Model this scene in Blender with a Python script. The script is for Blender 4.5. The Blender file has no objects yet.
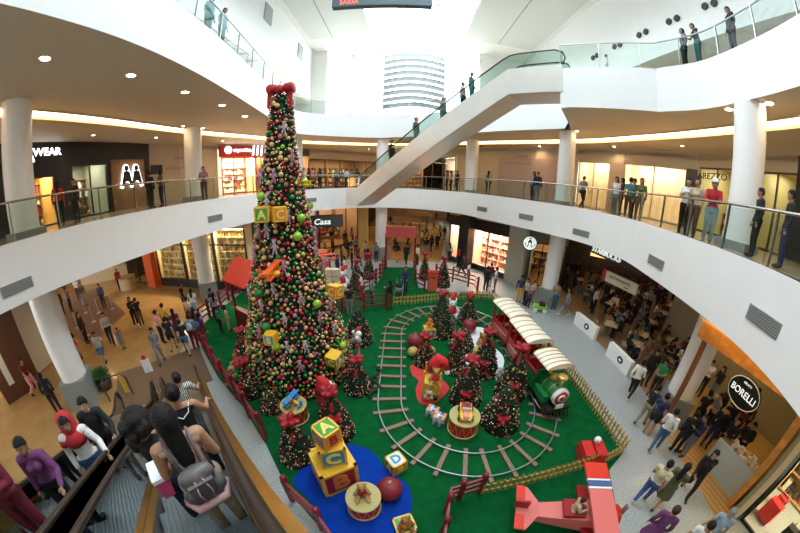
import bpy, bmesh, math, random
from mathutils import Vector, Matrix, Euler
random.seed(7)
PI = math.pi
D = bpy.data
C = bpy.context.scene.collection
R_ = math.radians
# ---------------------------------------------------------------- camera: an 8 mm fisheye held over the escalator handrail
EYE = Vector((0, 0, 6.75)); FA, FF, PITCH, ROLL = 2.6, 277.58, .3042, .0273
def ray(x, y):
    x = x-400; y = 266.5-y; r = max(math.hypot(x, y), 1e-9); t = FA*math.atan(r/(FA*FF))
    d = [math.sin(t)*x/r, math.sin(t)*y/r, math.cos(t)]
    c, s = math.cos(ROLL), math.sin(ROLL)
    d = [c*d[0]-s*d[1], s*d[0]+c*d[1], d[2]]
    return Vector((d[0], d[2]*math.cos(PITCH)+d[1]*math.sin(PITCH), d[1]*math.cos(PITCH)-d[2]*math.sin(PITCH)))
def at(x, y, Z=0.0):
    d = ray(x, y); k = (Z-6.75)/d.z
    return Vector((d.x*k, d.y*k, Z))
def at_x(x, y, X):
    d = ray(x, y); return EYE + d*(X/d.x)
def at_y(x, y, Y):
    d = ray(x, y); return EYE + d*(Y/d.y)
def make_camera():
    cd = D.cameras.new('camera'); cam = D.objects.new('camera', cd); C.objects.link(cam)
    cd.type = 'PANO'; cd.sensor_fit = 'HORIZONTAL'; cd.sensor_width = 36; cd.clip_end = 300
    # theta = 2.6*atan(r/(2.6 f)) as a polynomial in the sensor radius (mm)
    f = FF*.045; a = FA
    rs = [i*.25 for i in range(0, 90)]
    import numpy as np
    A = np.array([[r, r**2, r**3, r**4] for r in rs]); b = np.array([a*math.atan(r/(a*f)) for r in rs])
    k = np.linalg.lstsq(A, b, rcond=None)[0]
    cc = cd.cycles if hasattr(cd, 'cycles') else cd
    for o in (cd, cc):
        try:
            o.panorama_type = 'FISHEYE_LENS_POLYNOMIAL'
            o.fisheye_polynomial_k0 = 0
            o.fisheye_polynomial_k1 = -k[0]; o.fisheye_polynomial_k2 = -k[1]
            o.fisheye_polynomial_k3 = -k[2]; o.fisheye_polynomial_k4 = -k[3]
            o.fisheye_fov = R_(200)
        except Exception: pass
    c, s = math.cos(ROLL), math.sin(ROLL)
    fw = Vector((0, math.cos(PITCH), -math.sin(PITCH))); up0 = Vector((0, math.sin(PITCH), math.cos(PITCH))); rt0 = Vector((1, 0, 0))
    rt = c*rt0+s*up0; up = -s*rt0+c*up0
    m = Matrix((rt, up, -fw)).transposed().to_4x4(); m.translation = EYE
    cam.matrix_world = m
    bpy.context.scene.camera = cam
make_camera()
# ---------------------------------------------------------------- materials
MATS = {}
def mat(name, col, rough=.6, metal=0, noise=None, bump=0, scale=20, emit=0, spec=.5, col2=None, kind='noise', coat=0):
    if name in MATS: return MATS[name]
    m = D.materials.new(name); m.use_nodes = True; MATS[name] = m
    nt = m.node_tree; b = nt.nodes['Principled BSDF']
    b.inputs['Base Color'].default_value = (*col, 1); b.inputs['Roughness'].default_value = rough
    b.inputs['Metallic'].default_value = metal; b.inputs['Specular IOR Level'].default_value = spec
    if coat: b.inputs['Coat Weight'].default_value = coat
    if emit:
        b.inputs['Emission Color'].default_value = (*col, 1); b.inputs['Emission Strength'].default_value = emit
    tc = nt.nodes.new('ShaderNodeTexCoord')
    if kind == 'noise':
        t = nt.nodes.new('ShaderNodeTexNoise'); t.inputs['Scale'].default_value = scale; t.inputs['Detail'].default_value = 4
        out = t.outputs['Fac']
    elif kind == 'voronoi':
        t = nt.nodes.new('ShaderNodeTexVoronoi'); t.inputs['Scale'].default_value = scale; out = t.outputs['Color']
    else:
        t = nt.nodes.new('ShaderNodeTexWave'); t.inputs['Scale'].default_value = scale; t.inputs['Distortion'].default_value = 3
        t.inputs['Detail'].default_value = 3; out = t.outputs['Fac']
    nt.links.new(tc.outputs['Object'], t.inputs['Vector'])
    c2 = col2 or tuple(max(0, x*(1-(noise if noise is not None else .08))) for x in col)
    rp = nt.nodes.new('ShaderNodeValToRGB')
    rp.color_ramp.elements[0].position = .3; rp.color_ramp.elements[1].position = .7
    rp.color_ramp.elements[0].color = (*c2, 1); rp.color_ramp.elements[1].color = (*col, 1)
    nt.links.new(out, rp.inputs['Fac']); nt.links.new(rp.outputs['Color'], b.inputs['Base Color'])
    if bump:
        bp = nt.nodes.new('ShaderNodeBump'); bp.inputs['Strength'].default_value = bump; bp.inputs['Distance'].default_value = .02
        nt.links.new(out, bp.inputs['Height']); nt.links.new(bp.outputs['Normal'], b.inputs['Normal'])
    return m
def emis(name, col, strength):
    if name in MATS: return MATS[name]
    m = D.materials.new(name); m.use_nodes = True; MATS[name] = m
    b = m.node_tree.nodes['Principled BSDF']; b.inputs['Base Color'].default_value = (*col, 1)
    b.inputs['Emission Color'].default_value = (*col, 1); b.inputs['Emission Strength'].default_value = strength
    return m
def glass(name, tint=(.9, .96, .95), refl=.12, alpha=1):
    if name in MATS: return MATS[name]
    m = D.materials.new(name); m.use_nodes = True; MATS[name] = m; nt = m.node_tree
    nt.nodes.remove(nt.nodes['Principled BSDF']); out = nt.nodes['Material Output']
    tr = nt.nodes.new('ShaderNodeBsdfTransparent'); tr.inputs['Color'].default_value = (*tint, 1)
    gl = nt.nodes.new('ShaderNodeBsdfGlossy'); gl.inputs['Roughness'].default_value = .02
    lw = nt.nodes.new('ShaderNodeLayerWeight'); lw.inputs['Blend'].default_value = refl
    mx = nt.nodes.new('ShaderNodeMixShader')
    nt.links.new(lw.outputs['Fresnel'], mx.inputs['Fac']); nt.links.new(tr.outputs[0], mx.inputs[1]); nt.links.new(gl.outputs[0], mx.inputs[2])
    nt.links.new(mx.outputs[0], out.inputs['Surface'])
    return m
# ---------------------------------------------------------------- mesh builder
class MB:
    def __init__(s): s.v = []; s.f = []; s.mi = []; s.mats = []; s.cur = 0; s.sm = []
        
    def use(s, m):
        if m not in s.mats: s.mats.append(m)
        s.cur = s.mats.index(m); return s
    def add(s, vs, fs, smooth=False, M=None):
        o = len(s.v)
        for p in vs:
            p = Vector(p)
            if M is not None: p = M @ p
            s.v.append(tuple(p))
        for f in fs: s.f.append([i+o for i in f]); s.mi.append(s.cur); s.sm.append(smooth)
        return s
    def box(s, c, d, rz=0, M=None, taper=1):
        x, y, z = (q/2 for q in d); cs, sn = math.cos(rz), math.sin(rz)
        vs = []
        for k, t in ((-1, 1), (1, taper)):
            for i, j in ((-1, -1), (1, -1), (1, 1), (-1, 1)):
                a, b = i*x*t, j*y*t
                vs.append((c[0]+a*cs-b*sn, c[1]+a*sn+b*cs, c[2]+k*z))
        return s.add(vs, [(0, 3, 2, 1), (4, 5, 6, 7), (0, 1, 5, 4), (1, 2, 6, 5), (2, 3, 7, 6), (3, 0, 4, 7)], False, M)
    def bar(s, p, q, w, h=None, up=(0, 0, 1), M=None):
        h = h or w; p = Vector(p); q = Vector(q); d = (q-p).normalized(); u = Vector(up)
        r = d.cross(u)
        if r.length < 1e-4: r = d.cross(Vector((0, 1, 0)))
        r.normalize(); u = r.cross(d).normalized(); r = r*w/2; u = u*h/2
        vs = [p-r-u, p+r-u, p+r+u, p-r+u, q-r-u, q+r-u, q+r+u, q-r+u]
        return s.add(vs, [(0, 1, 2, 3), (7, 6, 5, 4), (0, 4, 5, 1), (1, 5, 6, 2), (2, 6, 7, 3), (3, 7, 4, 0)], False, M)
    def tube(s, pts, r, n=8, M=None, cap=True, flat=None):
        pts = [Vector(p) for p in pts]; rs = r if isinstance(r, (list, tuple)) else [r]*len(pts)
        rings = []; prev = None
        for i, p in enumerate(pts):
            a = pts[max(0, i-1)]; b = pts[min(len(pts)-1, i+1)]; d = (b-a)
            d = d.normalized() if d.length > 1e-9 else Vector((0, 0, 1))
            if prev is None:
                u = Vector((0, 0, 1)) if abs(d.z) < .9 else Vector((0, 1, 0))
            else: u = prev
            x = d.cross(u).normalized(); u = x.cross(d).normalized(); prev = u
            fl = 1 if flat is None else flat
            rings.append([p+(x*math.cos(2*PI*k/n)+u*math.sin(2*PI*k/n)*fl)*rs[i] for k in range(n)])
        vs = [q for g in rings for q in g]; fs = []
        for i in range(len(pts)-1):
            for k in range(n): fs.append((i*n+k, i*n+(k+1) % n, (i+1)*n+(k+1) % n, (i+1)*n+k))
        if cap: fs.append(tuple(range(n-1, -1, -1))); fs.append(tuple((len(pts)-1)*n+k for k in range(n)))
        return s.add(vs, fs, True, M)
    def cyl(s, c, r, h, n=24, r2=None, M=None, smooth=True):   # base centre c
        r2 = r if r2 is None else r2
        vs = [(c[0]+r*math.cos(2*PI*k/n), c[1]+r*math.sin(2*PI*k/n), c[2]) for k in range(n)]
        vs += [(c[0]+r2*math.cos(2*PI*k/n), c[1]+r2*math.sin(2*PI*k/n), c[2]+h) for k in range(n)]
        s.add(vs, [(k, (k+1) % n, n+(k+1) % n, n+k) for k in range(n)], smooth, M)
        return s.add(vs, [tuple(range(n-1, -1, -1)), tuple(n+k for k in range(n))], False, M)
    def lathe(s, prof, c=(0, 0, 0), n=20, M=None, sx=1, sy=1):
        vs = []; fs = []
        for r, z in prof:
            for k in range(n): vs.append((c[0]+sx*r*math.cos(2*PI*k/n), c[1]+sy*r*math.sin(2*PI*k/n), c[2]+z))
        for i in range(len(prof)-1):
            for k in range(n): fs.append((i*n+k, i*n+(k+1) % n, (i+1)*n+(k+1) % n, (i+1)*n+k))
        fs.append(tuple(range(n-1, -1, -1))); fs.append(tuple((len(prof)-1)*n+k for k in range(n)))
        return s.add(vs, fs, True, M)
    def ball(s, c, r, n=12, m=8, sc=(1, 1, 1), M=None, rot=None):
        vs = []; fs = []
        for i in range(1, m):
            t = PI*i/m
            for k in range(n): vs.append((math.sin(t)*math.cos(2*PI*k/n), math.sin(t)*math.sin(2*PI*k/n), math.cos(t)))
        vs.append((0, 0, 1)); vs.append((0, 0, -1)); T = len(vs)-2
        for i in range(m-2):
            for k in range(n): fs.append((i*n+k, (i+1)*n+k, (i+1)*n+(k+1) % n, i*n+(k+1) % n))
        for k in range(n):
            fs.append((T, k, (k+1) % n)); fs.append((T+1, (m-2)*n+(k+1) % n, (m-2)*n+k))
        out = []
        for v in vs:
            p = Vector((v[0]*sc[0]*r, v[1]*sc[1]*r, v[2]*sc[2]*r))
            if rot is not None: p = rot @ p
            out.append((p.x+c[0], p.y+c[1], p.z+c[2]))
        return s.add(out, fs, True, M)
    def prism(s, poly, z0, z1, M=None):
        n = len(poly)
        area = sum(poly[i][0]*poly[(i+1) % n][1]-poly[(i+1) % n][0]*poly[i][1] for i in range(n))
        if area < 0: poly = poly[::-1]
        vs = [(p[0], p[1], z0) for p in poly]+[(p[0], p[1], z1) for p in poly]
        fs = [tuple(range(n-1, -1, -1)), tuple(range(n, 2*n))]+[(i, (i+1) % n, n+(i+1) % n, n+i) for i in range(n)]
        return s.add(vs, fs, False, M)
    def quad(s, a, b, c, d, M=None): return s.add([a, b, c, d], [(0, 1, 2, 3)], False, M)
    def build(s, name, m=None, parent=None, **kw):
        me = D.meshes.new(name); me.from_pydata(s.v, [], s.f)
        if m is not None and not s.mats: me.materials.append(m)
        else:
            for q in s.mats: me.materials.append(q)
            me.polygons.foreach_set('material_index', s.mi)
        me.polygons.foreach_set('use_smooth', s.sm)
        me.update()
        o = D.objects.new(name, me); C.objects.link(o)
        if parent is not None: o.parent = parent
        for k, v in kw.items(): o[k] = v
        return o
def strip_build(name, A, B, m, kind='structure', parent=None):
    """a band of quads between two equally long polylines (closed surface not needed)"""
    mb = MB(); n = len(A); mb.add([tuple(p) for p in A]+[tuple(p) for p in B], [(i, i+1, n+i+1, n+i) for i in range(n-1)])
    o = mb.build(name, m, parent)
    if kind: o['kind'] = kind
    return o
def thing(name, label, cat, loc=(0, 0, 0), rz=0, group=None):
    o = D.objects.new(name, None); C.objects.link(o); o.location = loc; o.rotation_euler = (0, 0, rz)
    o.empty_display_size = .1
    o['label'] = label; o['category'] = cat
    if group: o['group'] = group
    return o
def tag(o, label, cat, group=None):
    o['label'] = label; o['category'] = cat
    if group: o['group'] = group
    return o
def kids(o): return [c for c in KID.get(o.name, [])]
def copy_tree(o, parent=None):
    c = o.copy(); C.objects.link(c); c.parent = parent
    for ch in o.children: copy_tree(ch, c)
    return c
def resample(pts, n):
    pts = [Vector(p) for p in pts]; L = [0]
    for i in range(1, len(pts)): L.append(L[-1]+(pts[i]-pts[i-1]).length)
    out = []
    for k in range(n):
        t = L[-1]*k/(n-1); i = 1
        while i < len(L)-1 and L[i] < t: i += 1
        u = (t-L[i-1])/max(L[i]-L[i-1], 1e-9); out.append(pts[i-1].lerp(pts[i], min(max(u, 0), 1)))
    return out
def smooth_curve(pts, n):
    P = [Vector(p) for p in pts]; P = [P[0]*2-P[1]]+P+[P[-1]*2-P[-2]]; out = []
    for i in range(1, len(P)-2):
        for k in range(10):
            t = k/10; a, b, c, d = P[i-1], P[i], P[i+1], P[i+2]
            out.append(.5*((2*b)+(c-a)*t+(2*a-5*b+4*c-d)*t*t+(3*b-a-3*c+d)*t**3))
    out.append(P[-2]); return resample(out, n)
def z3(P, z): return [Vector((p[0], p[1], z)) for p in P]
def tri_fill(name, poly, z, m, kind='structure', th=.004, label=None, cat=None):
    """flat slab with outline poly (may be concave)"""
    bm = bmesh.new(); vs = [bm.verts.new((p[0], p[1], z+th)) for p in poly]
    f = bm.faces.new(vs)
    if f.normal.z < 0: f.normal_flip()
    r = bmesh.ops.extrude_face_region(bm, geom=[f])
    for v in [e for e in r['geom'] if isinstance(e, bmesh.types.BMVert)]: v.co.z = z
    bmesh.ops.recalc_face_normals(bm, faces=bm.faces)
    me = D.meshes.new(name); bm.to_mesh(me); bm.free(); me.materials.append(m)
    o = D.objects.new(name, me); C.objects.link(o)
    if kind: o['kind'] = kind
    if label: tag(o, label, cat)
    return o
def text_mesh(name, txt, size, m, parent=None, ext=.01, align='CENTER', sx=1, shear=0, bold=0):
    cu = D.curves.new(name, 'FONT'); cu.body = txt; cu.size = size; cu.extrude = ext; cu.align_x = align; cu.align_y = 'CENTER'
    cu.shear = shear; cu.offset = bold; cu.resolution_u = 3
    t = D.objects.new('tmp', cu); C.objects.link(t)
    dg = bpy.context.evaluated_depsgraph_get(); me = D.meshes.new_from_object(t.evaluated_get(dg)); 
    D.objects.remove(t); D.curves.remove(cu)
    me.materials.clear(); me.materials.append(m)
    if sx != 1: me.transform(Matrix.Diagonal((sx, 1, 1, 1)))
    o = D.objects.new(name, me); C.objects.link(o)
    if parent is not None: o.parent = parent
    return o
def face_frame(o, loc, normal):
    """stand object (built in its XY plane, reading +X) upright at loc facing normal (horizontal)"""
    n = Vector((normal[0], normal[1], 0)).normalized(); x = Vector((0, 0, 1)).cross(n)
    m = Matrix((x, Vector((0, 0, 1)), n)).transposed().to_4x4(); m.translation = Vector(loc); o.matrix_world = m
    return o
# ================================================================ THE ROOM
Z1, ZB2, Z2, ZC2, Z3, ZR = 0.0, 4.6, 6.11, 10.3, 12.0, 20.0
M_wall = mat('white_plaster', (.86, .86, .84), .55, noise=.03, scale=3)
M_wall2 = mat('white_painted_parapet', (.90, .90, .89), .35, noise=.02, scale=2)
M_cream = mat('cream_ceiling_paint', (.66, .57, .43), .6, noise=.03, scale=2)
M_gran = mat('pale_granite_floor', (.43, .46, .45), .25, noise=.35, scale=22, bump=0, spec=.3)
M_tan = mat('honey_polished_floor', (.40, .25, .10), .14, noise=.22, scale=1.3)
M_brown = mat('brown_timber_floor', (.36, .22, .10), .3, kind='wave', scale=2.0, noise=.35)
M_grey = mat('grey_stone_plinth', (.30, .33, .31), .4, noise=.3, scale=30)
M_dark = mat('dark_shop_interior', (.02, .018, .016), .7, noise=.3, scale=4)
M_black = mat('black_panel', (.012, .011, .012), .35)
M_metal = mat('brushed_steel', (.55, .56, .55), .3, 1, noise=.15, scale=8)
M_bronze = mat('dark_bronze_rail', (.12, .10, .08), .3, .8, noise=.2)
M_glass = glass('balustrade_glass', (.74, .84, .80), .2)
M_clear = glass('clear_shop_glass', (.95, .97, .96), .10)
M_strip = emis('warm_cove_lamp', (1, .66, .30), 9)
M_bulb = emis('downlight_lamp', (1, .85, .6), 25)
# level-2 opening (slab edge), measured plan
E2 = smooth_curve([(-10.2, -6, 0), (-10.1, -2, 0), (-9.9, 1.0, 0), (-9.8, 3.6, 0), (-9.45, 7.5, 0), (-9.2, 10.9, 0), (-8.6, 14.0, 0), (-7.6, 17.8, 0), (-6.1, 20.4, 0), (-4.2, 21.9, 0), (-1.2, 22.8, 0), (1.3, 22.4, 0), (3.9, 20.6, 0), (5.6, 17.3, 0), (6.9, 14.6, 0), (8.2, 12.3, 0), (8.8, 10.4, 0), (8.6, 8.3, 0), (8.05, 6.6, 0), (7.1, 3.8, 0), (6.4, 2.0, 0), (5.5, .4, 0), (4.4, -1.2, 0), (3.0, -3.0, 0), (1.6, -5.0, 0)], 120)
def offset(P, d):
    out = []
    for i, p in enumerate(P):
        a = P[max(0, i-1)]; b = P[min(len(P)-1, i+1)]; t = (b-a).normalized(); out.append(p+Vector((-t.y, t.x, 0))*d)
    return out
# walls of level 2 (plan), level-1 outer wall
W2 = [(-16.9, -6, 0), (-16.8, 3, 0), (-16.4, 14.2, 0), (-15.3, 16.0, 0), (-14.4, 19.3, 0), (-11.7, 22.8, 0), (-9.0, 26.5, 0), (-3.0, 34, 0), (2.5, 34, 0), (5.0, 26.0, 0), (7.9, 22.6, 0), (12.2, 17.7, 0), (13.4, 14.3, 0), (15.2, 10.1, 0), (14.9, 6.4, 0), (14.0, 3.2, 0), (12.2, -.6, 0), (9.0, -6.0, 0)]
W2 = [Vector(p) for p in W2]
def band(name, P, z0, z1, m, Q=None):
    Q = Q or P
    return strip_build(name, z3(P, z0), z3(Q, z1), m)
E2o = offset(E2, .25)
def ring_between(name, A, B, z, m, n=120):
    return strip_build(name, z3(resample(A, n), z), z3(resample(B, n), z), m)
# floors
big = [(-40, -8), (30, -8), (30, 60), (-40, 60)]
tri_fill('floor', big, -.3, M_gran, th=.3)
tri_fill('floor', [(-40, -8), (-10.5, -8), (-9.0, 3.0), (-9.6, 8.0), (-10.8, 11.0), (-12.3, 14.2), (-9.5, 20), (-4.0, 23.5), (3.5, 23.0), (6.5, 40), (6.5, 60), (-40, 60)], 0, M_tan)
tri_fill('floor', [(9.9, 10.2), (10.3, 12.6), (10.4, 14.6), (9.6, 16.4), (8.6, 18.0), (30, 40), (30, 5.2), (9.6, 5.2), (9.9, 8)], 0, M_brown)
tri_fill('floor', [(8.3, .5), (30, .5), (30, 5.2), (9.6, 5.2), (9.0, 4.6)], 0, mat('amber_timber_floor', (.55, .33, .11), .22, kind='wave', scale=1.6, noise=.25))
# level 2 slab: floor, parapet face, soffit
W2w = [Vector((p.x, p.y, 0)) for p in W2]
ring_between('floor', offset(E2, .0), W2w, Z2, mat('cream_tile_floor', (.40, .32, .22), .2, noise=.1, scale=2))
band('trim_1', E2, ZB2, Z2+.09, M_wall2)
band('trim_2', E2o, Z2+.0, Z2+.09, M_bronze); strip_build('trim_3', z3(E2, Z2+.09), z3(E2o, Z2+.09), M_bronze)
FAR = [(-40, -6, 0), (-40, 20, 0), (-40, 60, 0), (0, 60, 0), (30, 60, 0), (30, 20, 0), (30, -8, 0), (1.8, -8, 0)]
ring_between('ceiling', E2, [Vector(p) for p in FAR], ZB2, M_cream)
# level 3 opening
E3a = smooth_curve([(-6.4, -6, 0), (-6.35, -2, 0), (-6.25, 0.5, 0), (-6.1, 2.5, 0), (-5.98, 4.6, 0), (-6.1, 7.0, 0), (-6.45, 9.9, 0), (-7.05, 14.2, 0), (-7.5, 17.2, 0), (-7.55, 19.9, 0), (-5.0, 22.0, 0), (-1.9, 22.9, 0), (1.3, 21.6, 0), (4.5, 18.8, 0), (7.3, 15.6, 0), (8.7, 13.5, 0)], 80)
E3b = smooth_curve([(9.02, 7.92, 0), (9.45, 6.4, 0), (9.3, 4.9, 0), (8.6, 2.6, 0), (7.2, -.2, 0), (5.4, -3, 0), (3.6, -6, 0)], 40)
E3 = E3a+[Vector((6.22, 10.5, 0))]+E3b
band('trim_4', E3, ZC2, Z3, M_wall2)
# soffit of level 3 over level 2: flat part, cove, outer part
SI = smooth_curve([(-11.8, -6, 0), (-11.9, 0, 0), (-12.0, 3, 0), (-12.2, 7, 0), (-12.3, 11, 0), (-12.0, 14.5, 0), (-10.6, 18.5, 0), (-8.4, 23.0, 0), (-4.5, 25.6, 0), (-1.0, 26.0, 0), (3.0, 24.5, 0), (7.2, 20.6, 0), (9.5, 17.6, 0), (10.9, 14.8, 0), (11.5, 11.5, 0), (11.6, 8, 0), (10.9, 4, 0), (9.4, .4, 0), (7.4, -2.6, 0), (5.2, -6, 0)], 120)
SO = offset(SI, .32); SP = offset(SI, .42)
ring_between('ceiling', E3, SI, ZC2, M_cream)
band('trim_5', SI, ZC2-.06, ZC2+.22, M_cream)
strip_build('ceiling', z3(SI, ZC2+.22), z3(SP, ZC2+.22), M_cream)
band('trim_6', SP, ZC2-.22, ZC2+.22, M_cream)
ring_between('ceiling', SP, W2w, ZC2-.22, M_cream)
cove = strip_build('cove_light', z3(SO, ZC2-.14), z3(SO, ZC2+.08), M_strip, kind=None)
tag(cove, 'long warm strip light glowing in the curved ceiling recess of the upper gallery', 'light')
# level 3 floor and its outer walls, roof
W3 = [Vector(p) for p in [(-9.0, -8, 0), (-9.0, 27, 0), (12.0, 27, 0), (12.0, -8, 0)]]
ring_between('floor', E3, [Vector((-14, -8, 0)), Vector((-14, 32, 0)), Vector((17, 32, 0)), Vector((17, -8, 0))], Z3, M_cream)
def wall_box(name, a, b, z0, z1, t, m):
    a = Vector((a[0], a[1], 0)); b = Vector((b[0], b[1], 0)); mb = MB(); c = (a+b)/2
    mb.box((c.x, c.y, (z0+z1)/2), ((b-a).length, t, z1-z0), math.atan2(b.y-a.y, b.x-a.x)); o = mb.build(name, m); o['kind'] = 'structure'; return o
wall_box('wall_left', (-9.15, -8), (-9.15, 27), 14.6, ZR, .3, M_wall)
wall_box('wall_left', (-12, -8), (-12, 27), Z3, 15, .3, M_wall)
wall_box('wall_right', (12.15, -8), (12.15, 27), 14.4, ZR, .3, M_wall)
wall_box('wall_right', (15.5, -8), (15.5, 27), Z3, 14.6, .3, mat('tan_gallery_wall', (.36, .27, .17), .6))
wall_box('ceiling', (-10.6, -8), (-10.6, 27), 14.5, 14.6, 3, M_wall); wall_box('ceiling', (13.8, -8), (13.8, 27), 14.3, 14.4, 3.6, M_wall)
wall_box('wall_back', (-16, -8), (17, -8), -.3, ZR, .3, M_wall)
# roof: side panels, glazed middle
M_panel = mat('pale_grey_ceiling_panel', (.70, .73, .71), .6, noise=.03)
for (x0, x1, m) in ((-9.2, -8.6, M_cream), (-8.6, -6.5, M_panel), (-6.42, -3.2, M_panel), (5.0, 8.1, M_panel), (8.18, 11.6, M_panel), (11.6, 12.2, M_cream)):
    wall_box('ceiling', ((x0+x1)/2, -8), ((x0+x1)/2, 24.2 if m is M_panel else 27), ZR, ZR+.2, x1-x0, m)
wall_box('ceiling', (1, -8), (1, -3.5), ZR, ZR+.2, 9, M_panel)
wall_box('trim_7', (-6.46, -8), (-6.46, 24.2), ZR+.05, ZR+.2, .1, M_grey); wall_box('trim_8', (8.14, -8), (8.14, 24.2), ZR+.05, ZR+.2, .1, M_grey)
# skylight glazing
sk = MB().box((.9, 11.7, ZR+.3), (8.4, 30.6, .02)).build('window_1', glass('skylight_glass', (.96, .98, 1), .05)); sk['kind'] = 'structure'
for i in range(9):
    m_ = MB().box((.9, -3.4+i*3.8, ZR+.18), (8.2, .10, .2)).build('window_frame', M_wall, sk)
for x in (-3.2, -.5, 2.2, 5.0): MB().box((x, 11.7, ZR+.18), (.10, 30.6, .2)).build('window_frame', M_wall, sk)
# end wall: white frame with glazing and louvred panel
wy = 27
wall_box('wall_front', (-12, wy), (17, wy), 15.6-3.6, 13.2, .3, M_wall)
wall_box('wall_front', (-12, wy), (-7.6, wy), 13.2, 22, .3, M_wall); wall_box('wall_front', (7.2, wy), (17, wy), 13.2, 22, .3, M_wall)
g2 = MB().box((-.2, wy, 17.6), (14.8, .03, 8.8)).build('window_2', MATS['skylight_glass']); g2['kind'] = 'structure'
for x in (-7.6, -5, -2.2, 3.9, 7.2): MB().box((x, wy, 17.6), (.12, .14, 8.8)).build('window_frame', M_wall, g2)
for z in (13.2, 19.3, 21.9): MB().box((-.2, wy, z), (14.8, .14, .14)).build('window_frame', M_wall, g2)
lv = thing('louvre_screen', 'curved pale grey louvred screen in the tall end window under the roof', 'screen', (.85, wy-.25, 13.3))
for k in range(9):
    P = [Vector((-2.9+5.8*i/12, .35*math.sin(PI*i/12)*-1, .35+k*.64+.25*math.sin(PI*i/12))) for i in range(13)]
    mb = MB(); mb.add([tuple(p) for p in P]+[tuple(p+Vector((0, .22, .5))) for p in P]+[tuple(p+Vector((0, .25, .49))) for p in P]+[tuple(p+Vector((0, .03, -.01))) for p in P],
        [(i, i+1, 14+i, 13+i) for i in range(12)]+[(26+i, 27+i, 40+i, 39+i) for i in range(12)]+[(13+i, 14+i, 27+i, 26+i) for i in range(12)]); mb.build('louvre_blade', mat('louvre_grey', (.22, .24, .23), .6), lv)
for x in (-2.9, 2.9): MB().box((x, .1, 3), (.12, .3, 6)).build('frame_post', M_wall, lv)
# roof end slope between panels and end wall
wall_box('ceiling', (-6, 24.2), (-6, 27.2), ZR, ZR+.15, 5.8, M_wall); wall_box('ceiling', (8.6, 24.2), (8.6, 27.2), ZR, ZR+.15, 7.2, M_wall)
wall_box('ceiling', (-9.2, -8), (-9.2, 27.2), ZR-.02, ZR+.12, 1.4, M_wall); wall_box('ceiling', (12.2, -8), (12.2, 27.2), ZR-.02, ZR+.12, 1.4, M_wall)
# small windows in the left upper wall, paired spots in the right upper wall
for i, (px, py) in enumerate([(268, 14), (300, 52)]):
    p = at_x(px, py, -9.0); w = MB().box((p.x+.03, p.y, p.z), (.1, 1.1, 1.3)).build('window_%d' % (3+i), mat('grey_window_pane', (.35, .4, .4), .3)); w['kind'] = 'structure'
for i, (px, py) in enumerate([(593.5, 58), (597.5, 55.7), (615, 47), (620.5, 45), (639.7, 35.4), (646.5, 32), (669.5, 22), (677.5, 18.6), (705.5, 6.7), (714.7, 3.4)]):
    p = at_x(px, py, 12.0); tag(MB().cyl((0, 0, 0), .17, .1, 12).build('spotlight', M_black), 'small round black spotlight on the white wall above the top gallery', 'light', 'spotlights high on the right wall').matrix_world = Matrix.Translation(p) @ Matrix.Rotation(-PI/2, 4, 'Y')
# outer walls of level 1 and 2
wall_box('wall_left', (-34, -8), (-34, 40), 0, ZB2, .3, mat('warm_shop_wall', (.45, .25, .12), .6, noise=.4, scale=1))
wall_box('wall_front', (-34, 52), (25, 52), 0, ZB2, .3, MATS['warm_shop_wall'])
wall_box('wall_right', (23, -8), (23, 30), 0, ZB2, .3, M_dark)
# columns
def column(x, y, r, label, z0, z1, plinth, rz=.75):
    t = thing('column', label, 'column', (x, y, z0), 0, None); t['kind'] = 'structure'
    del t['label'], t['category']; t.name = 'trim_9'
    MB().cyl((0, 0, plinth), r, z1-z0-plinth, 32).build('shaft', M_wall2, t)
    MB().box((0, 0, plinth/2), (r*2.15, r*2.15, plinth), rz).build('plinth', M_grey, t)
COLS = [(-11.5, 3.9, .52), (-12.0, 13.8, .52), (9.14, 14.5, .48), (9.62, 4.55, .5), (-1.7, 23.7, .5), (5.4, 21.95, .5), (-8.5, 21.9, .5)]
for (x, y, r) in COLS:
    if x != 5.4: column(x, y, r, '', 0, ZB2, 1.15)
    column(x, y, r, '', Z2, ZC2, .25, 0.0)
# vents on the parapet face
def face_point(px, py, E=E2):
    d = ray(px, py); best = None
    for i in range(len(E)-1):
        a, b = E[i], E[i+1]; e = b-a; den = d.x*(-e.y)+d.y*e.x
        if abs(den) < 1e-9: continue
        k = (a.x*(-e.y)+a.y*e.x)/den; u = (d.x*a.y-d.y*a.x)/den*-1
        u = ((d*k-a).dot(e))/e.length_squared if k > 0 else -1
        if k > 0 and -.01 <= u <= 1.01: 
            q = EYE+d*k
            if best is None or k < best[0]: best = (k, q, Vector((e.y, -e.x, 0)).normalized())
    return best
M_vent = mat('grey_vent_metal', (.38, .40, .40), .5)
for (px, py, vw) in [(17, 287, 'at far left above the timber door'), (215, 218, 'above the left bright shop column'), (311, 200, 'just right of the giant tree'), (482, 209, 'above the lit clothes windows'), (526, 217, 'above the round coffee emblem'), (581, 233, 'above the small column by the food court'), (656, 262, 'above the food court'), (764, 321, 'at far right above the corner shop')]:
    fp = face_point(px, py)
    if not fp: continue
    t = thing('air_vent', 'grey louvred air vent in the white parapet, '+vw, 'vent', (0, 0, 0), 0, 'air vents in the white parapet')
    MB().box((0, 0, .01), (1.0, .30, .03)).build('frame', M_vent, t)
    mb = MB()
    for k in range(6): mb.box((0, -.12+k*.048, .03), (.94, .014, .02))
    mb.build('slat', mat('dark_vent_slot', (.15, .16, .16), .6), t)
    n = fp[2]; n = n if n.dot(-fp[1]) > 0 else -n
    face_frame(t, fp[1]-Vector((0, 0, 0)), n)
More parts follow.
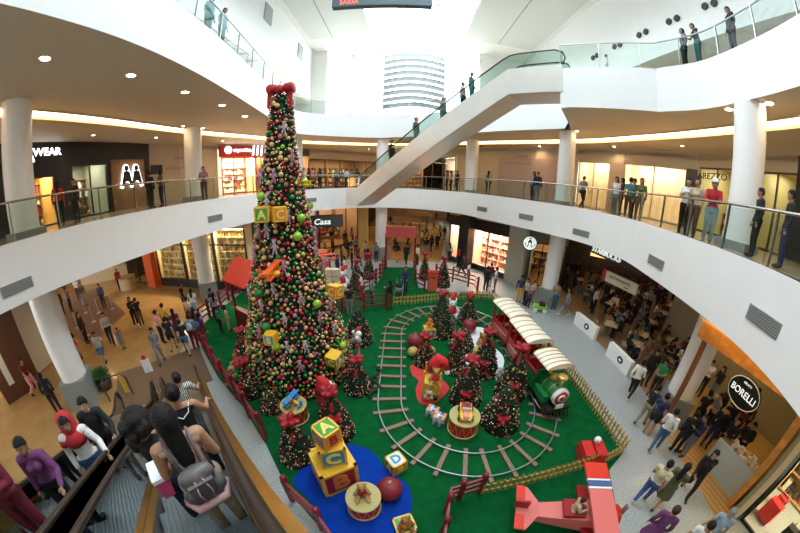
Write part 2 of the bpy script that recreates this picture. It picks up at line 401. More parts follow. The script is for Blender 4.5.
# downlights
M_ring = mat('white_lamp_ring', (.8, .78, .7), .4)
def downlight(x, y, z, r=.12, power=0, label='round recessed downlight in the gallery ceiling', grp='downlights in the gallery ceiling'):
    t = thing('downlight', label, 'light', (x, y, z), 0, grp)
    MB().lathe([(r*1.25, 0), (r*1.25, -.02), (r, -.02), (r, 0)], n=16).build('ring', M_ring, t)
    MB().cyl((0, 0, -.012), r*.98, .01, 14).build('lamp', M_bulb, t)
    if power:
        l = D.lights.new('downlight_beam', 'SPOT'); l.energy = power; l.color = (1, .68, .36); l.spot_size = R_(140); l.spot_blend = .8; l.shadow_soft_size = .12
        lo = D.objects.new('downlight_beam', l); C.objects.link(lo); lo.location = (x, y, z-.04)
for (px, py, vw) in [(45, 58, 'largest, at far left of the gallery soffit'), (131, 75, 'second from the left on the gallery soffit'), (185, 92, 'above the left gallery column'), (222, 105, 'above the red shop, farther from the tree'), (245, 116, 'nearest the top of the giant tree'), (769, 103, 'right of the big right gallery column top'), (729, 109, 'left of the big right gallery column top')]:
    p = at(px, py, ZC2); downlight(p.x, p.y, ZC2, .14, 60, 'glowing round downlight, '+vw)
for (px, py) in [(30, 108), (183, 126), (203, 128), (577, 131)]:
    p = at(px, py, ZC2); downlight(p.x, p.y, ZC2, .09, 25)
for (px, py) in [(345, 146), (352, 148.5), (358, 150), (364, 152), (369, 154)]:
    p = at(px, py, ZC2); downlight(p.x, p.y, ZC2, .16, 30)
for (px, py) in [(400, 148)]: pass
for p in [(-14.8, 5), (-14.8, 9), (-14.3, 13), (-12.8, 18), (-3.5, 29), (3.0, 28), (9.9, 19.5), (12.6, 14.5), (13.4, 10), (13.0, 5.5)]:
    downlight(p[0], p[1], ZC2-.22, .09, 70)
# ground-level ceiling lamps (warm)
for p in [(-14, 1), (-13, 7), (-15, 11), (-19, 4), (-19, 9), (-24, 7), (-24, 13), (-22, 18), (-12, 20), (-7, 25), (-2, 27), (3, 27), (3, 34), (-2, 34), (-2, 42), (4, 42), (-8, 32), (8.6, 21.0)]:
    downlight(p[0], p[1], ZB2, .12, 190, 'round downlight in the ceiling over the ground floor', 'downlights over the ground floor')
for p in [(11.5, 13.8), (12.5, 8.5), (15, 12), (17, 8), (12, 17.5), (16, 17)]:
    downlight(p[0], p[1], ZB2, .12, 32, 'round downlight over the food court tables', 'downlights over the food court')
for p in [(11, 2.6), (13.5, 3.2), (11.2, 4.3)]:
    downlight(p[0], p[1], ZB2, .12, 110, 'round downlight inside the ice cream shop', 'downlights in the corner shop')
# ---------------------------------------------------------------- glass balustrades
def balustrade(P, z, h, label, every, i0=0, i1=None, railm=M_bronze, post=True):
    P = P[i0:i1]; t = thing('glass_balustrade', label, 'railing', (P[0].x, P[0].y, z)); o = Vector((P[0].x, P[0].y, z))
    Q = [Vector((p.x, p.y, z))-o for p in P]
    mb = MB(); n = len(Q); up = Vector((0, 0, h-.06))
    mb.add([tuple(p+Vector((0, 0, .04))) for p in Q]+[tuple(p+up) for p in Q], [(i, i+1, n+i+1, n+i) for i in range(n-1)]); mb.build('glass_panel', M_glass, t)
    MB().tube([p+Vector((0, 0, h)) for p in Q], .032, 8).build('handrail', railm, t)
    k = 0.0; last = None; 
    for i in range(n-1):
        seg = (Q[i+1]-Q[i]).length
        while k <= seg:
            q = Q[i].lerp(Q[i+1], k/seg); d = Q[i+1]-Q[i]
            MB().box((q.x, q.y, h/2), (.07, .025, h), math.atan2(d.y, d.x)+PI/2).build('post', railm, t); k += every
        k -= seg
    return t
E2g = offset(E2, .12)
balustrade(E2g, Z2+.09, 1.02, 'long curved glass balustrade with steel handrail round the middle gallery', 1.5, railm=mat('satin_steel_rail', (.42, .40, .36), .25, .9))
E3g = offset(E3a, .1)
balustrade(E3g, Z3, 1.1, 'curved glass balustrade with steel rail on the top gallery, left and far side', 1.6, railm=M_metal)
E3h = offset([Vector((6.22, 10.5, 0))]+E3b, .1); balustrade(E3h, Z3, 1.1, 'glass balustrade with steel rail on the top gallery beside the escalator head', 1.6, railm=M_metal)
# ---------------------------------------------------------------- world + portal
w = D.worlds.new('sky'); bpy.context.scene.world = w; w.use_nodes = True
bg = w.node_tree.nodes['Background']; bg.inputs['Color'].default_value = (.86, .95, 1.0, 1); bg.inputs['Strength'].default_value = 6.5
def portal(loc, rot, sx, sy):
    l = D.lights.new('skylight_portal', 'AREA'); l.shape = 'RECTANGLE'; l.size = sx; l.size_y = sy
    l.cycles.is_portal = True
    o = D.objects.new('skylight_portal', l); C.objects.link(o); o.location = loc; o.rotation_euler = rot
portal((.9, 11.7, ZR+.5), (0, 0, 0), 8.2, 30.4)
portal((-.2, wy+.3, 17.6), (-PI/2, 0, 0), 14.6, 8.6)
sc = bpy.context.scene
sc.view_settings.view_transform = 'Standard'; sc.view_settings.look = 'None'; sc.view_settings.gamma = 1; sc.view_settings.exposure = 0.22
sc.cycles.use_denoising = True; sc.cycles.max_bounces = 7; sc.cycles.transparent_max_bounces = 16
# ================================================================ shop fronts
def V2(p): return Vector((p[0], p[1], 0))
def onwall(a, b, px, py):
    a = V2(a); b = V2(b); e = (b-a).normalized(); n = Vector((e.y, -e.x, 0)); d = ray(px, py)
    k = (a-EYE).dot(n)/d.dot(n) if abs(d.dot(n)) > 1e-6 else 0
    q = EYE+d*k; return (Vector((q.x, q.y, 0))-a).dot(e), q.z
def ring_wall(name, a, b, s0, s1, z0, z1, m, t=.16, off=0.0, tagk=True):
    a = V2(a); b = V2(b); e = (b-a).normalized(); n = Vector((e.y, -e.x, 0)); n = n if n.dot(EYE-a-Vector((0, 0, 6.75))) > 0 else -n
    p = a+e*s0+n*off; q = a+e*s1+n*off; c = (p+q)/2
    o = MB().box((c.x, c.y, (z0+z1)/2), (abs(s1-s0), t, z1-z0), math.atan2(e.y, e.x)).build(name, m)
    if tagk: o['kind'] = 'structure'
    return o
GOODS = [mat('goods_'+n, c, .5, noise=.2, scale=6) for n, c in (('white', (.85, .82, .75)), ('gold', (.75, .48, .12)), ('red', (.6, .06, .05)), ('pink', (.75, .35, .32)), ('tan', (.5, .3, .15)), ('dark', (.05, .05, .06)), ('blue', (.1, .2, .42)), ('cream', (.9, .75, .5)), ('green', (.1, .3, .12)))]
M_wood = mat('warm_shelf_timber', (.45, .28, .13), .5, kind='wave', noise=.3, scale=3)
rg = random.Random(11)
def shelf_unit(a, b, s, z0, dist, width, height, label, pal, rows=4, cat='shelf', depth=.4, name='display_shelf', frame=M_wood, grp=None):
    a = V2(a); b = V2(b); e = (b-a).normalized(); n = Vector((e.y, -e.x, 0)); n = n if n.dot(Vector((0, 0, 0))-a) > 0 else -n
    c = a+e*s-n*dist
    t = thing(name, label, cat, (c.x, c.y, z0), math.atan2(n.y, n.x)+PI/2, grp)
    # local: x along wall, -y? front is +(-y)
    MB().box((0, .0, height/2), (width, .03, height)).build('back_panel', frame, t)
    for sx in (-1, 1): MB().box((sx*width/2, -depth/2, height/2), (.04, depth, height)).build('side_panel', frame, t)
    g = MB()
    for k in range(rows+1):
        MB().box((0, -depth/2, .06+k*(height-.08)/rows), (width-.04, depth, .03)).build('shelf_board', frame, t)
        if k == rows: break
        x = -width/2+.1; H_ = (height-.08)/rows
        while x < width/2-.14:
            w_ = rg.uniform(.1, .26); h_ = rg.uniform(.3, .8)*H_; g.use(rg.choice([GOODS[i] for i in pal]))
            zb = .075+k*(height-.08)/rows
            if rg.random() < .5: g.lathe([(w_*.35, 0), (w_*.45, h_*.5), (w_*.2, h_*.8), (w_*.15, h_)], (x+w_/2, -depth*.55, zb), 8)
            else: g.box((x+w_/2, -depth*.55, zb+h_/2), (w_*.85, depth*.5, h_))
            x += w_+rg.uniform(.02, .06)
    go = g.build('shelved_goods', None, t); go['kind'] = 'stuff'
    return t
def area(loc, sx, sy, power, col, rot=(0, 0, 0)):
    l = D.lights.new('shop_light', 'AREA'); l.shape = 'RECTANGLE'; l.size = sx; l.size_y = sy; l.energy = power; l.color = col
    o = D.objects.new('shop_light', l); C.objects.link(o); o.location = loc; o.rotation_euler = rot; return o
def shop(a, b, s0, s1, z0, z1, depth, label, inner, power, lcol, frame, panes=3, pal=(0, 1, 4), shelf=True, shelfh=2.2, base=0, rows=4, mid=None, slabel='display shelf of goods lit inside the shop', sframe=None):
    a = V2(a); b = V2(b); e = (b-a).normalized(); n = Vector((e.y, -e.x, 0)); n = n if n.dot(-a) > 0 else -n
    ang = math.atan2(e.y, e.x); w = s1-s0; c = a+e*(s0+w/2); h = z1-z0
    t = thing('storefront', label, 'shop window', (c.x, c.y, z0), ang)
    if n.dot(Vector((-e.y, e.x, 0))) > 0: ins = -1
    else: ins = 1
    for k in range(panes+1): MB().box((-w/2+w*k/panes, 0, h/2), (.07, .09, h)).build('frame_post', frame, t)
    for z in [h-.04, base+.04]+([mid] if mid else []): MB().box((0, 0, z), (w, .09, .08)).build('frame_rail', frame, t)
    if base: MB().box((0, 0, base/2), (w, .14, base)).build('base_panel', frame, t)
    for k in range(panes): MB().box((-w/2+w*(k+.5)/panes, 0, base+(h-base)/2), (w/panes-.07, .012, h-base-.1)).build('glass_pane', M_clear, t)
    # room behind
    def wl(p, q, z_0, z_1, m):
        cc = (p+q)/2; o = MB().box((cc.x, cc.y, (z_0+z_1)/2), ((q-p).length, .08, z_1-z_0), math.atan2((q-p).y, (q-p).x)).build('wall_inner', m); o['kind'] = 'structure'
    p0 = a+e*s0; p1 = a+e*s1; q0 = p0-n*depth; q1 = p1-n*depth
    wl(q0, q1, z0, z1+.3, inner); wl(p0-n*.1, q0, z0, z1+.3, inner); wl(p1-n*.1, q1, z0, z1+.3, inner)
    o = MB().prism([(p0-n*.1)[:2], (p1-n*.1)[:2], q1[:2], q0[:2]], z1+.3, z1+.34).build('ceiling', inner); o['kind'] = 'structure'
    if power:
        cc = c-n*depth*.45; area((cc.x, cc.y, z1+.2), w*.7, depth*.5, power, lcol, (0, 0, ang))
    if shelf:
        nn = max(1, int(w/1.6)); ww = w/nn
        for k in range(nn):
            shelf_unit(a, b, s0+ww*(k+.5), z0+.02, depth-.12, ww*.97, min(shelfh, h-.1), slabel+('' if nn == 1 else ', '+['first', 'second', 'third', 'fourth', 'fifth', 'sixth', 'seventh', 'eighth', 'ninth', 'tenth', 'eleventh'][min(k, 10)]+' in its row'), pal, rows, grp='shelves in the '+label.split(' under')[0][:40], frame=sframe or M_wood)
    return t
def seg(i): return W2[i], W2[i+1]
# extend level-2 floor and ceiling behind the wall line
OUT = [V2(p) for p in [(-24, -8), (-24, 14), (-22, 28), (-8, 44), (6, 44), (14, 32), (22, 22), (24, 8), (22, -8)]]
OUTr = resample([Vector((-24, -8, 0))]+OUT[1:], 120)
ring_between('floor', W2w, OUTr, Z2, M_cream); ring_between('ceiling', W2w, OUTr, ZC2+.05, M_cream)
M_warmwall = mat('beige_gallery_wall', (.62, .50, .38), .6, noise=.04)
M_redp = mat('glossy_red_shopfront', (.62, .03, .03), .35)
warm = (1, .72, .4); white = (1, .93, .8)
HZ = 9.95
# wall heads between shop tops and ceiling, all round
for i in range(len(W2)-1):
    a, b = seg(i); ring_wall('wall_gallery', a, b, -.05, (b-a).length+.05, HZ-.25 if i else 9.2, ZC2+.05, M_cream if i > 1 else M_black)
# --- left: clothes shop with a lettered black fascia
a, b = W2[1], W2[2]      # X = -16.8 .. -16.7
def S(px, py, i): return onwall(W2[i], W2[i+1], px, py)
s_w0 = S(72, 180, 1)[0]; s_w1 = S(107, 180, 1)[0]; s_p0 = S(110, 175, 1)[0]; s_p1 = S(143, 175, 1)[0]; zt = S(90, 164, 1)[1]
L1_ = (b-a).length
shop(W2[0], W2[1], 1.0, 9.0, Z2, 9.2, 4, 'open black shop front under the lettered fascia, left gallery', mat('olive_shop_wall', (.30, .24, .10), .7), 130, warm, M_black, 4, (0, 1, 5, 2), slabel='clothes shelf inside the black fronted shop')
ring_wall('wall_gallery', W2[0], W2[1], -.1, 1.0, Z2, 9.4, M_black)
s_a = S(27, 195, 1)[0]; s_b = S(55, 195, 1)[0]; z_a = S(45, 176, 1)[1]
ring_wall('wall_gallery', a, b, 0, s_a, Z2, 9.7, M_black); ring_wall('wall_gallery', a, b, s_b, s_w0, Z2, 9.7, M_black); ring_wall('wall_gallery', a, b, s_a, s_b, z_a, 9.7, M_black)
shop(a, b, s_a, s_b, Z2, z_a, 2.5, 'warm lit clothes shop window below the WEAR lettering', mat('golden_shop_wall', (.55, .36, .12), .6), 130, warm, M_black, 1, (0, 1, 5, 2), slabel='shelf of folded clothes below the WEAR lettering')
ring_wall('wall_gallery', a, b, s_w0, s_w1, zt, 9.7, M_black)
shop(a, b, s_w0, s_w1, Z2, zt, 3, 'black framed window with pale lit room, beside the timber panel', mat('pale_shop_wall', (.30, .31, .22), .6), 90, white, M_black, 2, (0, 1, 5), slabel='glassware shelf in the pale lit shop')
ring_wall('wall_gallery', a, b, s_w1, L1_, Z2, 9.7, M_black)
tp = ring_wall('timber_panel', a, b, s_p0, s_p1, Z2, S(125, 160, 1)[1], mat('tan_veneer', (.36, .19, .09), .45, kind='wave', scale=2, noise=.25), t=.1, off=.14, tagk=False)
tag(tp, 'tan timber wall panel carrying a glowing emblem, left gallery', 'wall panel')
M_glow = emis('white_sign_glow', (.85, .9, 1), 3.5)
def sign_on(i, px, py, txt, h, m, label, dist=.12, sx=1, ext=.03, bold=0, name='shop_sign', walls=None):
    a, b = (W2[i], W2[i+1]) if walls is None else walls
    a = V2(a); b = V2(b); s, z = onwall(a, b, px, py); e = (b-a).normalized(); n = Vector((e.y, -e.x, 0)); n = n if n.dot(-a) > 0 else -n
    p = a+e*s+n*dist
    if ' ' in txt:
        o = thing(name, label, 'sign'); x = -len(txt)*h*.27
        for wd in txt.split(' '):
            q = text_mesh('sign_word', wd, h, m, o, ext, align='LEFT', sx=sx, bold=bold); q.location = (x, 0, 0); x += (len(wd)+.6)*h*.56
    else:
        o = text_mesh(name, txt, h, m, None, ext, sx=sx, bold=bold); tag(o, label, 'sign')
    face_frame(o, (p.x, p.y, z), n); return o
sign_on(1, 46.5, 152.5, 'WEAR', .50, M_glow, 'glowing white WEAR lettering on the black fascia', sx=1.1, bold=.006)
# figure emblem beside WEAR
def emblem(i, px, py, polys, m, label, sc=1, walls=None, dist=.14, parts=None, name='wall_emblem'):
    a, b = (W2[i], W2[i+1]) if walls is None else walls
    a = V2(a); b = V2(b); s, z = onwall(a, b, px, py); e = (b-a).normalized(); n = Vector((e.y, -e.x, 0)); n = n if n.dot(-a) > 0 else -n
    mb = MB()
    for k, pl in enumerate(polys):
        mb.use(m if not parts else parts[k]); mb.prism([(x*sc, y*sc) for x, y in pl], .0+.012*k, .03+.012*k)
    o = mb.build(name, None); p = a+e*s+n*dist; face_frame(o, (p.x, p.y, z), n); tag(o, label, 'sign'); return o
def ell(cx, cy, rx, ry, n=20): return [(cx+rx*math.cos(2*PI*k/n), cy+ry*math.sin(2*PI*k/n)) for k in range(n)]
fig = [ell(0, .36, .13, .14), [(-.17, .22), (.17, .22), (.27, -.2), (.36, -.46), (.2, -.5), (.08, -.28), (-.08, -.28), (-.2, -.5), (-.36, -.46), (-.27, -.2)]]
def grow(pl, k, c=(0, 0)): return [((x-c[0])*k+c[0], (y-c[1])*k+c[1]) for x, y in pl]
emblem(1, 26.5, 153, [grow(fig[0], 1.25, (0, .36)), grow(fig[1], 1.18, (0, -.1)), fig[0], [(-.1, .15), (.12, .2), (.05, -.2), (-.05, -.2)]], M_glow, 'glowing white figure emblem beside the WEAR lettering', .85, parts=[M_glow, M_glow, M_black, M_black])
def sh(pl, dx): return [(x+dx, y) for x, y in pl]
two = []; mm = []
for dx in (-.3, .3):
    two += [sh(grow(fig[0], 1.35, (0, .36)), dx), sh(grow(fig[1], 1.2, (0, -.1)), dx)]; mm += [M_glow]*2
for dx in (-.3, .3): two += [sh(fig[0], dx), sh(fig[1], dx)]; mm += [M_black]*2
emblem(1, 129, 176, two, M_glow, 'backlit emblem of two dark figures on the timber panel', 1.25, parts=mm, dist=.24)
# --- left corner hoarding, beige with faint lettering
for i in (2, 3):
    a, b = seg(i); ring_wall('wall_gallery', a, b, 0, (b-a).length, Z2, HZ, M_warmwall)
M_faint = mat('faded_brown_lettering', (.28, .22, .18), .6)
sign_on(3, 183, 158, 'em breve', .36, M_faint, 'small faded lettering high on the beige hoarding, left gallery', ext=.005, dist=.1)
sign_on(3, 178, 168, 'uma nova loja', .3, M_faint, 'thin line of faded lettering in the middle of the beige hoarding', ext=.005, dist=.1)
bs = emblem(3, 155, 170, [[(-.45, -.3), (.45, -.3), (.45, .3), (-.45, .3)]], M_black, 'small black wall sign at the corner of the beige hoarding', 1, dist=.2)
# --- red shop
a, b = W2[4], W2[5]; Lr = (b-a).length; zr = S(240, 157, 4)[1]
ring_wall('wall_gallery', a, b, 0, .1, Z2, HZ, M_warmwall)
ring_wall('shop_fascia', a, b, S(218, 150, 4)[0], Lr-.1, zr, HZ, M_redp, off=.2, tagk=False)
tag(D.objects['shop_fascia'], 'glossy red fascia band over the red shop on the left gallery', 'fascia')
M_orange_w = mat('orange_lit_wall', (.95, .62, .3), .6)
s0 = S(222, 175, 4)[0]
shop(a, b, s0, Lr*.78, Z2, zr, 2.6, 'bright red framed shop window full of white and orange goods', M_orange_w, 700, white, M_redp, 3, (0, 2, 7, 0), slabel='shelf of white goods inside the red shop')
shop(a, b, Lr*.78, Lr, Z2, zr, 2.6, 'red slatted shop window right beside the big tree top', M_orange_w, 120, warm, M_redp, 2, (2, 3, 7), slabel='shelf of red goods inside the red shop')
sign_on(4, 241, 150.5, 'esportiva', .42, M_glow, 'white lettering on the red fascia', ext=.02, bold=.01, dist=.32)
emblem(4, 227, 150.5, [ell(0, 0, .3, .3)], M_glow, 'white round emblem at the left end of the red fascia', dist=.32)
for k in range(4):
    emblem(4, 252+k*4, 151, [[(-.12, -.4), (.02, -.4), (.12, .4), (-.02, .4)]], M_glow, 'white slanted stripe at the right end of the red fascia', 1, dist=.32)['group'] = 'slanted stripes on the red fascia'
# --- far side of level 2
a, b = W2[5], W2[6]
shop(a, b, 0, (b-a).length, Z2, 9.3, 4, 'wide lit shop window behind the tree top, far left of the middle gallery', mat('brown_shop_wall', (.35, .22, .14), .6), 350, warm, M_bronze, 4, (0, 3, 1, 4), slabel='shelf of bright goods, far left of the middle gallery')
ring_wall('wall_gallery', a, b, 0, (b-a).length, 9.3, HZ, mat('dark_brown_wall', (.10, .07, .05), .6))
a, b = W2[6], W2[7]
shop(a, b, 0, (b-a).length, Z2, 9.0, 4, 'dark framed gallery shop with pink and teal displays, far end', MATS['brown_shop_wall'], 260, warm, M_bronze, 5, (3, 6, 2, 8, 0), slabel='shelf of coloured goods, far end of the gallery')
ring_wall('wall_gallery', a, b, 0, (b-a).length, 9.0, HZ, M_warmwall)
a, b = W2[7], W2[8]; shop(a, b, 0, (b-a).length, Z2, 9.2, 3, 'far end gallery shop window partly hidden by the escalator', MATS['brown_shop_wall'], 200, warm, M_bronze, 3, (0, 3, 4), slabel='shelf at the back of the far gallery shop')
a, b = W2[8], W2[9]
shop(a, b, 0, (b-a).length-.3, Z2, 9.4, 3, 'tall bright window with pink glow behind the far gallery column', mat('cream_shop_wall', (.8, .7, .6), .6), 320, white, M_bronze, 3, (3, 0, 3), slabel='shelf of pink goods beside the far column')
ring_wall('wall_gallery', a, b, 0, (b-a).length, 9.4, HZ, M_cream)
# right: mauve hoarding, two glowing beige windows, AREZZO
a, b = W2[9], W2[10]; ring_wall('wall_gallery', a, b, 0, (b-a).length, Z2, HZ, M_cream)
a, b = W2[10], W2[11]; Lm = (b-a).length
sm = S(499, 170, 10)[0]; sm1 = S(556, 170, 10)[0]
ring_wall('wall_gallery', a, b, 0, Lm, Z2, HZ, M_cream)
M_mauve = mat('mauve_hoarding', (.55, .42, .38), .6, noise=.03)
o = ring_wall('hoarding', a, b, max(sm, 0.02), min(sm1, Lm-.02), Z2, 9.2, M_mauve, t=.1, off=.12, tagk=False); tag(o, 'plain mauve hoarding panel with faint lettering left of the white column', 'hoarding')
sign_on(10, 523, 157, 'NOVA', .34, M_faint, 'small dark lettering at the top of the mauve hoarding', ext=.005, dist=.2)
sign_on(10, 520, 163.5, 'em breve para voce', .24, M_faint, 'thin lettering line across the mauve hoarding', ext=.005, dist=.2)
M_curt = mat('glowing_beige_curtain', (.90, .74, .54), .7, kind='wave', scale=1.5, noise=.12)
def glowbox(i, x0, x1, yt, yb, label):
    s0 = S(x0, yt, i)[0]; s1 = S(x1, yt, i)[0]; z1 = S((x0+x1)/2, yt, i)[1]; a, b = seg(i); L = (b-a).length
    return max(s0, .05), min(s1, L-.05), z1
a, b = W2[11], W2[12]; La = (b-a).length; z_ = S(600, 162, 11)[1]
s1_ = S(609, 180, 11)[0]
shop(a, b, .1, min(s1_, La-.6), Z2, z_, 1.2, 'glowing beige curtained window beside the white column, right gallery', M_curt, 75, (1, .74, .5), M_cream, 2, shelf=False)
ring_wall('wall_gallery', a, b, 0, La, z_, HZ, M_cream); ring_wall('wall_gallery', a, b, min(s1_, La-.6), La, Z2, z_, M_warmwall)
a, b = W2[12], W2[13]; Lb = (b-a).length; z_ = S(650, 165, 12)[1]; s1_ = S(686, 180, 12)[0]; s0_ = max(S(622, 180, 12)[0], .05)
print('glow', s0_, s1_, Lb, z_)
e1 = min(max(s1_, 2), Lb)
shop(a, b, s0_, e1, Z2, z_, 1.2, 'wide glowing beige curtained window in the middle of the right gallery', M_curt, 130, (1, .74, .5), M_cream, 2, shelf=False)
ring_wall('wall_gallery', a, b, 0, Lb, z_, HZ, M_cream); ring_wall('wall_gallery', a, b, 0, s0_, Z2, z_, M_warmwall)
if e1 < Lb: ring_wall('wall_gallery', a, b, e1, Lb, Z2, z_, M_bronze)
a, b = W2[13], W2[14]; Lc = (b-a).length
s0_ = S(692, 170, 13)[0]; print('arezzo', s0_, Lc)
shop(a, b, max(.1, s0_), Lc, Z2, 9.35, 3.2, 'shoe shop front with pale olive wall and black lettering, right gallery', mat('olive_cream_wall', (.52, .45, .24), .6), 110, (1, .88, .6), M_bronze, 3, (1, 0, 4), shelfh=1.2, rows=2, slabel='low shoe shelf in the olive walled shop')
ring_wall('wall_gallery', a, b, 0, Lc, 9.35, HZ, M_cream); ring_wall('wall_gallery', a, b, 0, max(.1, s0_), Z2, 9.4, M_cream)
W14 = (W2[13], W2[14])
sign_on(13, 713, 177, 'AREZZO', .45, M_black, 'black AREZZO lettering in the olive shop window', ext=.02, dist=.1, sx=1.1)
a, b = W2[14], W2[15]; Ld = (b-a).length
sA = S(781, 190, 14)[0]
shop(a, b, 0, Ld*.62, Z2, 9.3, 3.2, 'olive lit shop window right of the big column', MATS['olive_cream_wall'], 55, (1, .88, .6), M_bronze, 2, (1, 0, 4, 5), shelfh=1.8, slabel='shoe shelf right of the big column')
ring_wall('wall_gallery', a, b, 0, Ld*.62, 9.3, HZ, M_cream); ring_wall('wall_gallery', a, b, Ld*.62, Ld+.3, Z2, HZ, M_black, off=.05)
for i in (15, 16): a, b = seg(i); ring_wall('wall_gallery', a, b, 0, (b-a).length, Z2, HZ, M_black)
# ---------------------------------------------------------------- ground floor
M_lit = mat('cream_lit_wall', (.92, .74, .42), .6)
ga, gb = (-18.0, 15.2), (-9.6, 15.2)
for s0, s1, lab in ((0.1, 2.9, 'left'), (3.0, 5.8, 'middle'), (5.9, 8.4, 'right')):
    shop(ga, gb, s0, s1, 0, 4.2, .9, 'bright shop window with stacked golden goods on the left ground floor, %s bay' % lab, M_lit, 300, (1, .80, .5), M_black, 1, (0, 1, 7, 4, 1, 7), shelfh=4.0, base=.5, rows=8, mid=3.1, slabel='shelf of pale and golden goods in the %s bay of the bright shop' % lab, sframe=M_lit)
ring_wall('wall_lower', ga, gb, -.1, 8.6, 4.2, ZB2, M_cream)
o = MB().box((-18.55, 15.1, 2.2), (.9, .9, 4.4)).build('orange_pillar', mat('orange_red_lacquer', (.75, .13, .03), .35)); tag(o, 'square orange red pillar at the left end of the bright shop', 'pillar')
shop((-22.5, 15.5), (-19.1, 15.2), 0, 3.4, 0, 4.2, 3, 'dark shop window left of the orange pillar', M_dark, 60, warm, M_black, 2, (5, 4, 5, 1), slabel='dim shelf in the dark shop')
shop((-30, 22), (-22.5, 22), 0, 7.5, 0, 4.2, 3, 'far left ground floor shop window with red and dark clothes', MATS['warm_shop_wall'], 240, warm, M_bronze, 4, (2, 5, 0, 3), slabel='shelf of red and dark clothes, far left')
shop((-31, 4), (-31, 21.5), 0, 17.5, 0, 4.2, 2.5, 'long warm lit shop front along the far left ground floor', MATS['warm_shop_wall'], 420, warm, M_bronze, 6, (2, 1, 5, 0, 4), slabel='shelf along the far left shop')
shop((-12.2, 22), (-8.2, 26), 0, 5.6, 0, 4.2, 3, 'white fronted shop with hanging goods behind the big tree', MATS['brown_shop_wall'], 260, white, M_metal, 3, (0, 0, 4, 5), slabel='shelf of pale goods behind the big tree')
shop((-8.0, 26.2), (-4.8, 31), 0, 5.6, 0, 4.2, 3, 'shop window of dark and pale goods, far end left of the arch', MATS['brown_shop_wall'], 200, warm, M_bronze, 3, (4, 5, 0, 2), slabel='shelf of mixed goods left of the arch')
shop((-4.7, 32), (-4.7, 50), 0, 18, 0, 4.2, 3, 'long shop front down the left side of the far corridor', MATS['brown_shop_wall'], 420, warm, M_bronze, 6, (2, 5, 0, 3), slabel='shelf down the left side of the far corridor')
shop((8.3, 32), (8.3, 50), 0, 18, 0, 4.2, 3, 'long shop front down the right side of the far corridor', MATS['cream_shop_wall'], 520, white, M_bronze, 6, (0, 3, 0, 2), slabel='shelf down the right side of the far corridor')
ring_wall('wall_lower', (4.6, 25), (8.3, 32), 0, 7.9, 0, ZB2, M_cream)
o = MB().box((-3.6, 26.0, 2.2), (.9, .5, 4.4)).build('yellow_pillar', mat('warm_yellow_paint', (.8, .6, .2), .5)); tag(o, 'yellow square pillar left of the entrance arch', 'pillar')
ca, cb = (4.3, 24.2), (8.0, 18.9); Lq = (V2(cb)-V2(ca)).length
M_pinkw = mat('blush_shop_wall', (.75, .45, .32), .6)
shop(ca, cb, .1, 2.3, 0, 3.3, 2.2, 'black framed clothes window left of the black pillar', M_pinkw, 260, (1, .8, .62), M_black, 2, (0, 3, 7, 3), base=.35, sframe=M_pinkw, slabel='shelf of white and pink clothes left of the black pillar', shelfh=2.9, rows=5)
shop(ca, cb, 2.4, Lq-.1, 0, 3.3, 2.2, 'large black framed clothes window right of the black pillar', M_pinkw, 460, (1, .8, .62), M_black, 2, (0, 3, 7, 3, 2, 4), base=.35, sframe=M_pinkw, slabel='shelf of white and pink clothes right of the black pillar', shelfh=3.0, rows=5)
o = MB().box((5.35, 21.85, ZB2/2), (1.0, .8, ZB2), -.95).build('black_pillar', M_black); tag(o, 'broad black pillar between the two lit clothes windows', 'pillar')
o = ring_wall('shop_fascia', ca, cb, 0, Lq, 3.3, 4.1, M_black, t=.2, tagk=False); tag(o, 'dark fascia over the lit clothes windows', 'fascia')
o = ring_wall('shop_fascia', ca, cb, 0, Lq, 4.1, ZB2, mat('gold_lit_band', (.5, .34, .12), .4), t=.2, tagk=False); tag(o, 'thin gold band above the dark clothes shop fascia', 'fascia')
M_greyp = mat('grey_green_panel', (.42, .44, .38), .5, noise=.05)
o = MB().box((8.25, 18.15, 2.3), (.35, 1.5, 4.6), .55).build('grey_pillar', M_greyp); tag(o, 'wide grey green pillar right of the lit clothes windows', 'pillar')
o = MB().box((9.2, 18.6, 2.3), (.3, 1.0, 4.6), .55).build('grey_pillar', M_greyp); tag(o, 'narrower grey pillar set back beside the coffee shop', 'pillar')
# coffee shop front
sa, sb_ = (8.9, 18.2), (11.6, 17.0)
shop(sa, sb_, .4, 2.9, 0, 3.2, 2.5, 'dim coffee shop front with a timber back wall, under the round emblem', mat('dim_timber_wall', (.30, .17, .08), .6), 60, warm, M_black, 3, (4, 5, 1), slabel='shelf inside the coffee shop')
ring_wall('wall_lower', sa, sb_, 0, 3.0, 3.2, ZB2, mat('grey_taupe_wall', (.22, .20, .17), .6))
p = at(530, 243, 3.75)
c_ = thing('coffee_emblem', 'round white and dark emblem sign hanging over the coffee shop', 'sign', (p.x*1.0, p.y, 3.75))
M_white = mat('matt_white', (.85, .85, .83), .5); M_lw = emis('lit_white_sign', (.9, .97, .95), .55); M_dg = mat('dark_green_sign', (.02, .06, .05), .4)
mb = MB().use(M_dg).prism(ell(0, 0, .42, .42, 28), 0, .05); mb.build('dark_ring', None, c_)
mb = MB().use(M_lw).prism(ell(0, 0, .38, .38, 28), .05, .06); mb.build('white_disc', None, c_)
mb = MB().use(M_dg)
for sx in (-1, 1):
    mb.prism([(sx*.05, .1), (sx*.12, .14), (sx*.1, -.1), (sx*.2, -.2), (sx*.13, -.26), (sx*.05, -.12)], .06, .07); mb.prism([(sx*.22, .0), (sx*.27, .02), (sx*.3, -.14), (sx*.24, -.2)], .06, .07)
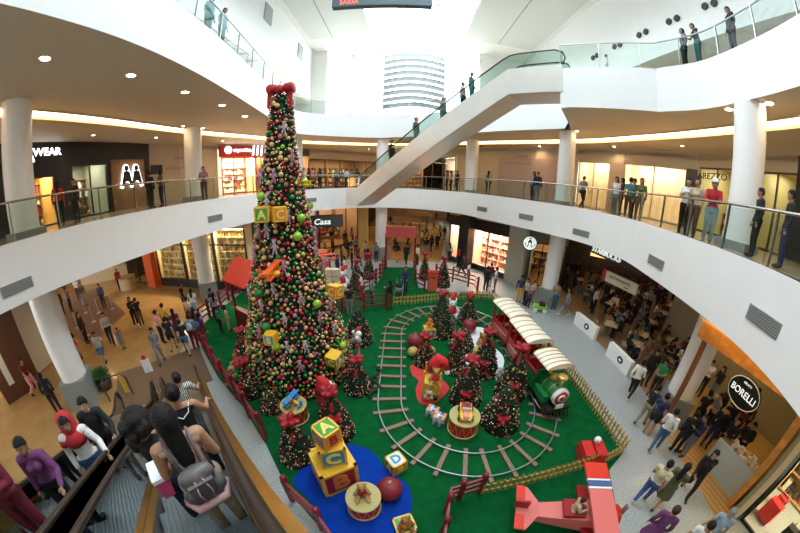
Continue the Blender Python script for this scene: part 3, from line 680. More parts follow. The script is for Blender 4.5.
mb.prism(ell(0, .12, .09, .1, 12), .06, .07); mb.prism([(-.08, .24), (.08, .24), (.1, .31), (.05, .28), (0, .34), (-.05, .28), (-.1, .31)], .06, .07)
mb.build('dark_figure', None, c_)
MB().bar((0, .4, .02), (0, .85, .02), .03).build('hanger_rod', M_black, c_)
face_frame(c_, (p.x, p.y, 3.75), Vector((-p.x, -p.y, 0)))
# food court: dark surrounding walls
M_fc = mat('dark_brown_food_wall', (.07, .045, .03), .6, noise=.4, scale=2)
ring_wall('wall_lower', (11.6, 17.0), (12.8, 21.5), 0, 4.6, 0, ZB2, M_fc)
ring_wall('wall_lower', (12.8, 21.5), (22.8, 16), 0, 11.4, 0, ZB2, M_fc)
ring_wall('wall_lower', (13.6, 5.4), (22.9, 5.4), 0, 9.3, 0, ZB2, mat('beige_food_wall', (.45, .36, .26), .6))
o = MB().box((15.1, 8.6, 1.9), (.12, 2.6, 3.8)).build('hoarding', mat('beige_stone_panel', (.42, .35, .26), .6, noise=.15)); tag(o, 'beige stone panel wall with an orange sign at the back of the food court', 'hoarding')
o = MB().box((15.0, 8.4, 2.9), (.06, 1.5, .5)).build('wall_sign', mat('orange_brown_sign', (.55, .16, .05), .5)); tag(o, 'orange brown sign on the stone panel behind the food court', 'sign')
gl = MB().box((19, 6.1, 1.9), (3.2, .06, 2.4)).build('window_5', emis('daylit_back_window', (.8, .85, 1), 2.2)); gl['kind'] = 'structure'
# counters at the back with lit menu boards
for k, (x, y, col) in enumerate([(21.6, 14.5, 'orange'), (21.8, 11.2, 'cream'), (15.8, 17.4, 'golden'), (18.6, 16.0, 'red')]):
    cc = {'orange': (1, .4, .1), 'cream': (1, .85, .6), 'golden': (1, .6, .2), 'red': (1, .2, .1)}[col]
    t = thing('food_counter', 'food counter with %s lit menu board at the back of the food court' % col, 'counter', (x, y, 0), math.atan2(-x, y)*1.0)
    MB().box((0, 0, .55), (2.8, .7, 1.1)).build('counter_base', M_wood, t); MB().box((0, 0, 1.13), (2.9, .8, .06)).build('counter_top', M_black, t)
    MB().box((0, .3, 2.6), (2.6, .1, .6)).build('menu_board', emis('menu_'+col, cc, 1.6), t)
    for sx in (-1.2, 1.2): MB().box((sx, .3, 1.7), (.06, .06, 1.2)).build('board_post', M_black, t)
# lettering on the fascia over the food court entrance
fc = MB().box((10.62, 11.2, 4.2), (.1, 4.6, .8)).build('shop_fascia', mat('charcoal_fascia', (.05, .045, .04), .6)); tag(fc, 'dark hanging fascia over the food court entrance', 'fascia')
tx = text_mesh('shop_sign', 'STARBUCKS', .40, M_lw, None, .03, align='LEFT', sx=1.1, shear=.15); face_frame(tx, (10.52, 12.9, 4.05), Vector((-1, 0, 0))); tag(tx, 'white STARBUCKS lettering on the dark fascia behind the parapet', 'sign')
p0 = at(603.5, 274, 2.85); p1 = at(637, 290, 2.85)
hs = thing('hanging_sign', 'long white box sign with a red end hanging over the food court', 'sign', ((p0.x+p1.x)/2, (p0.y+p1.y)/2, 2.85)); hv = p1-p0; W_ = hv.length
hn = Vector((hv.y, -hv.x, 0)); hn = hn if hn.dot(-p0) > 0 else -hn
MB().box((0, 0, 0), (W_, .55, .16)).build('sign_box', mat('cream_sign_face', (.85, .80, .65), .5), hs)
MB().box((-W_/2+.12, 0, .0), (.25, .56, .17)).build('red_end', M_redp, hs)
text_mesh('sign_lettering', 'RESTAURANTE', .22, M_black, hs, .005).location = (.05, .06, .085)
text_mesh('sign_lettering', 'buffet', .12, M_black, hs, .005).location = (.55, -.14, .085)
for sx in (-1, 1): MB().cyl((0, 0, 0), .012, 1.6, 6).build('hanger', M_black, hs); 
for k, ch in enumerate([c for c in hs.children if c.name.startswith('hanger')]): ch.location = ((-1 if k else 1)*W_*.4, .2, 0); ch.rotation_euler = (-PI/2, 0, 0)
face_frame(hs, (hs.location.x, hs.location.y, 2.85), hn)

# white lettered storefront sign behind the big tree
pq = at(322, 222, 3.6); nm_ = text_mesh('shop_sign', 'Casa', .62, M_lw, None, .03, sx=1.1, shear=.2, bold=.01); face_frame(nm_, (pq.x, pq.y, 3.6), Vector((-pq.x, -pq.y, 0))); tag(nm_, 'white script lettering over the dark shop, right of the giant tree', 'sign')
fb = MB().box((0, 0, 0), (3.4, .12, 1.0)).build('shop_fascia', mat('dark_grey_fascia', (.06, .055, .05), .5)); face_frame(fb, (pq.x*1.02, pq.y*1.02, 3.6), Vector((-pq.x, -pq.y, 0))); fb.rotation_mode = 'XYZ'; fb.matrix_world = fb.matrix_world @ Matrix.Rotation(PI/2, 4, 'X'); tag(fb, 'dark fascia board carrying the white script lettering', 'fascia')
for k, (x, y, w__, l) in enumerate([(.6, 31.5, 3.2, 'low beige kiosk in the far corridor, nearer the arch'), (2.2, 38, 3.0, 'low beige kiosk in the far corridor, farther back')]):
    t = thing('kiosk', l, 'kiosk', (x, y, 0)); MB().box((0, 0, .55), (w__, 1.4, 1.1)).build('kiosk_counter', mat('kiosk_tan', (.6, .42, .22), .5), t); MB().box((0, 0, 2.5), (w__, 1.4, .5)).build('kiosk_canopy', MATS['kiosk_tan'], t)
    for sx in (-1, 1): MB().box((sx*w__*.47, 0, 1.6), (.12, .12, 1.3)).build('kiosk_post', M_bronze, t)
# ================================================================ sculpting helper: rounded bones fused into one skin
def capsule(mb, p, q, r0, r1, n=10, flat=1.0, side=None):
    p = Vector(p); q = Vector(q); d = q-p; L = d.length
    d = d.normalized() if L > 1e-6 else Vector((0, 0, 1))
    x = Vector(side) if side is not None else (d.cross(Vector((0, 1, 0))) if abs(d.y) < .9 else d.cross(Vector((0, 0, 1))))
    x = (x-d*x.dot(d)).normalized(); y = d.cross(x).normalized()
    rings = []
    for k in range(1, 4): a = PI/2*k/4; rings.append((p-d*r0*math.cos(a), r0*math.sin(a)))
    rings.append((p, r0)); rings.append((q, r1))
    for k in range(3, 0, -1): a = PI/2*k/4; rings.append((q+d*r1*math.cos(a), r1*math.sin(a)))
    vs = [p-d*r0]; fs = []
    for c, r in rings:
        for k in range(n): vs.append(c+x*r*math.cos(2*PI*k/n)+y*r*flat*math.sin(2*PI*k/n))
    vs.append(q+d*r1)
    for k in range(n): fs.append((0, 1+(k+1) % n, 1+k))
    for i in range(len(rings)-1):
        for k in range(n): fs.append((1+i*n+k, 1+i*n+(k+1) % n, 1+(i+1)*n+(k+1) % n, 1+(i+1)*n+k))
    b = 1+(len(rings)-1)*n
    for k in range(n): fs.append((b+k, b+(k+1) % n, len(vs)-1))
    mb.add(vs, fs, True)
def fuse(name, build, voxel=.02, smooth=3):
    mb = MB(); build(mb); me = D.meshes.new(name); me.from_pydata(mb.v, [], mb.f); o = D.objects.new('tmp', me); C.objects.link(o)
    r = o.modifiers.new('r', 'REMESH'); r.mode = 'VOXEL'; r.voxel_size = voxel; r.use_smooth_shade = True
    s = o.modifiers.new('s', 'SMOOTH'); s.iterations = smooth; s.factor = .5
    dg = bpy.context.evaluated_depsgraph_get(); dg.update(); m = D.meshes.new_from_object(o.evaluated_get(dg)); m.name = name
    D.objects.remove(o); m.polygons.foreach_set('use_smooth', [True]*len(m.polygons)); return m
def add_spots(me, spots, m0, m1):
    mb = MB(); mb.v = [tuple(v.co) for v in me.vertices]; mb.f = [list(q.vertices) for q in me.polygons]; n0 = len(mb.f); mb.mi = [0]*n0; mb.sm = [True]*n0
    for c, r, sc in spots: mb.ball(c, r, 8, 6, sc)
    m = D.meshes.new(me.name); m.from_pydata(mb.v, [], mb.f); m.materials.append(m0); m.materials.append(m1)
    m.polygons.foreach_set('material_index', [0]*n0+[1]*(len(mb.f)-n0)); m.polygons.foreach_set('use_smooth', [True]*len(mb.f)); m.update(); return m
def mobj(name, me, m, parent):
    me = me if not me.users or not me.materials else me.copy()
    if not me.materials: me.materials.append(m)
    o = D.objects.new(name, me); C.objects.link(o); o.parent = parent
    o.material_slots[0].link = 'OBJECT'; o.material_slots[0].material = m
    return o
# ================================================================ the christmas village
M_turf = mat('green_carpet', (.003, .105, .026), .95, noise=.35, scale=3, bump=.3, spec=.08)
M_blue = mat('blue_carpet', (.004, .045, .36), .95, noise=.2, scale=5, spec=.08)
M_redc = mat('red_carpet', (.62, .04, .04), .9, noise=.15, scale=5)
M_whc = mat('white_carpet', (.8, .83, .85), .9, noise=.05, scale=5)
turf = [(-10.1, 9.9), (-8.4, 8.35), (-6.7, 6.95), (-5.0, 5.8), (-3.6, 4.5), (-2.5, 3.2), (-1.2, 2.1), (-.2, 1.2), (5.0, .9), (5.25, 1.6), (5.9, 3.3), (6.7, 3.7), (6.85, 5.2), (6.9, 7.2), (6.75, 9.6), (6.4, 12.2), (6.15, 14.6), (5.95, 16.0), (2.4, 16.3), (1.25, 17.0), (1.15, 21.3), (-1.2, 21.2), (-1.4, 18.2), (-1.8, 16.4), (-3.0, 15.9), (-7, 15.8), (-10.2, 15.6), (-10.2, 13)]
tri_fill('green_carpet', turf, .002, M_turf, kind=None, th=.01, label='big green carpet covering the whole christmas village floor', cat='carpet')
def blobcurve(pts, n=60):
    P = [Vector((*p, 0)) for p in pts]; k = len(P); out = []
    for i in range(k):
        a, b, c, d = P[i-1], P[i], P[(i+1) % k], P[(i+2) % k]
        for j in range(6):
            t = j/6; out.append(.5*((2*b)+(c-a)*t+(2*a-5*b+4*c-d)*t*t+(3*b-a-3*c+d)*t**3))
    return [(p.x, p.y) for p in out]
tri_fill('blue_carpet', blobcurve([(-2.5, 3.6), (-1.77, 4.66), (-1.25, 4.9), (-.62, 4.71), (-.2, 4.15), (.32, 3.71), (.42, 3.02), (.16, 2.3), (-.6, 2.1), (-1.4, 2.4), (-1.9, 3.0)]), .018, M_blue, kind=None, th=.012, label='wavy blue carpet patch under the letter blocks', cat='carpet')
tri_fill('red_carpet', blobcurve([(.53, 8.71), (.92, 8.72), (1.16, 8.29), (1.56, 7.95), (1.83, 7.44), (1.5, 6.90), (1.1, 6.60), (.75, 6.70), (.66, 7.34), (.78, 7.82), (.55, 8.16)]), .018, M_redc, kind=None, th=.012, label='wavy red carpet patch under the tall toy stack', cat='carpet')
tri_fill('white_carpet', blobcurve([(2.86, 11.44), (3.52, 11.72), (4.15, 11.7), (4.2, 11.13), (3.75, 10.3), (4.15, 10.05), (4.4, 9.42), (4.35, 8.87), (3.99, 8.2), (3.66, 7.9), (3.40, 8.1), (3.1, 8.5), (2.8, 8.57), (2.69, 9.31), (2.73, 10.22)]), .018, M_whc, kind=None, th=.012, label='wavy white carpet patch beside the train wagons', cat='carpet')
# railway
tr = thing('railway_track', 'oval toy railway track with steel rails and pale timber sleepers', 'railway track', (2.4, 8.9, .015))
def stad(r, y0=-2.1, y1=2.1, n=24):
    P = []
    for k in range(n+1): a = PI+PI*k/n; P.append(Vector((r*math.cos(a), y0+r*math.sin(a), .085)))
    for k in range(n+1): a = PI*k/n; P.append(Vector((r*math.cos(a), y1+r*math.sin(a), .085)))
    P.append(P[0].copy()); return P
M_rail = mat('worn_steel_rail', (.42, .44, .46), .35, .8); M_slp = mat('sleeper_timber', (.30, .20, .13), .7, kind='wave', noise=.4, scale=6)
for r in (3.0, 2.25):
    P = resample(stad(r), 160); MB().tube(P, .026, 6, cap=False).build('rail', M_rail, tr)
P = resample(stad(2.625), 400); tot = sum((P[i+1]-P[i]).length for i in range(399)); ns = 42
for k in range(ns):
    i = int(k*399/ns); d = (P[i+1]-P[i]).normalized()
    MB().box((P[i].x, P[i].y, .035), (.12, 1.1, .06), math.atan2(d.y, d.x)).build('sleeper', M_slp, tr)
# fences
M_gold = mat('golden_picket_paint', (.50, .34, .09), .5); M_maroon = mat('maroon_gloss_paint', (.22, .015, .025), .35)
def picket_fence(P, label, h=.6, step=.16, m=M_gold, grp=None):
    P = [Vector((*p, 0)) for p in P]; o = P[0]; t = thing('picket_fence', label, 'fence', (o.x, o.y, .012))
    Q = [p-o for p in P]; L = sum((Q[i+1]-Q[i]).length for i in range(len(Q)-1)); n = int(L/step); R = resample(Q, n+1)
    for z in (.18, .44): 
        for i in range(len(Q)-1): MB().bar(Q[i]+Vector((0, 0, z)), Q[i+1]+Vector((0, 0, z)), .03, .05).build('fence_rail', m, t)
    for i, q in enumerate(R):
        d = (R[min(i+1, n)]-R[max(i-1, 0)]).normalized(); a = math.atan2(d.y, d.x); mb = MB()
        mb.box((q.x, q.y, h/2-.02), (.07, .02, h-.04), a); mb.add([(q.x-.035*math.cos(a), q.y-.035*math.sin(a), h-.04), (q.x+.035*math.cos(a), q.y+.035*math.sin(a), h-.04), (q.x, q.y, h+.03)], [(0, 1, 2), (2, 1, 0)])
        mb.build('picket', m, t)
picket_fence([(5.75, 3.55), (6.68, 3.72), (6.72, 7.1), (6.6, 9.6), (6.2, 12.4), (5.9, 14.1)], 'golden picket fence running beside the train down the right side')
picket_fence([(2.1, 3.35), (3.9, 3.5), (5.5, 3.6)], 'short golden picket fence between the railway curve and the red aeroplane')
picket_fence([(-.3, 14.2), (.9, 14.45), (2.4, 14.9), (4.4, 15.3), (5.8, 15.2), (6.0, 14.3)], 'golden picket fence round the far end of the railway', .55, .2)
def rail_fence(P, label, h=1.0, every=1.1, m=M_maroon):
    P = [Vector((*p, 0)) for p in P]; o = P[0]; t = thing('rail_fence', label, 'fence', (o.x, o.y, .012)); Q = [p-o for p in P]
    for i in range(len(Q)-1):
        for z in (.3, .58, .86): MB().bar(Q[i]+Vector((0, 0, z*h)), Q[i+1]+Vector((0, 0, z*h)), .05, .08).build('fence_rail', m, t)
    L = sum((Q[i+1]-Q[i]).length for i in range(len(Q)-1)); n = max(1, round(L/every)); R = resample(Q, n+1)
    for q in R:
        mb = MB(); mb.box((q.x, q.y, h/2), (.12, .12, h)); mb.ball((q.x, q.y, h+.06), .08, 8, 6); mb.build('post', m, t)
rail_fence([(-10.3, 9.95), (-8.45, 8.5), (-6.73, 7.1), (-5.1, 5.9), (-3.7, 4.7)], 'maroon rail fence along the left edge of the green carpet')
rail_fence([(-10.3, 10.2), (-10.1, 12.0), (-10.35, 13.6), (-10.1, 15.5), (-7.5, 15.7)], 'maroon rail fence behind the red roofed booth')
rail_fence([(-2.35, 3.0), (-1.6, 2.5), (-.8, 1.6)], 'short maroon rail fence by the blue carpet at the bottom edge')
rail_fence([(.95, 1.9), (1.25, 3.2), (2.05, 3.4)], 'small pale topped maroon fence corner beside the red aeroplane', .8, .55)
rail_fence([(-4.2, 13.0), (-2.4, 13.1), (-.7, 13.7)], 'maroon rail fence behind the wide bowless tree, right of the big tree')
rail_fence([(-2.6, 15.6), (-1.75, 16.5), (-1.4, 18.4), (-1.2, 20.6)], 'maroon fence lining the left of the entrance path')
rail_fence([(1.15, 20.7), (1.05, 17.4), (1.6, 16.5)], 'maroon fence lining the right of the entrance path')
rail_fence([(2.6, 18.8), (3.6, 18.3), (5.0, 17.0), (5.0, 16.2)], 'maroon fence in front of the lit clothes windows')
# entrance arch
ar = thing('entrance_arch', 'maroon entrance arch with a red sign board over the green path', 'arch', (0, 21.3, 0)); ar.scale = (.54, .8, .98)
for sx in (-1, 1):
    MB().box((sx*2.1, 0, 1.4), (.28, .28, 2.8)).build('post', M_maroon, ar)
    MB().box((sx*2.1, -.7, .8), (.2, .2, 1.6)).build('post', M_maroon, ar)
MB().box((0, 0, 2.95), (4.3, .3, .95)).build('sign_board', mat('coral_sign_board', (.65, .10, .10), .45), ar)
MB().box((0, -.16, 3.38), (4.4, .06, .08)).build('gold_edge', M_gold, ar)
# trees
M_fol = mat('dark_fir_green', (.007, .034, .012), .8, noise=.5, scale=12)
M_bow = mat('red_velvet_bow', (.34, .005, .014), .55, noise=.25, scale=8)
BALL = {n: mat('bauble_'+n, c, .22, .15, noise=.05) for n, c in (('green', (.02, .22, .05)), ('red', (.42, .02, .03)), ('gold', (.70, .48, .20)), ('lime', (.28, .50, .04)), ('pink', (.50, .18, .24)), ('bronze', (.38, .16, .08)), ('white', (.8, .75, .7)))}
M_tl = emis('fairy_light', (1, .75, .45), .7)
def tufts(mb, pts, ln, w):
    for p, d in pts:
        s = Vector((rg.uniform(-1, 1), rg.uniform(-1, 1), rg.uniform(-1, 1))).cross(d)
        if s.length < .05: continue
        s = s.normalized()*w; u = d.cross(s).normalized()*w*.6; e = p+d*ln
        o = [tuple(p+s), tuple(p-s*.5+u), tuple(p-s*.5-u), tuple(e)]
        mb.add(o, [(0, 1, 3), (1, 2, 3), (2, 0, 3)])
def cone_pt(r0, r1, h, z=None, a=None, bulge=0):
    if z is None:
        while True:
            z = rg.random()
            if rg.random() < (1-z)*(1)+r1/max(r0, .01): break
    a = rg.uniform(0, 2*PI) if a is None else a
    r = r0+(r1-r0)*z + bulge*math.sin(PI*z); return Vector((r*math.cos(a), r*math.sin(a), z*h)), Vector((math.cos(a), math.sin(a), (r0-r1)/h)).normalized()
def bow(mb, c, s, d=Vector((0, -1, 0))):
    for k, a in enumerate((.5, 1.6, 2.7, 3.8, 4.9, 6.0)):
        v = Vector((math.cos(a), math.sin(a)*.7, .25+.5*abs(math.sin(a*1.7)))).normalized()
        R = v.to_track_quat('X', 'Z').to_matrix(); mb.ball(tuple(Vector(c)+v*s*.5), s*.5, 8, 6, (1.0, .62, .5), rot=R)
    mb.ball(c, s*.28, 8, 6)
    for a in (-.5, .7, 2.4): mb.bar(Vector(c), Vector(c)+Vector((math.cos(a)*s*.8, math.sin(a)*s*.8, -s*1.3)), s*.3, s*.06)
def small_tree(x, y, h, r, label, nb=22, bows=0, topbow=True, z0=.012):
    t = thing('christmas_tree', label, 'christmas tree', (x, y, z0), rg.uniform(0, 6), 'small decorated christmas trees in the village')
    mb = MB(); prof = []
    K = 9
    for i in range(K+1):
        z = i/K; rr = (r*(1-z)**.85*.84+.05); prof.append((rr*(.93 if i % 2 else 1.04), z*h))
    mb.lathe(prof, n=18); pts = [cone_pt(r*.86, .05, h*.97, bulge=r*.10) for _ in range(420)]; tufts(mb, pts, .085, .035)
    f = mb.build('foliage', M_fol, t); f['kind'] = 'stuff'
    cols = ['red', 'red', 'gold', 'gold', 'green', 'pink', 'bronze']
    for k in range(nb):
        p, d = cone_pt(r*.92, .06, h*.96, bulge=r*.10); MB().ball((0, 0, 0), rg.uniform(.032, .05), 10, 7).build('bauble', BALL[rg.choice(cols)], t).location = p
    mb = MB()
    for k in range(150):
        p, d = cone_pt(r*.95, .06, h*.97, bulge=r*.10); mb.use(BALL[rg.choice(cols)]).ball(tuple(p), rg.uniform(.018, .032), 6, 4)
    o = mb.build('small_baubles', None, t); o['kind'] = 'stuff'
    mb = MB()
    for k in range(90):
        p, d = cone_pt(r*.96, .07, h*.97, bulge=r*.10); mb.ball(tuple(p), .010, 5, 4)
    o = mb.build('string_lights', M_tl, t); o['kind'] = 'stuff'
    if topbow: mb = MB(); bow(mb, (0, 0, h+.02), .33); mb.build('bow', M_bow, t)
    for k in range(bows):
        a = -1.9+k*.8-t.rotation_euler.z; p, d = cone_pt(r*.9, .06, h, z=.35+.2*k, a=a); mb = MB(); bow(mb, tuple(p+d*.06), .26); mb.build('bow', M_bow, t)
    return t
ST = [(-1.34, 7.3, 1.15, .52, 'small tree with a red bow alone on the carpet beside the left rails', 22, 0, True),
(-1.75, 10.4, 1.6, .72, 'wide bowless tree just right of the big tree, behind the grey signpost', 26, 0, False),
(-1.75, 5.35, 1.5, .62, 'tree with big red bows right behind the plush dog, above the blue carpet', 24, 2, True),
(-2.6, 4.4, 1.25, .56, 'round tree at the left corner of the blue carpet beside the big letter block', 24, 0, True),
(1.95, 11.3, 1.9, .82, 'tallest middle tree standing at the far end of the railway oval', 28, 0, True),
(3.5, 12.3, 1.35, .62, 'small tree with a red bow at the far right inside the railway oval', 22, 0, True),
(1.06, 8.9, 1.15, .46, 'small slim tree behind the tall toy stack', 22, 0, True),
(2.2, 8.45, 1.45, .44, 'slim tree with a red bow in the middle of the oval, behind the wide one', 22, 0, True),
(2.3, 6.85, 1.55, .6, 'wide tree directly behind the drum with the toy car', 26, 1, True),
(3.2, 5.75, 1.5, .68, 'tree with a big red bow on its side, nearest to the railway curve', 26, 1, False),
(3.95, 7.0, 1.85, .62, 'tall tree with a large red bow near the green locomotive', 26, 1, True),
(3.3, 8.35, 1.65, .6, 'tall tree with red bows standing on the white carpet', 26, 1, True),
(2.75, 10.0, 1.0, .62, 'low round tree on the left edge of the white carpet', 22, 0, False),
(-4.0, 5.95, .75, .38, 'small round bowless bush at the foot of the big tree near the fence', 22, 0, False),
(-5.0, 6.45, 1.25, .42, 'tree with a red bow at the left foot of the big tree', 24, 1, True),
(-6.2, 8.4, 1.2, .5, 'tree with a red bow beside the maroon fence left of the big tree', 22, 0, True),
(-2.2, 18.6, 1.6, .5, 'tree on the left of the entrance path near the arch', 18, 0, True),
(-2.75, 16.6, 1.7, .55, 'tree on the left of the entrance path, second from the arch', 18, 0, True),
(1.75, 18.7, 1.7, .42, 'tree with a red bow on the right of the entrance path', 18, 0, True),
(2.9, 17.4, 1.8, .55, 'tree with red bows by the maroon fence before the clothes windows', 18, 1, True)]
for a in ST: small_tree(*a)
# garland
mb = MB(); P = [Vector((-.75+.16*math.sin(k*.9), 8.4-k*.12, .05)) for k in range(14)]
mb.tube(P, .06, 7); tufts(mb, [(rg.choice(P)+Vector((rg.uniform(-.05, .05), rg.uniform(-.05, .05), .02)), Vector((rg.uniform(-1, 1), rg.uniform(-1, 1), rg.uniform(.1, 1))).normalized()) for _ in range(160)], .07, .03)
o = mb.build('garland', M_fol); tag(o, 'dark green garland curled on the carpet beside the left rails', 'garland'); o.location.z = .03
# big tree
BT = Vector((-3.70, 8.22, 0)); BH = 9.45
def bt_r(z): 
    Zs = [(0, 1.92), (.8, 1.98), (1.6, 1.80), (2.8, 1.43), (4.6, 1.0), (6.2, .70), (7.8, .42), (9.4, .25), (9.6, .18)]
    for i in range(len(Zs)-1):
        if z <= Zs[i+1][0]: u = (z-Zs[i][0])/(Zs[i+1][0]-Zs[i][0]); return Zs[i][1]+(Zs[i+1][1]-Zs[i][1])*u
    return .2
bt = thing('giant_christmas_tree', 'giant slim christmas tree covered in green, red and gold baubles', 'christmas tree', (BT.x, BT.y, .012))
mb = MB(); mb.lathe([(bt_r(z)*.93*(1.03 if i % 2 else .97), z) for i, z in enumerate([k*BH/30 for k in range(31)])], n=30)
pts = []
for _ in range(5200):
    while True:
        z = rg.uniform(0, BH)
        if rg.random() < bt_r(z)/2: break
    a = rg.uniform(0, 2*PI); r = bt_r(z)*.93; pts.append((Vector((r*math.cos(a), r*math.sin(a), z)), Vector((math.cos(a), math.sin(a), .25)).normalized()))
tufts(mb, pts, .14, .05); f = mb.build('foliage', M_fol, bt); f['kind'] = 'stuff'
allb = []; cols = ['green']*6+['red']*5+['gold']*6+['bronze']*4+['pink']*3+['lime']
cell = {}
for _ in range(15000):
    while True:
        z = rg.uniform(.1, BH-.1)
        if rg.random() < bt_r(z)/2: break
    a = rg.uniform(0, 2*PI); R = rg.choice([.045, .05, .06, .07, .08]); r = bt_r(z)*.95+.05
    p = Vector((r*math.cos(a), r*math.sin(a), z)); key = (int(p.x/.17), int(p.y/.17), int(p.z/.17)); ok = True
    for i in (-1, 0, 1):
        for j in (-1, 0, 1):
            for k in (-1, 0, 1):
                for q, rr in cell.get((key[0]+i, key[1]+j, key[2]+k), []):
                    if (q-p).length < (R+rr)*.94: ok = False
    if ok: cell.setdefault(key, []).append((p, R)); allb.append((p, R, rg.choice(cols)))
def vis(b):
    p = BT+b[0]; n = Vector((b[0].x, b[0].y, 0)).normalized(); v = (EYE-p); return (b[1]/v.length if n.dot(v.normalized()) > .1 else 0)
allb.sort(key=lambda b: -vis(b)); bmesh_ball = {}
for p, R, c in allb[:85]: MB().ball((0, 0, 0), R, 12, 8).build('bauble', BALL[c], bt).location = p
mb = MB()
for p, R, c in allb[85:]:
    mb.use(BALL[c]).ball(tuple(p), R, 8, 6)
o = mb.build('many_baubles', None, bt); o['kind'] = 'stuff'; print('baubles', len(allb))
mb = MB()
for k in range(600):
    z = rg.uniform(.1, BH); a = rg.uniform(0, 2*PI); r = bt_r(z)*1.0+.07; mb.ball((r*math.cos(a), r*math.sin(a), z), .014, 5, 4)
o = mb.build('string_lights', M_tl, bt); o['kind'] = 'stuff'
mb = MB()
for dx, sg in ((-.24, -1), (.24, 1)): mb.tube([(sg*.04, -.1, BH+.2), (sg*.16, -.1, BH+.2), (sg*.34, -.1, BH+.2), (sg*.42, -.1, BH+.2)], [.07, .19, .23, .19], 14, flat=.8)
mb.ball((0, -.2, BH+.15), .15, 10, 8); mb.box((-.3, -.15, BH-.15), (.22, .05, .5), .2); mb.box((.3, -.15, BH-.15), (.22, .05, .5), -.2)
mb.build('bow', mat('bright_red_satin', (.42, .012, .015), .6), bt)
mb = MB(); star = []
for k in range(10): rr = .33 if k % 2 == 0 else .14; a = PI/2+k*PI/5; star.append((rr*math.cos(a), rr*math.sin(a)))
mb.prism(star, -.05, .05); so = mb.build('star', emis('warm_white_star', (1, .74, .34), 1.6), bt); so.location = (0, -.05, BH+.75); so.rotation_euler = (PI/2, 0, .45); so.scale = (1.2, 1.2, 1.2)
def on_tree(px, py, out=.1):
    d = ray(px, py); k = 3.0; bestg = 9; bq = None
    while k < 16:
        q = EYE+d*k-BT; 
        g = math.hypot(q.x, q.y)-bt_r(max(q.z, 0))
        if g < bestg and 0 < q.z < BH: bestg = g; bq = q
        if g < 0 and 0 < q.z < BH+.2: break
        k += .02
    q = bq; rr = math.hypot(q.x, q.y); k_ = min(1, bt_r(q.z)/rr); q = Vector((q.x*k_, q.y*k_, q.z))
    n = Vector((q.x, q.y, 0)).normalized(); return BT+q+n*out, n
M_doll = mat('lilac_plush', (.42, .22, .29), .9, noise=.15); M_doll2 = mat('grey_lilac_plush', (.42, .34, .42), .9, noise=.15)
def doll_mesh():
    def b(mb):
        capsule(mb, (0, 0, .0), (0, 0, .16), .075, .065); capsule(mb, (0, 0, .27), (0, 0, .29), .075, .07)
        for s in (-1, 1):
            capsule(mb, (s*.05, 0, .14), (s*.16, .03, .04), .032, .028); capsule(mb, (s*.04, 0, -.02), (s*.08, .05, -.2), .036, .032)
            capsule(mb, (s*.07, 0, .33), (s*.08, 0, .34), .028, .026)
    return fuse('doll', b, .02, 2)
DOLL = add_spots(doll_mesh(), [((-.028, .07, .295), .012, (1, 1, 1)), ((.028, .07, .295), .012, (1, 1, 1))], M_doll, M_black)
def doll(p, n, label, m, sc=1.0, grp='plush dolls hanging on the giant tree'):
    t = thing('plush_doll', label, 'plush toy', p, math.atan2(n.y, n.x)-PI/2, grp); t.scale = (sc,)*3
    mobj('body', DOLL, m, t); MB().ball((0, .07, .26), .034, 8, 6, (1, .7, .8)).build('muzzle', GOODS[7], t); return t
spots = [(275, 178), (269, 203), (287, 218), (276, 248), (258, 256), (300, 176), (312, 250), (275, 290), (320, 268), (264, 178), (262, 232), (306, 208), (311, 236), (269, 231), (300, 300), (285, 318), (318, 318), (305, 346), (262, 330), (288, 346), (300, 365), (264, 305), (327, 305), (283, 130), (290, 158), (331, 330), (284, 268), (252, 290)]
wh = ['near its top', 'in its upper part', 'at its middle', 'in its lower part', 'near its foot']
for k, (px, py) in enumerate(spots):
    p, n = on_tree(px, py, .12); hh = 0 if p.z > 7.4 else 1 if p.z > 5.6 else 2 if p.z > 3.8 else 3 if p.z > 1.8 else 4
    side = 'left' if px < 277 else 'right' if px > 300 else 'front'
    doll(p, n, '%s plush doll hanging on the %s of the giant tree, %s' % (('lilac', 'greyish lilac')[k % 2], side, wh[hh]), (M_doll, M_doll2)[k % 2], rg.uniform(.62, .85), 'plush dolls hanging on the giant tree, %s %s %d' % (side, wh[hh], k % 2))
for k, (px, py, c) in enumerate([(327, 205, 'lime'), (296, 236, 'lime'), (299, 218, 'lime'), (311, 182, 'lime'), (262, 292, 'green'), (315, 303, 'lime'), (264, 196, 'lime'), (277, 345, 'lime'), (340, 345, 'lime'), (250, 367, 'green'), (268, 325, 'green'), (335, 362, 'green')]):
    p, n = on_tree(px, py, .1); MB().ball((0, 0, 0), .14, 16, 10).build('large_bauble', BALL[c], bt).location = p-Vector((BT.x, BT.y, .012))
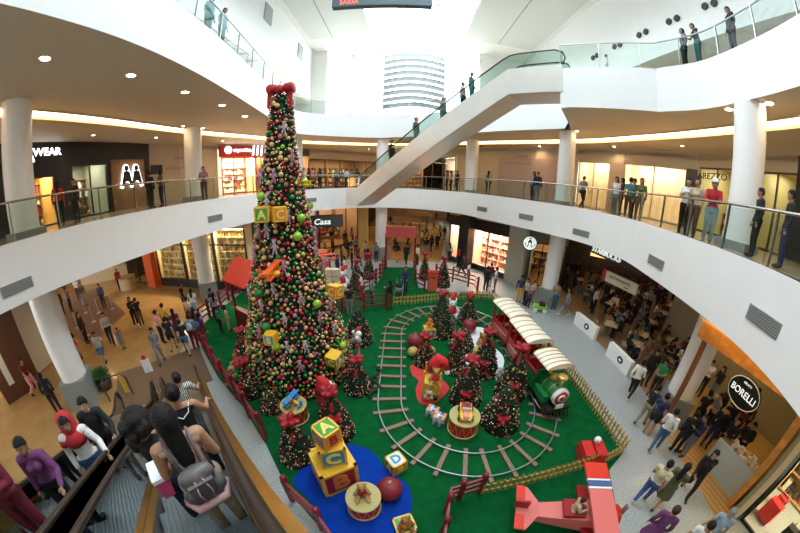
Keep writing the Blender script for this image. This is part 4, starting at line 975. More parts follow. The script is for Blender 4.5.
# letter blocks
M_yel = mat('yellow_block_paint', (.85, .50, .03), .4); M_cblue = mat('cyan_blue_face', (.04, .30, .50), .45); M_cgrn = mat('grass_green_face', (.06, .32, .04), .45); M_cred = mat('deep_red_face', (.35, .01, .015), .45); M_cor = mat('orange_letter', (.8, .25, .04), .45); M_ylt = mat('pale_yellow_letter', (.85, .7, .15), .45)
def letter_block(loc, s, rz, label, faces, grp=None, tilt=(0, 0), name='letter_block', cat='toy block'):
    """faces: list of (normal axis, letter, face material, letter material)"""
    t = thing(name, label, cat, loc, rz, grp); t.rotation_euler = (tilt[0], tilt[1], rz)
    MB().box((0, 0, s/2), (s*.97, s*.97, s*.97)).build('cube_body', M_yel, t)
    fr = MB(); w = s*.09
    for i in (-1, 1):
        for j in (-1, 1):
            fr.box((i*(s-w)/2, j*(s-w)/2, s/2), (w, w, s)); fr.box((0, i*(s-w)/2, s/2+j*(s-w)/2), (s-.001, w, w)); fr.box((i*(s-w)/2, 0, s/2+j*(s-w)/2), (w, s-.001, w))
    fr.build('corner_frame', M_yel, t)
    for ax, ch, fm, lm in faces:
        n = {'F': (0, -1, 0), 'R': (1, 0, 0), 'L': (-1, 0, 0), 'T': (0, 0, 1)}[ax]; n = Vector(n); c = Vector((0, 0, s/2))+n*s*.486
        f = MB().box((0, 0, 0), (s*.8, s*.8, .012)).build('coloured_face', fm, t)
        l = text_mesh('letter', ch, s*.82, lm, t, s*.012, bold=s*.03)
        if ax == 'T': q = Matrix.Translation(c)
        else:
            x = Vector((0, 0, 1)).cross(n); q = Matrix((x, Vector((0, 0, 1)), n)).transposed().to_4x4(); q.translation = c
        f.matrix_local = q; l.matrix_local = q @ Matrix.Translation((0, -s*.02, .012))
    return t
letter_block((-1.45, 3.80, .031), .90, R_(33.7), 'largest yellow letter block with a red B face, bottom of the blue carpet stack', [('F', 'B', M_cred, M_cor), ('L', 'A', M_yel, M_cor)])
letter_block((-1.43, 3.84, .935), .60, R_(22), 'middle letter block with a blue C face, second of the stack', [('F', 'C', M_cblue, M_ylt), ('L', 'D', M_cblue, M_cor), ('R', 'E', M_cgrn, M_ylt)])
letter_block((-1.46, 3.84, 1.54), .47, R_(50), 'topmost letter block with a green A face on top', [('T', 'A', M_cgrn, M_ylt), ('F', 'B', M_cor, M_cred), ('L', 'C', M_cblue, M_cor)])
letter_block((.03, 4.22, .012), .42, R_(35), 'small yellow letter block with a pale top beside the maroon ball', [('T', 'D', M_whc, M_cblue), ('F', 'B', M_cor, M_ylt), ('L', 'A', M_cgrn, M_ylt)])
def tree_block(px, py, s, faces, label, turn=0, tilt=(0, 0)):
    p, n = on_tree(px, py, .12+s*.3); letter_block((p.x, p.y, p.z-s/2), s, math.atan2(n.y, n.x)+PI/2+turn, label, faces, tilt=tilt)
tree_block(268, 213, .42, [('F', 'A', M_cgrn, M_ylt), ('R', 'C', M_cor, M_ylt)], 'yellow block with a green A face high on the left of the giant tree', .5)
tree_block(327, 291, .42, [('F', 'C', M_cor, M_ylt), ('R', 'B', M_cor, M_ylt), ('L', 'C', M_cor, M_ylt)], 'yellow block with orange C faces on the right side of the giant tree', -.5, (0, .15))
tree_block(280, 213, .40, [('F', 'C', M_cor, M_ylt), ('R', 'B', M_cor, M_ylt)], 'yellow block with an orange C face beside the green A block on the giant tree', .3)
tree_block(274, 334, .34, [('F', 'B', M_cblue, M_ylt)], 'small yellow block with a blue B face low on the front of the giant tree')
tree_block(330, 355, .42, [('F', 'A', M_cblue, M_ylt), ('L', 'C', M_cgrn, M_ylt)], 'yellow block with a blue A face near the right foot of the giant tree', .2, (0, -.2))
# toy plane
def toy_plane(loc, rz, label, mw, mbd, sc=1.0, tilt=(0, 0)):
    t = thing('toy_aeroplane', label, 'toy aeroplane', loc, rz); t.rotation_euler = (tilt[0], tilt[1], rz); t.scale = (sc,)*3
    MB().tube([(0, -.34, .1), (0, -.2, .1), (0, .1, .1), (0, .22, .1), (0, .26, .1)], [.03, .06, .09, .08, .04], 12).build('fuselage', mbd, t)
    MB().box((0, .08, .12), (.78, .2, .03)).build('wing', mw, t); MB().box((0, .08, .3), (.78, .2, .03)).build('wing', mw, t)
    for s in (-1, 1): MB().box((s*.3, .08, .21), (.02, .03, .16)).build('strut', mbd, t)
    MB().box((0, -.3, .12), (.32, .1, .02)).build('tail_plane', mw, t); MB().box((0, -.32, .2), (.02, .1, .14)).build('tail_fin', mw, t)
    mb = MB(); mb.box((0, .28, .1), (.34, .015, .04)); mb.ball((0, .28, .1), .03, 8, 6); mb.build('propeller', M_cred, t)
    for s in (-1, 1): MB().cyl((0, 0, 0), .05, .03, 12).build('wheel', M_black, t).matrix_local = Matrix.Translation((s*.12-.015, .1, .05)) @ Matrix.Rotation(PI/2, 4, 'Y')
    return t
p, n = on_tree(276, 274, .3); toy_plane(p, math.atan2(n.y, n.x)-PI/2+1.4, 'orange and blue toy aeroplane hanging on the left front of the giant tree', mat('vivid_orange', (.8, .12, .02), .4), M_yel, 1.1, (.1, .2))
p, n = on_tree(330, 262, .2); toy_plane(p, .5, 'small red toy aeroplane on the right side of the giant tree', M_redp, M_cblue, .8)
p, n = on_tree(300, 188, .2); toy_plane(p, .9, 'small yellow toy aeroplane in the upper right of the giant tree', M_yel, M_yel, .7)
# drums
def drum(x, y, r, h, label, z0=.012):
    t = thing('toy_drum', label, 'drum', (x, y, z0)); MB().cyl((0, 0, .06), r*.97, h-.12, 32).build('shell', mat('drum_red_shell', (.50, .02, .03), .45), t)
    for z in (0, h-.09): MB().lathe([(r*.97, .02), (r*1.03, .02), (r*1.03, .08), (r*.97, .08)], (0, 0, z), 32).build('rim', mat('drum_gold_rim', (.62, .45, .18), .4), t)
    MB().cyl((0, 0, h-.02), r*.98, .015, 32).build('drum_skin', mat('drum_skin_olive', (.48, .42, .14), .6), t)
    mb = MB(); n = 12
    for k in range(n):
        a = 2*PI*k/n; b = 2*PI*(k+.5)/n; c = 2*PI*(k+1)/n; P = lambda q, z: (r*1.0*math.cos(q), r*1.0*math.sin(q), z)
        mb.bar(P(a, .08), P(b, h-.1), .007); mb.bar(P(b, h-.1), P(c, .08), .007)
    mb.build('cord_lacing', M_ylt, t); return t
drum(-.66, 3.06, .38, .55, 'red toy drum with a teddy bear on it, on the blue carpet')
drum(1.97, 5.55, .44, .62, 'red toy drum carrying a yellow toy car, inside the railway curve')
drum(-3.05, 5.7, .40, .60, 'red toy drum carrying a blue winged toy aeroplane near the big tree')
toy_plane((-3.03, 5.7, .63), R_(75), 'toy aeroplane with blue wings and yellow body on the drum near the big tree', mat('toy_sky_blue', (.05, .28, .62), .4), M_yel, .85)
M_teddy = mat('golden_teddy_fur', (.50, .27, .09), .95, noise=.3, scale=30, bump=.3); M_teddy2 = mat('cream_teddy_fur', (.70, .50, .28), .95, noise=.2, scale=30)
def teddy_mesh():
    def b(mb):
        capsule(mb, (0, 0, .12), (0, 0, .22), .11, .09); capsule(mb, (0, .01, .36), (0, .02, .37), .095, .09); capsule(mb, (0, .08, .345), (0, .10, .345), .045, .04)
        for s in (-1, 1):
            capsule(mb, (s*.075, 0, .44), (s*.08, 0, .45), .035, .033); capsule(mb, (s*.08, 0, .24), (s*.16, .07, .14), .045, .045)
            capsule(mb, (s*.07, .02, .06), (s*.12, .20, .05), .055, .052)
    return fuse('teddy', b, .016, 2)
TED = add_spots(teddy_mesh(), [((-.035, .105, .385), .012, (1, 1, 1)), ((.035, .105, .385), .012, (1, 1, 1)), ((0, .14, .355), .016, (1, 1, 1))], M_teddy, M_black)
def teddy(loc, rz, label, m=M_teddy, sc=1.0, sweater=M_cred, hat=None):
    t = thing('teddy_bear', label, 'teddy bear', loc, rz); t.scale = (sc,)*3; mobj('body', TED, m, t)
    MB().lathe([(.10, .10), (.125, .14), (.12, .2), (.095, .26), (.06, .28)], n=16).build('sweater', sweater, t)
    for s in (-1, 1): MB().ball((s*.13, .235, .055), .04, 8, 6, (1, .35, 1)).build('foot_pad', M_teddy2, t)
    if hat: MB().tube([(0, -.01, .40), (0, -.04, .5), (-.05, -.08, .56), (-.12, -.1, .54)], [.09, .065, .04, .025], 12).build('hat', hat, t); MB().ball((-.13, -.1, .53), .035, 8, 6).build('pompom', M_white, t)
    return t
teddy((-.68, 3.12, .562), R_(190), 'teddy bear in a dark red sweater sitting on the drum on the blue carpet')
teddy((-2.98, 5.55, .75), R_(165), 'small teddy bear riding on the blue winged toy aeroplane', sc=.5)
teddy((.25, 2.55, .16), R_(200), 'brown teddy bear in a yellow box at the bottom edge by the fence', mat('brown_teddy_fur', (.30, .12, .04), .95), 1.0, M_cor)
bx = letter_block((.25, 2.6, .012), .3, R_(20), 'low yellow letter block under the brown teddy bear at the bottom edge', [('T', 'E', M_cgrn, M_ylt), ('F', 'F', M_cblue, M_ylt)]); bx.scale = (1.5, 1.5, .5)
# ball with stalk
def big_bauble(x, y, r, m, label, z0=.012):
    t = thing('giant_bauble', label, 'bauble', (x, y, z0)); MB().ball((0, 0, r), r, 28, 18).build('ball', m, t); MB().cyl((0, 0, 2*r-.02), r*.14, r*.2, 12).build('cap', M_gold, t)
    MB().tube([(.0+r*.09*math.cos(a), 0, 2*r+r*.22+r*.09*math.sin(a)) for a in [k*PI/6 for k in range(13)]], .008, 6).build('ring', M_gold, t); return t
M_mb = mat('matt_maroon_ball', (.24, .02, .03), .5); M_ob = mat('matt_gold_ball', (.55, .42, .10), .45)
big_bauble(-.1, 3.42, .30, M_mb, 'big maroon bauble on the blue carpet beside the small letter block')
big_bauble(.72, 10.0, .33, M_mb, 'big maroon bauble by the left rails at the far end')
big_bauble(.62, 9.35, .22, M_ob, 'gold bauble in front of the maroon one by the left rails')
big_bauble(1.35, 9.45, .2, M_ob, 'gold bauble tucked behind the slim tree')
big_bauble(3.35, 11.3, .34, M_mb, 'big maroon bauble at the far end of the white carpet', .03)
big_bauble(3.3, 9.35, .22, M_ob, 'gold bauble standing on the white carpet', .03)
# pencil
pc = thing('giant_pencil', 'giant yellow pencil standing upright in front of the big tree', 'pencil', (-2.7, 6.98, .012), .2)
MB().cyl((0, 0, 0), .085, 1.05, 6, smooth=False).build('barrel', mat('pencil_yellow', (.75, .40, .04), .4), pc)
MB().cyl((0, 0, 1.05), .085, .2, 6, .02).build('sharpened_wood', M_teddy2, pc); MB().cyl((0, 0, 1.24), .022, .06, 6, .002).build('lead', M_whc, pc)
# plush dog in a red hood
def dogb(mb):
    capsule(mb, (0, 0, .5), (0, 0, .85), .22, .17); capsule(mb, (0, .03, 1.12), (0, .06, 1.16), .19, .17); capsule(mb, (0, .2, 1.08), (0, .28, 1.07), .09, .075)
    for s in (-1, 1):
        capsule(mb, (s*.10, 0, .42), (s*.13, .02, .1), .10, .085); capsule(mb, (s*.13, .05, .06), (s*.14, .14, .05), .075, .07)
        capsule(mb, (s*.19, .02, .86), (s*.27, .2, .62), .075, .065); capsule(mb, (s*.17, .02, 1.2), (s*.22, .02, 1.05), .05, .06)
dg = thing('plush_dog', 'white spotted plush dog in a red hood and cape, behind the letter blocks', 'plush toy', (-2.05, 5.95, .012), R_(-55)); dg.scale = (1.05,)*3
M_dogw = mat('white_plush_spots', (.85, .85, .83), .9, scale=5, noise=.0)
DOG = add_spots(fuse('dog', dogb, .025, 3), [((x, y, z), r, (1, 1, 1)) for (x, y, z, r) in [(-.2, .07, .7, .05), (-.2, -.05, .5, .045), (.2, .1, .55, .05), (-.22, .02, .3, .045), (.22, .0, .3, .04), (-.1, .15, .35, .04), (0, .33, 1.1, .035), (-.08, .19, 1.2, .025), (.08, .19, 1.2, .025), (-.23, .02, 1.08, .06), (.24, .02, 1.08, .06), (.28, .2, .68, .035), (-.28, .2, .66, .035)]], M_dogw, M_black)
mobj('body', DOG, M_dogw, dg)
M_hood = mat('red_felt_hood', (.62, .02, .03), .85, noise=.1)
MB().lathe([(.30, .55), (.27, .75), (.235, .95), (.16, 1.0)], n=20, sy=1.0).build('cape', mat('dark_red_felt', (.30, .01, .02), .85), dg)
MB().tube([(0, -.02, 1.05), (0, -.04, 1.2), (0, -.07, 1.36), (.0, -.12, 1.5), (0, -.17, 1.56)], [.235, .225, .17, .09, .03], 18).build('hood', M_hood, dg)
# signpost with toys, small figure
sp = thing('toy_signpost', 'grey post with a bundle of red and silver toys on top, beside the big tree', 'post', (-1.45, 8.35, .012))
MB().cyl((0, 0, 0), .09, 1.2, 12).build('post', mat('silver_grey_post', (.42, .40, .38), .5), sp)
mb = MB()
for k in range(26):
    a = rg.uniform(0, 6.28); r = rg.uniform(0, .2); mb.use(rg.choice([M_faint, M_cred, M_white, M_doll2])).ball((r*math.cos(a), r*math.sin(a), 1.2+rg.uniform(0, .55)), rg.uniform(.06, .12), 8, 6)
mb.build('toy_bundle', None, sp)['kind'] = 'stuff'
# tall toy stack on the red carpet
tb = thing('toy_chest', 'yellow framed toy chest with checkered sides on the red carpet', 'toy box', (1.15, 7.05, .03), R_(-12))
MB().box((0, 0, .35), (.55, .5, .7)).build('chest_body', M_yel, tb); mb = MB()
for i in range(4):
    for k in range(2): mb.use([M_cblue, M_whc, M_cred, M_black][(i+k) % 4]).box((-.2+i*.135, -.255, .1+k*.13), (.13, .02, .12))
mb.build('checker_panel', None, tb)
for s in (-1, 1):
    for s2 in (-1, 1): MB().box((s*.26, s2*.24, .6), (.05, .05, 1.2)).build('corner_post', M_yel, tb)
MB().tube([(.02, .12, 1.0), (.04, .14, 1.25), (.14, .14, 1.45), (.32, .1, 1.4), (.42, .05, 1.15)], [.20, .23, .2, .13, .08], 16).build('red_hat', M_hood, tb); MB().ball((.44, .03, 1.05), .09, 10, 8).build('pompom', M_whc, tb)
teddy((1.22, 6.92, .75), R_(175), 'golden teddy bear in a red and white scarf sitting in the toy chest', M_teddy, 1.2, M_hood)
teddy((1.05, 6.72, .35), R_(165), 'smaller golden teddy bear leaning out of the toy chest front', M_teddy, .9, M_white)
# patchwork boxes
M_pk = [mat('patch_'+n, c, .5) for n, c in (('pink', (.8, .35, .45)), ('sky', (.3, .55, .75)), ('white', (.85, .85, .85)), ('orange', (.8, .3, .05)), ('navy', (.06, .08, .3)), ('mint', (.3, .6, .5)))]
def patch_box(x, y, s, rz, label, h):
    t = thing('patchwork_box', label, 'toy box', (x, y, .012), rz); mb = MB().use(M_cor).box((0, 0, h/2), (s, s*.8, h))
    for i in range(4):
        for j in range(3): mb.use(M_pk[(i*5+j*3) % 6]).box((-s/2+s*(i+.5)/4, -s*.4+s*.8*(j+.5)/3, h), (s/4-.01, s*.8/3-.01, .02))
        for k in range(2): mb.use(M_pk[(i*3+k+1) % 6]).box((-s/2+s*(i+.5)/4, -s*.405, h*(k+.5)/2), (s/4-.01, .01, h/2-.02))
    mb.build('box_body', None, t)
patch_box(1.13, 6.15, .36, R_(-30), 'patchwork box with coloured square lid, nearest the red carpet', .3)
patch_box(1.30, 5.82, .36, R_(-25), 'patchwork box with coloured square lid, nearest the drum with the car', .34)
# toy car on drum
tc = thing('toy_car', 'yellow and red open toy car on the drum inside the railway curve', 'toy car', (1.97, 5.55, .637), R_(-10))
MB().box((0, 0, .13), (.34, .62, .12)).build('car_body', M_yel, tc); MB().box((0, -.19, .2), (.2, .26, .06), taper=.7).build('bonnet', mat('salmon_bonnet', (.8, .3, .22), .4), tc)
MB().box((0, .12, .22), (.28, .26, .1)).build('cockpit', M_cred, tc); MB().box((0, -.03, .27), (.26, .02, .1)).build('windscreen', M_white, tc)
for sx in (-1, 1):
    for sy in (-.2, .2):
        MB().cyl((0, 0, -.03), .08, .06, 14).build('wheel', M_black, tc).matrix_local = Matrix.Translation((sx*.19, sy, .08)) @ Matrix.Rotation(PI/2, 4, 'Y')
    MB().ball((sx*.1, -.31, .15), .035, 8, 6).build('headlamp', M_white, tc)
teddy((1.99, 5.66, .80), R_(170), 'small brown teddy bear driving the yellow toy car', mat('brown_plush', (.28, .14, .09), .9), .55, M_cor)
# other far toys
teddy((1.4, 10.9, .55), R_(170), 'orange teddy bear on the blue and yellow box by the far end of the track', mat('orange_plush', (.7, .25, .03), .9), .9, M_cor)
letter_block((1.4, 10.9, .012), .5, R_(10), 'blue faced yellow block under the orange teddy bear', [('F', 'A', M_cblue, M_ylt), ('L', 'C', M_cblue, M_ylt)])
teddy((3.65, 10.1, .03), R_(190), 'golden teddy bear sitting on the white carpet', M_teddy, 1.5, M_cor)
rb = thing('wooden_plank', 'coral red plank leaning on the left of the white carpet', 'plank', (2.5, 10.0, .012), .1); MB().box((0, 0, .35), (.22, .1, .7)).build('plank_body', mat('coral_plank', (.7, .12, .1), .5), rb)
dd = thing('plush_dog', 'white spotted plush dog by the tall tree near the locomotive', 'plush toy', (3.75, 7.75, .03), R_(150)); dd.scale = (.5,)*3
mobj('body', DOG, M_dogw, dd)
# santa-like hats on far tree figures: plush bears with red hats
teddy((2.78, 12.95, .012), R_(185), 'big white plush bear in a red hat behind the tallest middle tree', M_whc, 2.2, M_hood, M_hood)
teddy((-3.7, 16.9, .0), R_(170), 'big plush bear in red with a red hat, left of the entrance path', M_whc, 2.4, M_hood, M_hood)
teddy((-6.35, 7.95, .012), R_(140), 'plush bear in red clothes beside the left foot of the big tree', M_teddy, 1.2, M_hood, M_hood)
teddy((-5.9, 6.9, .012), R_(120), 'large green clad plush bear at the left foot of the big tree', M_teddy, 1.5, M_cgrn, None)
# ---------------------------------------------------------------- train
M_tred = mat('train_red', (.40, .015, .02), .35); M_tcream = mat('train_cream_roof', (.88, .84, .70), .45); M_tgreen = mat('train_green', (.01, .20, .05), .35); M_tblk = mat('train_black', (.02, .02, .02), .4); M_brass = mat('brass_fitting', (.75, .50, .16), .3, .5)
def roof(t, L, W, z, name='roof'):
    mb = MB(); n = 10; P = []
    for k in range(n+1): a = PI*k/n; P.append((W/2*math.cos(a), z+.16*math.sin(a)))
    vs = [(x, -L/2, zz) for x, zz in P]+[(x, L/2, zz) for x, zz in P]
    mb.add(vs, [(k, k+1, n+2+k, n+1+k) for k in range(n)], True); mb.add(vs, [tuple(range(n+1)), tuple(range(2*n+1, n, -1))]); mb.add([(-W/2, -L/2, z), (W/2, -L/2, z), (W/2, L/2, z), (-W/2, L/2, z)], [(0, 1, 2, 3)])
    r = mb.build(name, M_tcream, t)
    for k in range(6):
        y = -L/2+L*k/5; MB().tube([(1.01*x, y, zz+.012) for x, zz in P], .014, 6).build('roof_rib', M_brass, r)
def wheelset(t, ys, W):
    for y in ys:
        for s in (-1, 1):
            w = MB().cyl((0, 0, -.03), .17, .06, 18).build('wheel', M_tblk, t); w.matrix_local = Matrix.Translation((s*W, y, .28)) @ Matrix.Rotation(PI/2, 4, 'Y')
            MB().cyl((0, 0, -.04), .06, .08, 10).build('hub', M_tred, w)
def wagon(x, y, rz, L, label):
    t = thing('train_wagon', label, 'train wagon', (x, y, .0), rz); W = .92
    wheelset(t, (-L*.3, L*.3), .375)
    MB().box((0, 0, .42), (W*.9, L, .12)).build('chassis', M_tblk, t)
    for s in (-1, 1): MB().box((s*W*.46, 0, .74), (.05, L, .55)).build('side_panel', M_tred, t); MB().box((s*(W*.46+.03), 0, .74), (.012, L*.8, .04)).build('gold_line', M_brass, t)
    for s in (-1, 1): MB().box((0, s*L*.49, .74), (W*.9, .05, .55)).build('end_panel', M_tred, t)
    for s in (-1, 1):
        for k in range(4): MB().box((s*W*.46, -L*.48+L*.96*k/3, 1.33), (.06, .06, .66)).build('roof_post', M_tred, t)
        MB().box((s*W*.46, 0, 1.64), (.06, L, .08)).build('cant_rail', M_tred, t)
    for k in range(2): MB().box((0, -L*.22+k*L*.44, .68), (W*.78, .3, .08)).build('bench', M_wood, t)
    roof(t, L*1.1, W*1.12, 1.68)
    return t
wagon(4.98, 8.50, R_(3), 1.62, 'red open sided train wagon with a cream ribbed roof, coupled to the locomotive')
wagon(4.92, 10.42, R_(7), 1.62, 'last red train wagon with a cream ribbed roof, farthest from the locomotive')
lo = thing('locomotive', 'green and red toy steam locomotive with a cream cab roof and brass domes', 'locomotive', (5.0, 6.6, 0), R_(5))
wheelset(lo, (-.75, -.35, .05, .5), .375)
MB().box((0, -.05, .42), (.8, 1.9, .12)).build('chassis', M_tblk, lo)
for s in (-1, 1): MB().box((s*.43, .5, .8), (.05, .75, .65)).build('cab_side', M_tgreen, lo); MB().box((s*.44, .5, 1.14), (.07, .8, .05)).build('cab_sill', M_tred, lo)
MB().box((0, .14, .85), (.84, .05, .75)).build('cab_front', M_tgreen, lo)
for s in (-1, 1):
    for y in (.16, .86): MB().box((s*.42, y, 1.38), (.06, .06, .58)).build('roof_post', M_tred, lo)
roof(lo, .98, 1.02, 1.68, 'cab_roof')
b = MB().tube([(0, .14, .86), (0, -.82, .86)], .30, 24).build('boiler', M_tgreen, lo)
for y in (-.2, -.55): MB().tube([(.305*math.cos(2*PI*k/24), y, .86+.305*math.sin(2*PI*k/24)) for k in range(25)], .015, 6, cap=False).build('boiler_band', M_brass, lo)
for s in (-1, 1): MB().box((s*.38, -.35, .66), (.2, .7, .26)).build('side_tank', M_tgreen, lo)
MB().tube([(0, -.80, .86), (0, -.93, .86)], .31, 24).build('smokebox_ring', M_white, lo); MB().tube([(0, -.90, .86), (0, -.95, .86)], .24, 24).build('smokebox_door', M_tred, lo)
MB().tube([(0, -.94, .86), (0, -.97, .86)], .14, 20).build('door_centre', M_white, lo); MB().tube([(0, -.96, .86), (0, -.99, .86)], .08, 14).build('door_knob', M_tred, lo)
MB().lathe([(.08, 0), (.09, .2), (.11, .26), (.17, .36), (.17, .42), (.12, .44)], (0, -.68, 1.12), 18).build('chimney', M_brass, lo)
MB().lathe([(.13, 0), (.14, .12), (.10, .22), (.03, .27)], (0, -.30, 1.12), 18).build('steam_dome', M_brass, lo)
MB().ball((0, -.06, 1.22), .07, 10, 8).build('bell', M_brass, lo)
mb = MB()
for k in range(7): mb.bar((-.36+k*.12, -.98, .42), (-.42+k*.14, -1.15, .12), .03)
mb.box((0, -.98, .44), (.86, .1, .1)); mb.build('cowcatcher', M_tblk, lo)
for s in (-1, 1): MB().tube([(s*.46, .5, .28), (s*.46, -.7, .28)], .02, 6).build('coupling_rod', M_metal, lo)
MB().box((0, -1.0, .56), (.3, .04, .16)).build('front_plate', M_white, lo)
# booth with red roof
bo = thing('ticket_booth', 'small open booth with a bright red pitched roof left of the big tree', 'booth', (-6.9, 10.9, .012), R_(-25)); bo.scale = (.8, .8, 1.05)
for sx in (-1, 1):
    for sy in (-1, 1): MB().box((sx*.85, sy*.8, 1.3), (.14, .14, 2.6)).build('post', M_maroon, bo)
M_roofr = mat('bright_red_roof', (.70, .06, .03), .5, kind='wave', scale=6, noise=.2)
for s in (-1, 1): MB().add([(-1.2, s*1.15, 2.4), (1.2, s*1.15, 2.4), (1.2, 0, 3.25), (-1.2, 0, 3.25), (-1.2, s*1.15, 2.46), (1.2, s*1.15, 2.46), (1.2, 0, 3.31), (-1.2, 0, 3.31)], [(0, 1, 2, 3), (4, 7, 6, 5), (0, 4, 5, 1), (1, 5, 6, 2), (2, 6, 7, 3), (3, 7, 4, 0)]).build('roof_slope', M_roofr, bo)
MB().box((0, -.8, .55), (1.8, .12, 1.1)).build('counter_panel', M_maroon, bo); MB().box((0, -.85, 1.13), (1.9, .35, .05)).build('counter_top', M_maroon, bo)
# orange play tower left of arch
ot = thing('play_booth', 'orange and red wooden booth with shelves behind the big tree, left of the arch', 'booth', (-5.6, 16.6, .012), .1)
for sx in (-1, 1):
    for sy in (-1, 1): MB().box((sx*.9, sy*.5, 1.2), (.14, .14, 2.4)).build('post', mat('orange_red_timber', (.6, .12, .03), .5), ot)
for z in (.4, 1.2, 2.35): MB().box((0, 0, z), (1.95, 1.1, .1)).build('shelf', D.materials['orange_red_timber'], ot)
kb = thing('gift_stand', 'white stand of beige gift boxes left of the entrance path', 'stand', (-4.0, 15.2, .012))
MB().box((0, 0, .45), (.9, .5, .9)).build('stand_base', mat('pale_stand', (.7, .58, .42), .6), kb)
for i in range(2):
    for j in range(2): MB().box((-.2+i*.42, 0, 1.1+j*.42), (.38, .36, .38)).build('gift_box', D.materials['pale_stand'], kb)
mb_ = thing('letter_box', 'red post box on the right of the entrance path', 'post box', (2.1, 16.6, .012), .1)
MB().box((0, 0, .6), (.55, .5, 1.2)).build('box_body', mat('coral_post_box', (.75, .12, .06), .5), mb_); MB().box((0, -.26, .95), (.36, .02, .05)).build('slot', M_black, mb_); MB().box((0, 0, 1.23), (.62, .56, .06)).build('lid', M_redp, mb_)
# ---------------------------------------------------------------- big red aeroplane at the bottom
M_pred = mat('plane_red', (.74, .04, .02), .4); M_ppink = mat('plane_salmon', (.74, .17, .15), .45); M_pblue = mat('plane_blue', (.06, .12, .28), .45)
pl = thing('wooden_aeroplane', 'large red wooden aeroplane with striped wing at the bottom of the village', 'aeroplane', (3.73, 2.15, .012), R_(-19))
MB().add([(-.95, -.16, .75), (-.95, .16, .75), (-.95, .16, .55), (-.95, -.16, .55), (.75, -.3, .95), (.75, .3, .95), (.75, .3, .35), (.75, -.3, .35)], [(0, 1, 2, 3), (4, 7, 6, 5), (0, 4, 5, 1), (1, 5, 6, 2), (2, 6, 7, 3), (3, 7, 4, 0)]).build('fuselage', M_ppink, pl)
MB().prism([(-1.25, -.52), (-1.02, -.52), (-.75, -.16), (-.75, .16), (-1.02, .52), (-1.25, .52)], .74, .80).build('tail_plane', M_ppink, pl)
for s in (-1, 1): MB().box((-1.17, s*.36, .81), (.2, .34, .02)).build('tail_tip', M_pred, pl)
MB().box((-1.15, 0, .92), (.3, .05, .26)).build('tail_fin', M_cred, pl)
w_ = MB().box((.55, -.05, 1.18), (.56, 2.3, .06)).build('wing', M_ppink, pl)
MB().box((.55, .86, 1.2), (.57, .46, .045)).build('wing_tip', M_pred, w_); MB().box((.55, .60, 1.2), (.57, .05, .05)).build('white_stripe', M_whc, w_)
MB().box((.55, .50, 1.2), (.57, .16, .05)).build('blue_stripe', M_pblue, w_); MB().box((.55, .39, 1.2), (.57, .05, .05)).build('white_stripe', M_whc, w_)
MB().box((.55, -.98, 1.2), (.57, .3, .05)).build('blue_stripe', mat('plane_pale_blue', (.2, .32, .45), .45), w_); MB().box((.55, -.8, 1.2), (.57, .05, .05)).build('white_stripe', M_whc, w_)
for s in (-.7, .5): MB().box((.55, s, .95), (.05, .05, .5)).build('wing_strut', M_cred, pl)
MB().box((.55, -.1, .55), (.5, 1.9, .06)).build('lower_wing', M_cred, pl)
MB().tube([(.75, 0, .66), (1.15, 0, .66)], .27, 20).build('engine_cowl', M_pred, pl); mb = MB(); mb.tube([(1.15, 0, .66), (1.25, 0, .66)], .05, 10); mb.box((1.22, 0, .66), (.03, .12, .9)); mb.build('propeller', mat('grey_blade', (.25, .22, .22), .4), pl)
MB().box((0, 0, .95), (.5, .42, .06)).build('cockpit_rim', M_cred, pl)
for s in (-1, 1): MB().cyl((0, 0, -.05), .22, .1, 18).build('wheel', M_tblk, pl).matrix_local = Matrix.Translation((.5, s*.5, .22)) @ Matrix.Rotation(PI/2, 4, 'X')
gb = thing('toy_sled', 'red box shaped toy sled with a white spotted dog head by the fence corner', 'toy sled', (5.45, 3.85, .012), R_(-12)); gb.scale = (.8, .8, .8)
for dx in (-.24, .24): MB().box((dx, 0, .35), (.4, .7, .55)).build('sled_box', M_redp, gb)
MB().box((0, .05, .3), (.9, .9, .08)).build('sled_floor', M_cred, gb); MB().ball((.15, .25, .75), .14, 12, 9).build('dog_head', M_whc, gb)
for dx in (.09, .21): MB().ball((dx, .15, .8), .03, 6, 5).build('dog_spot', M_black, gb)
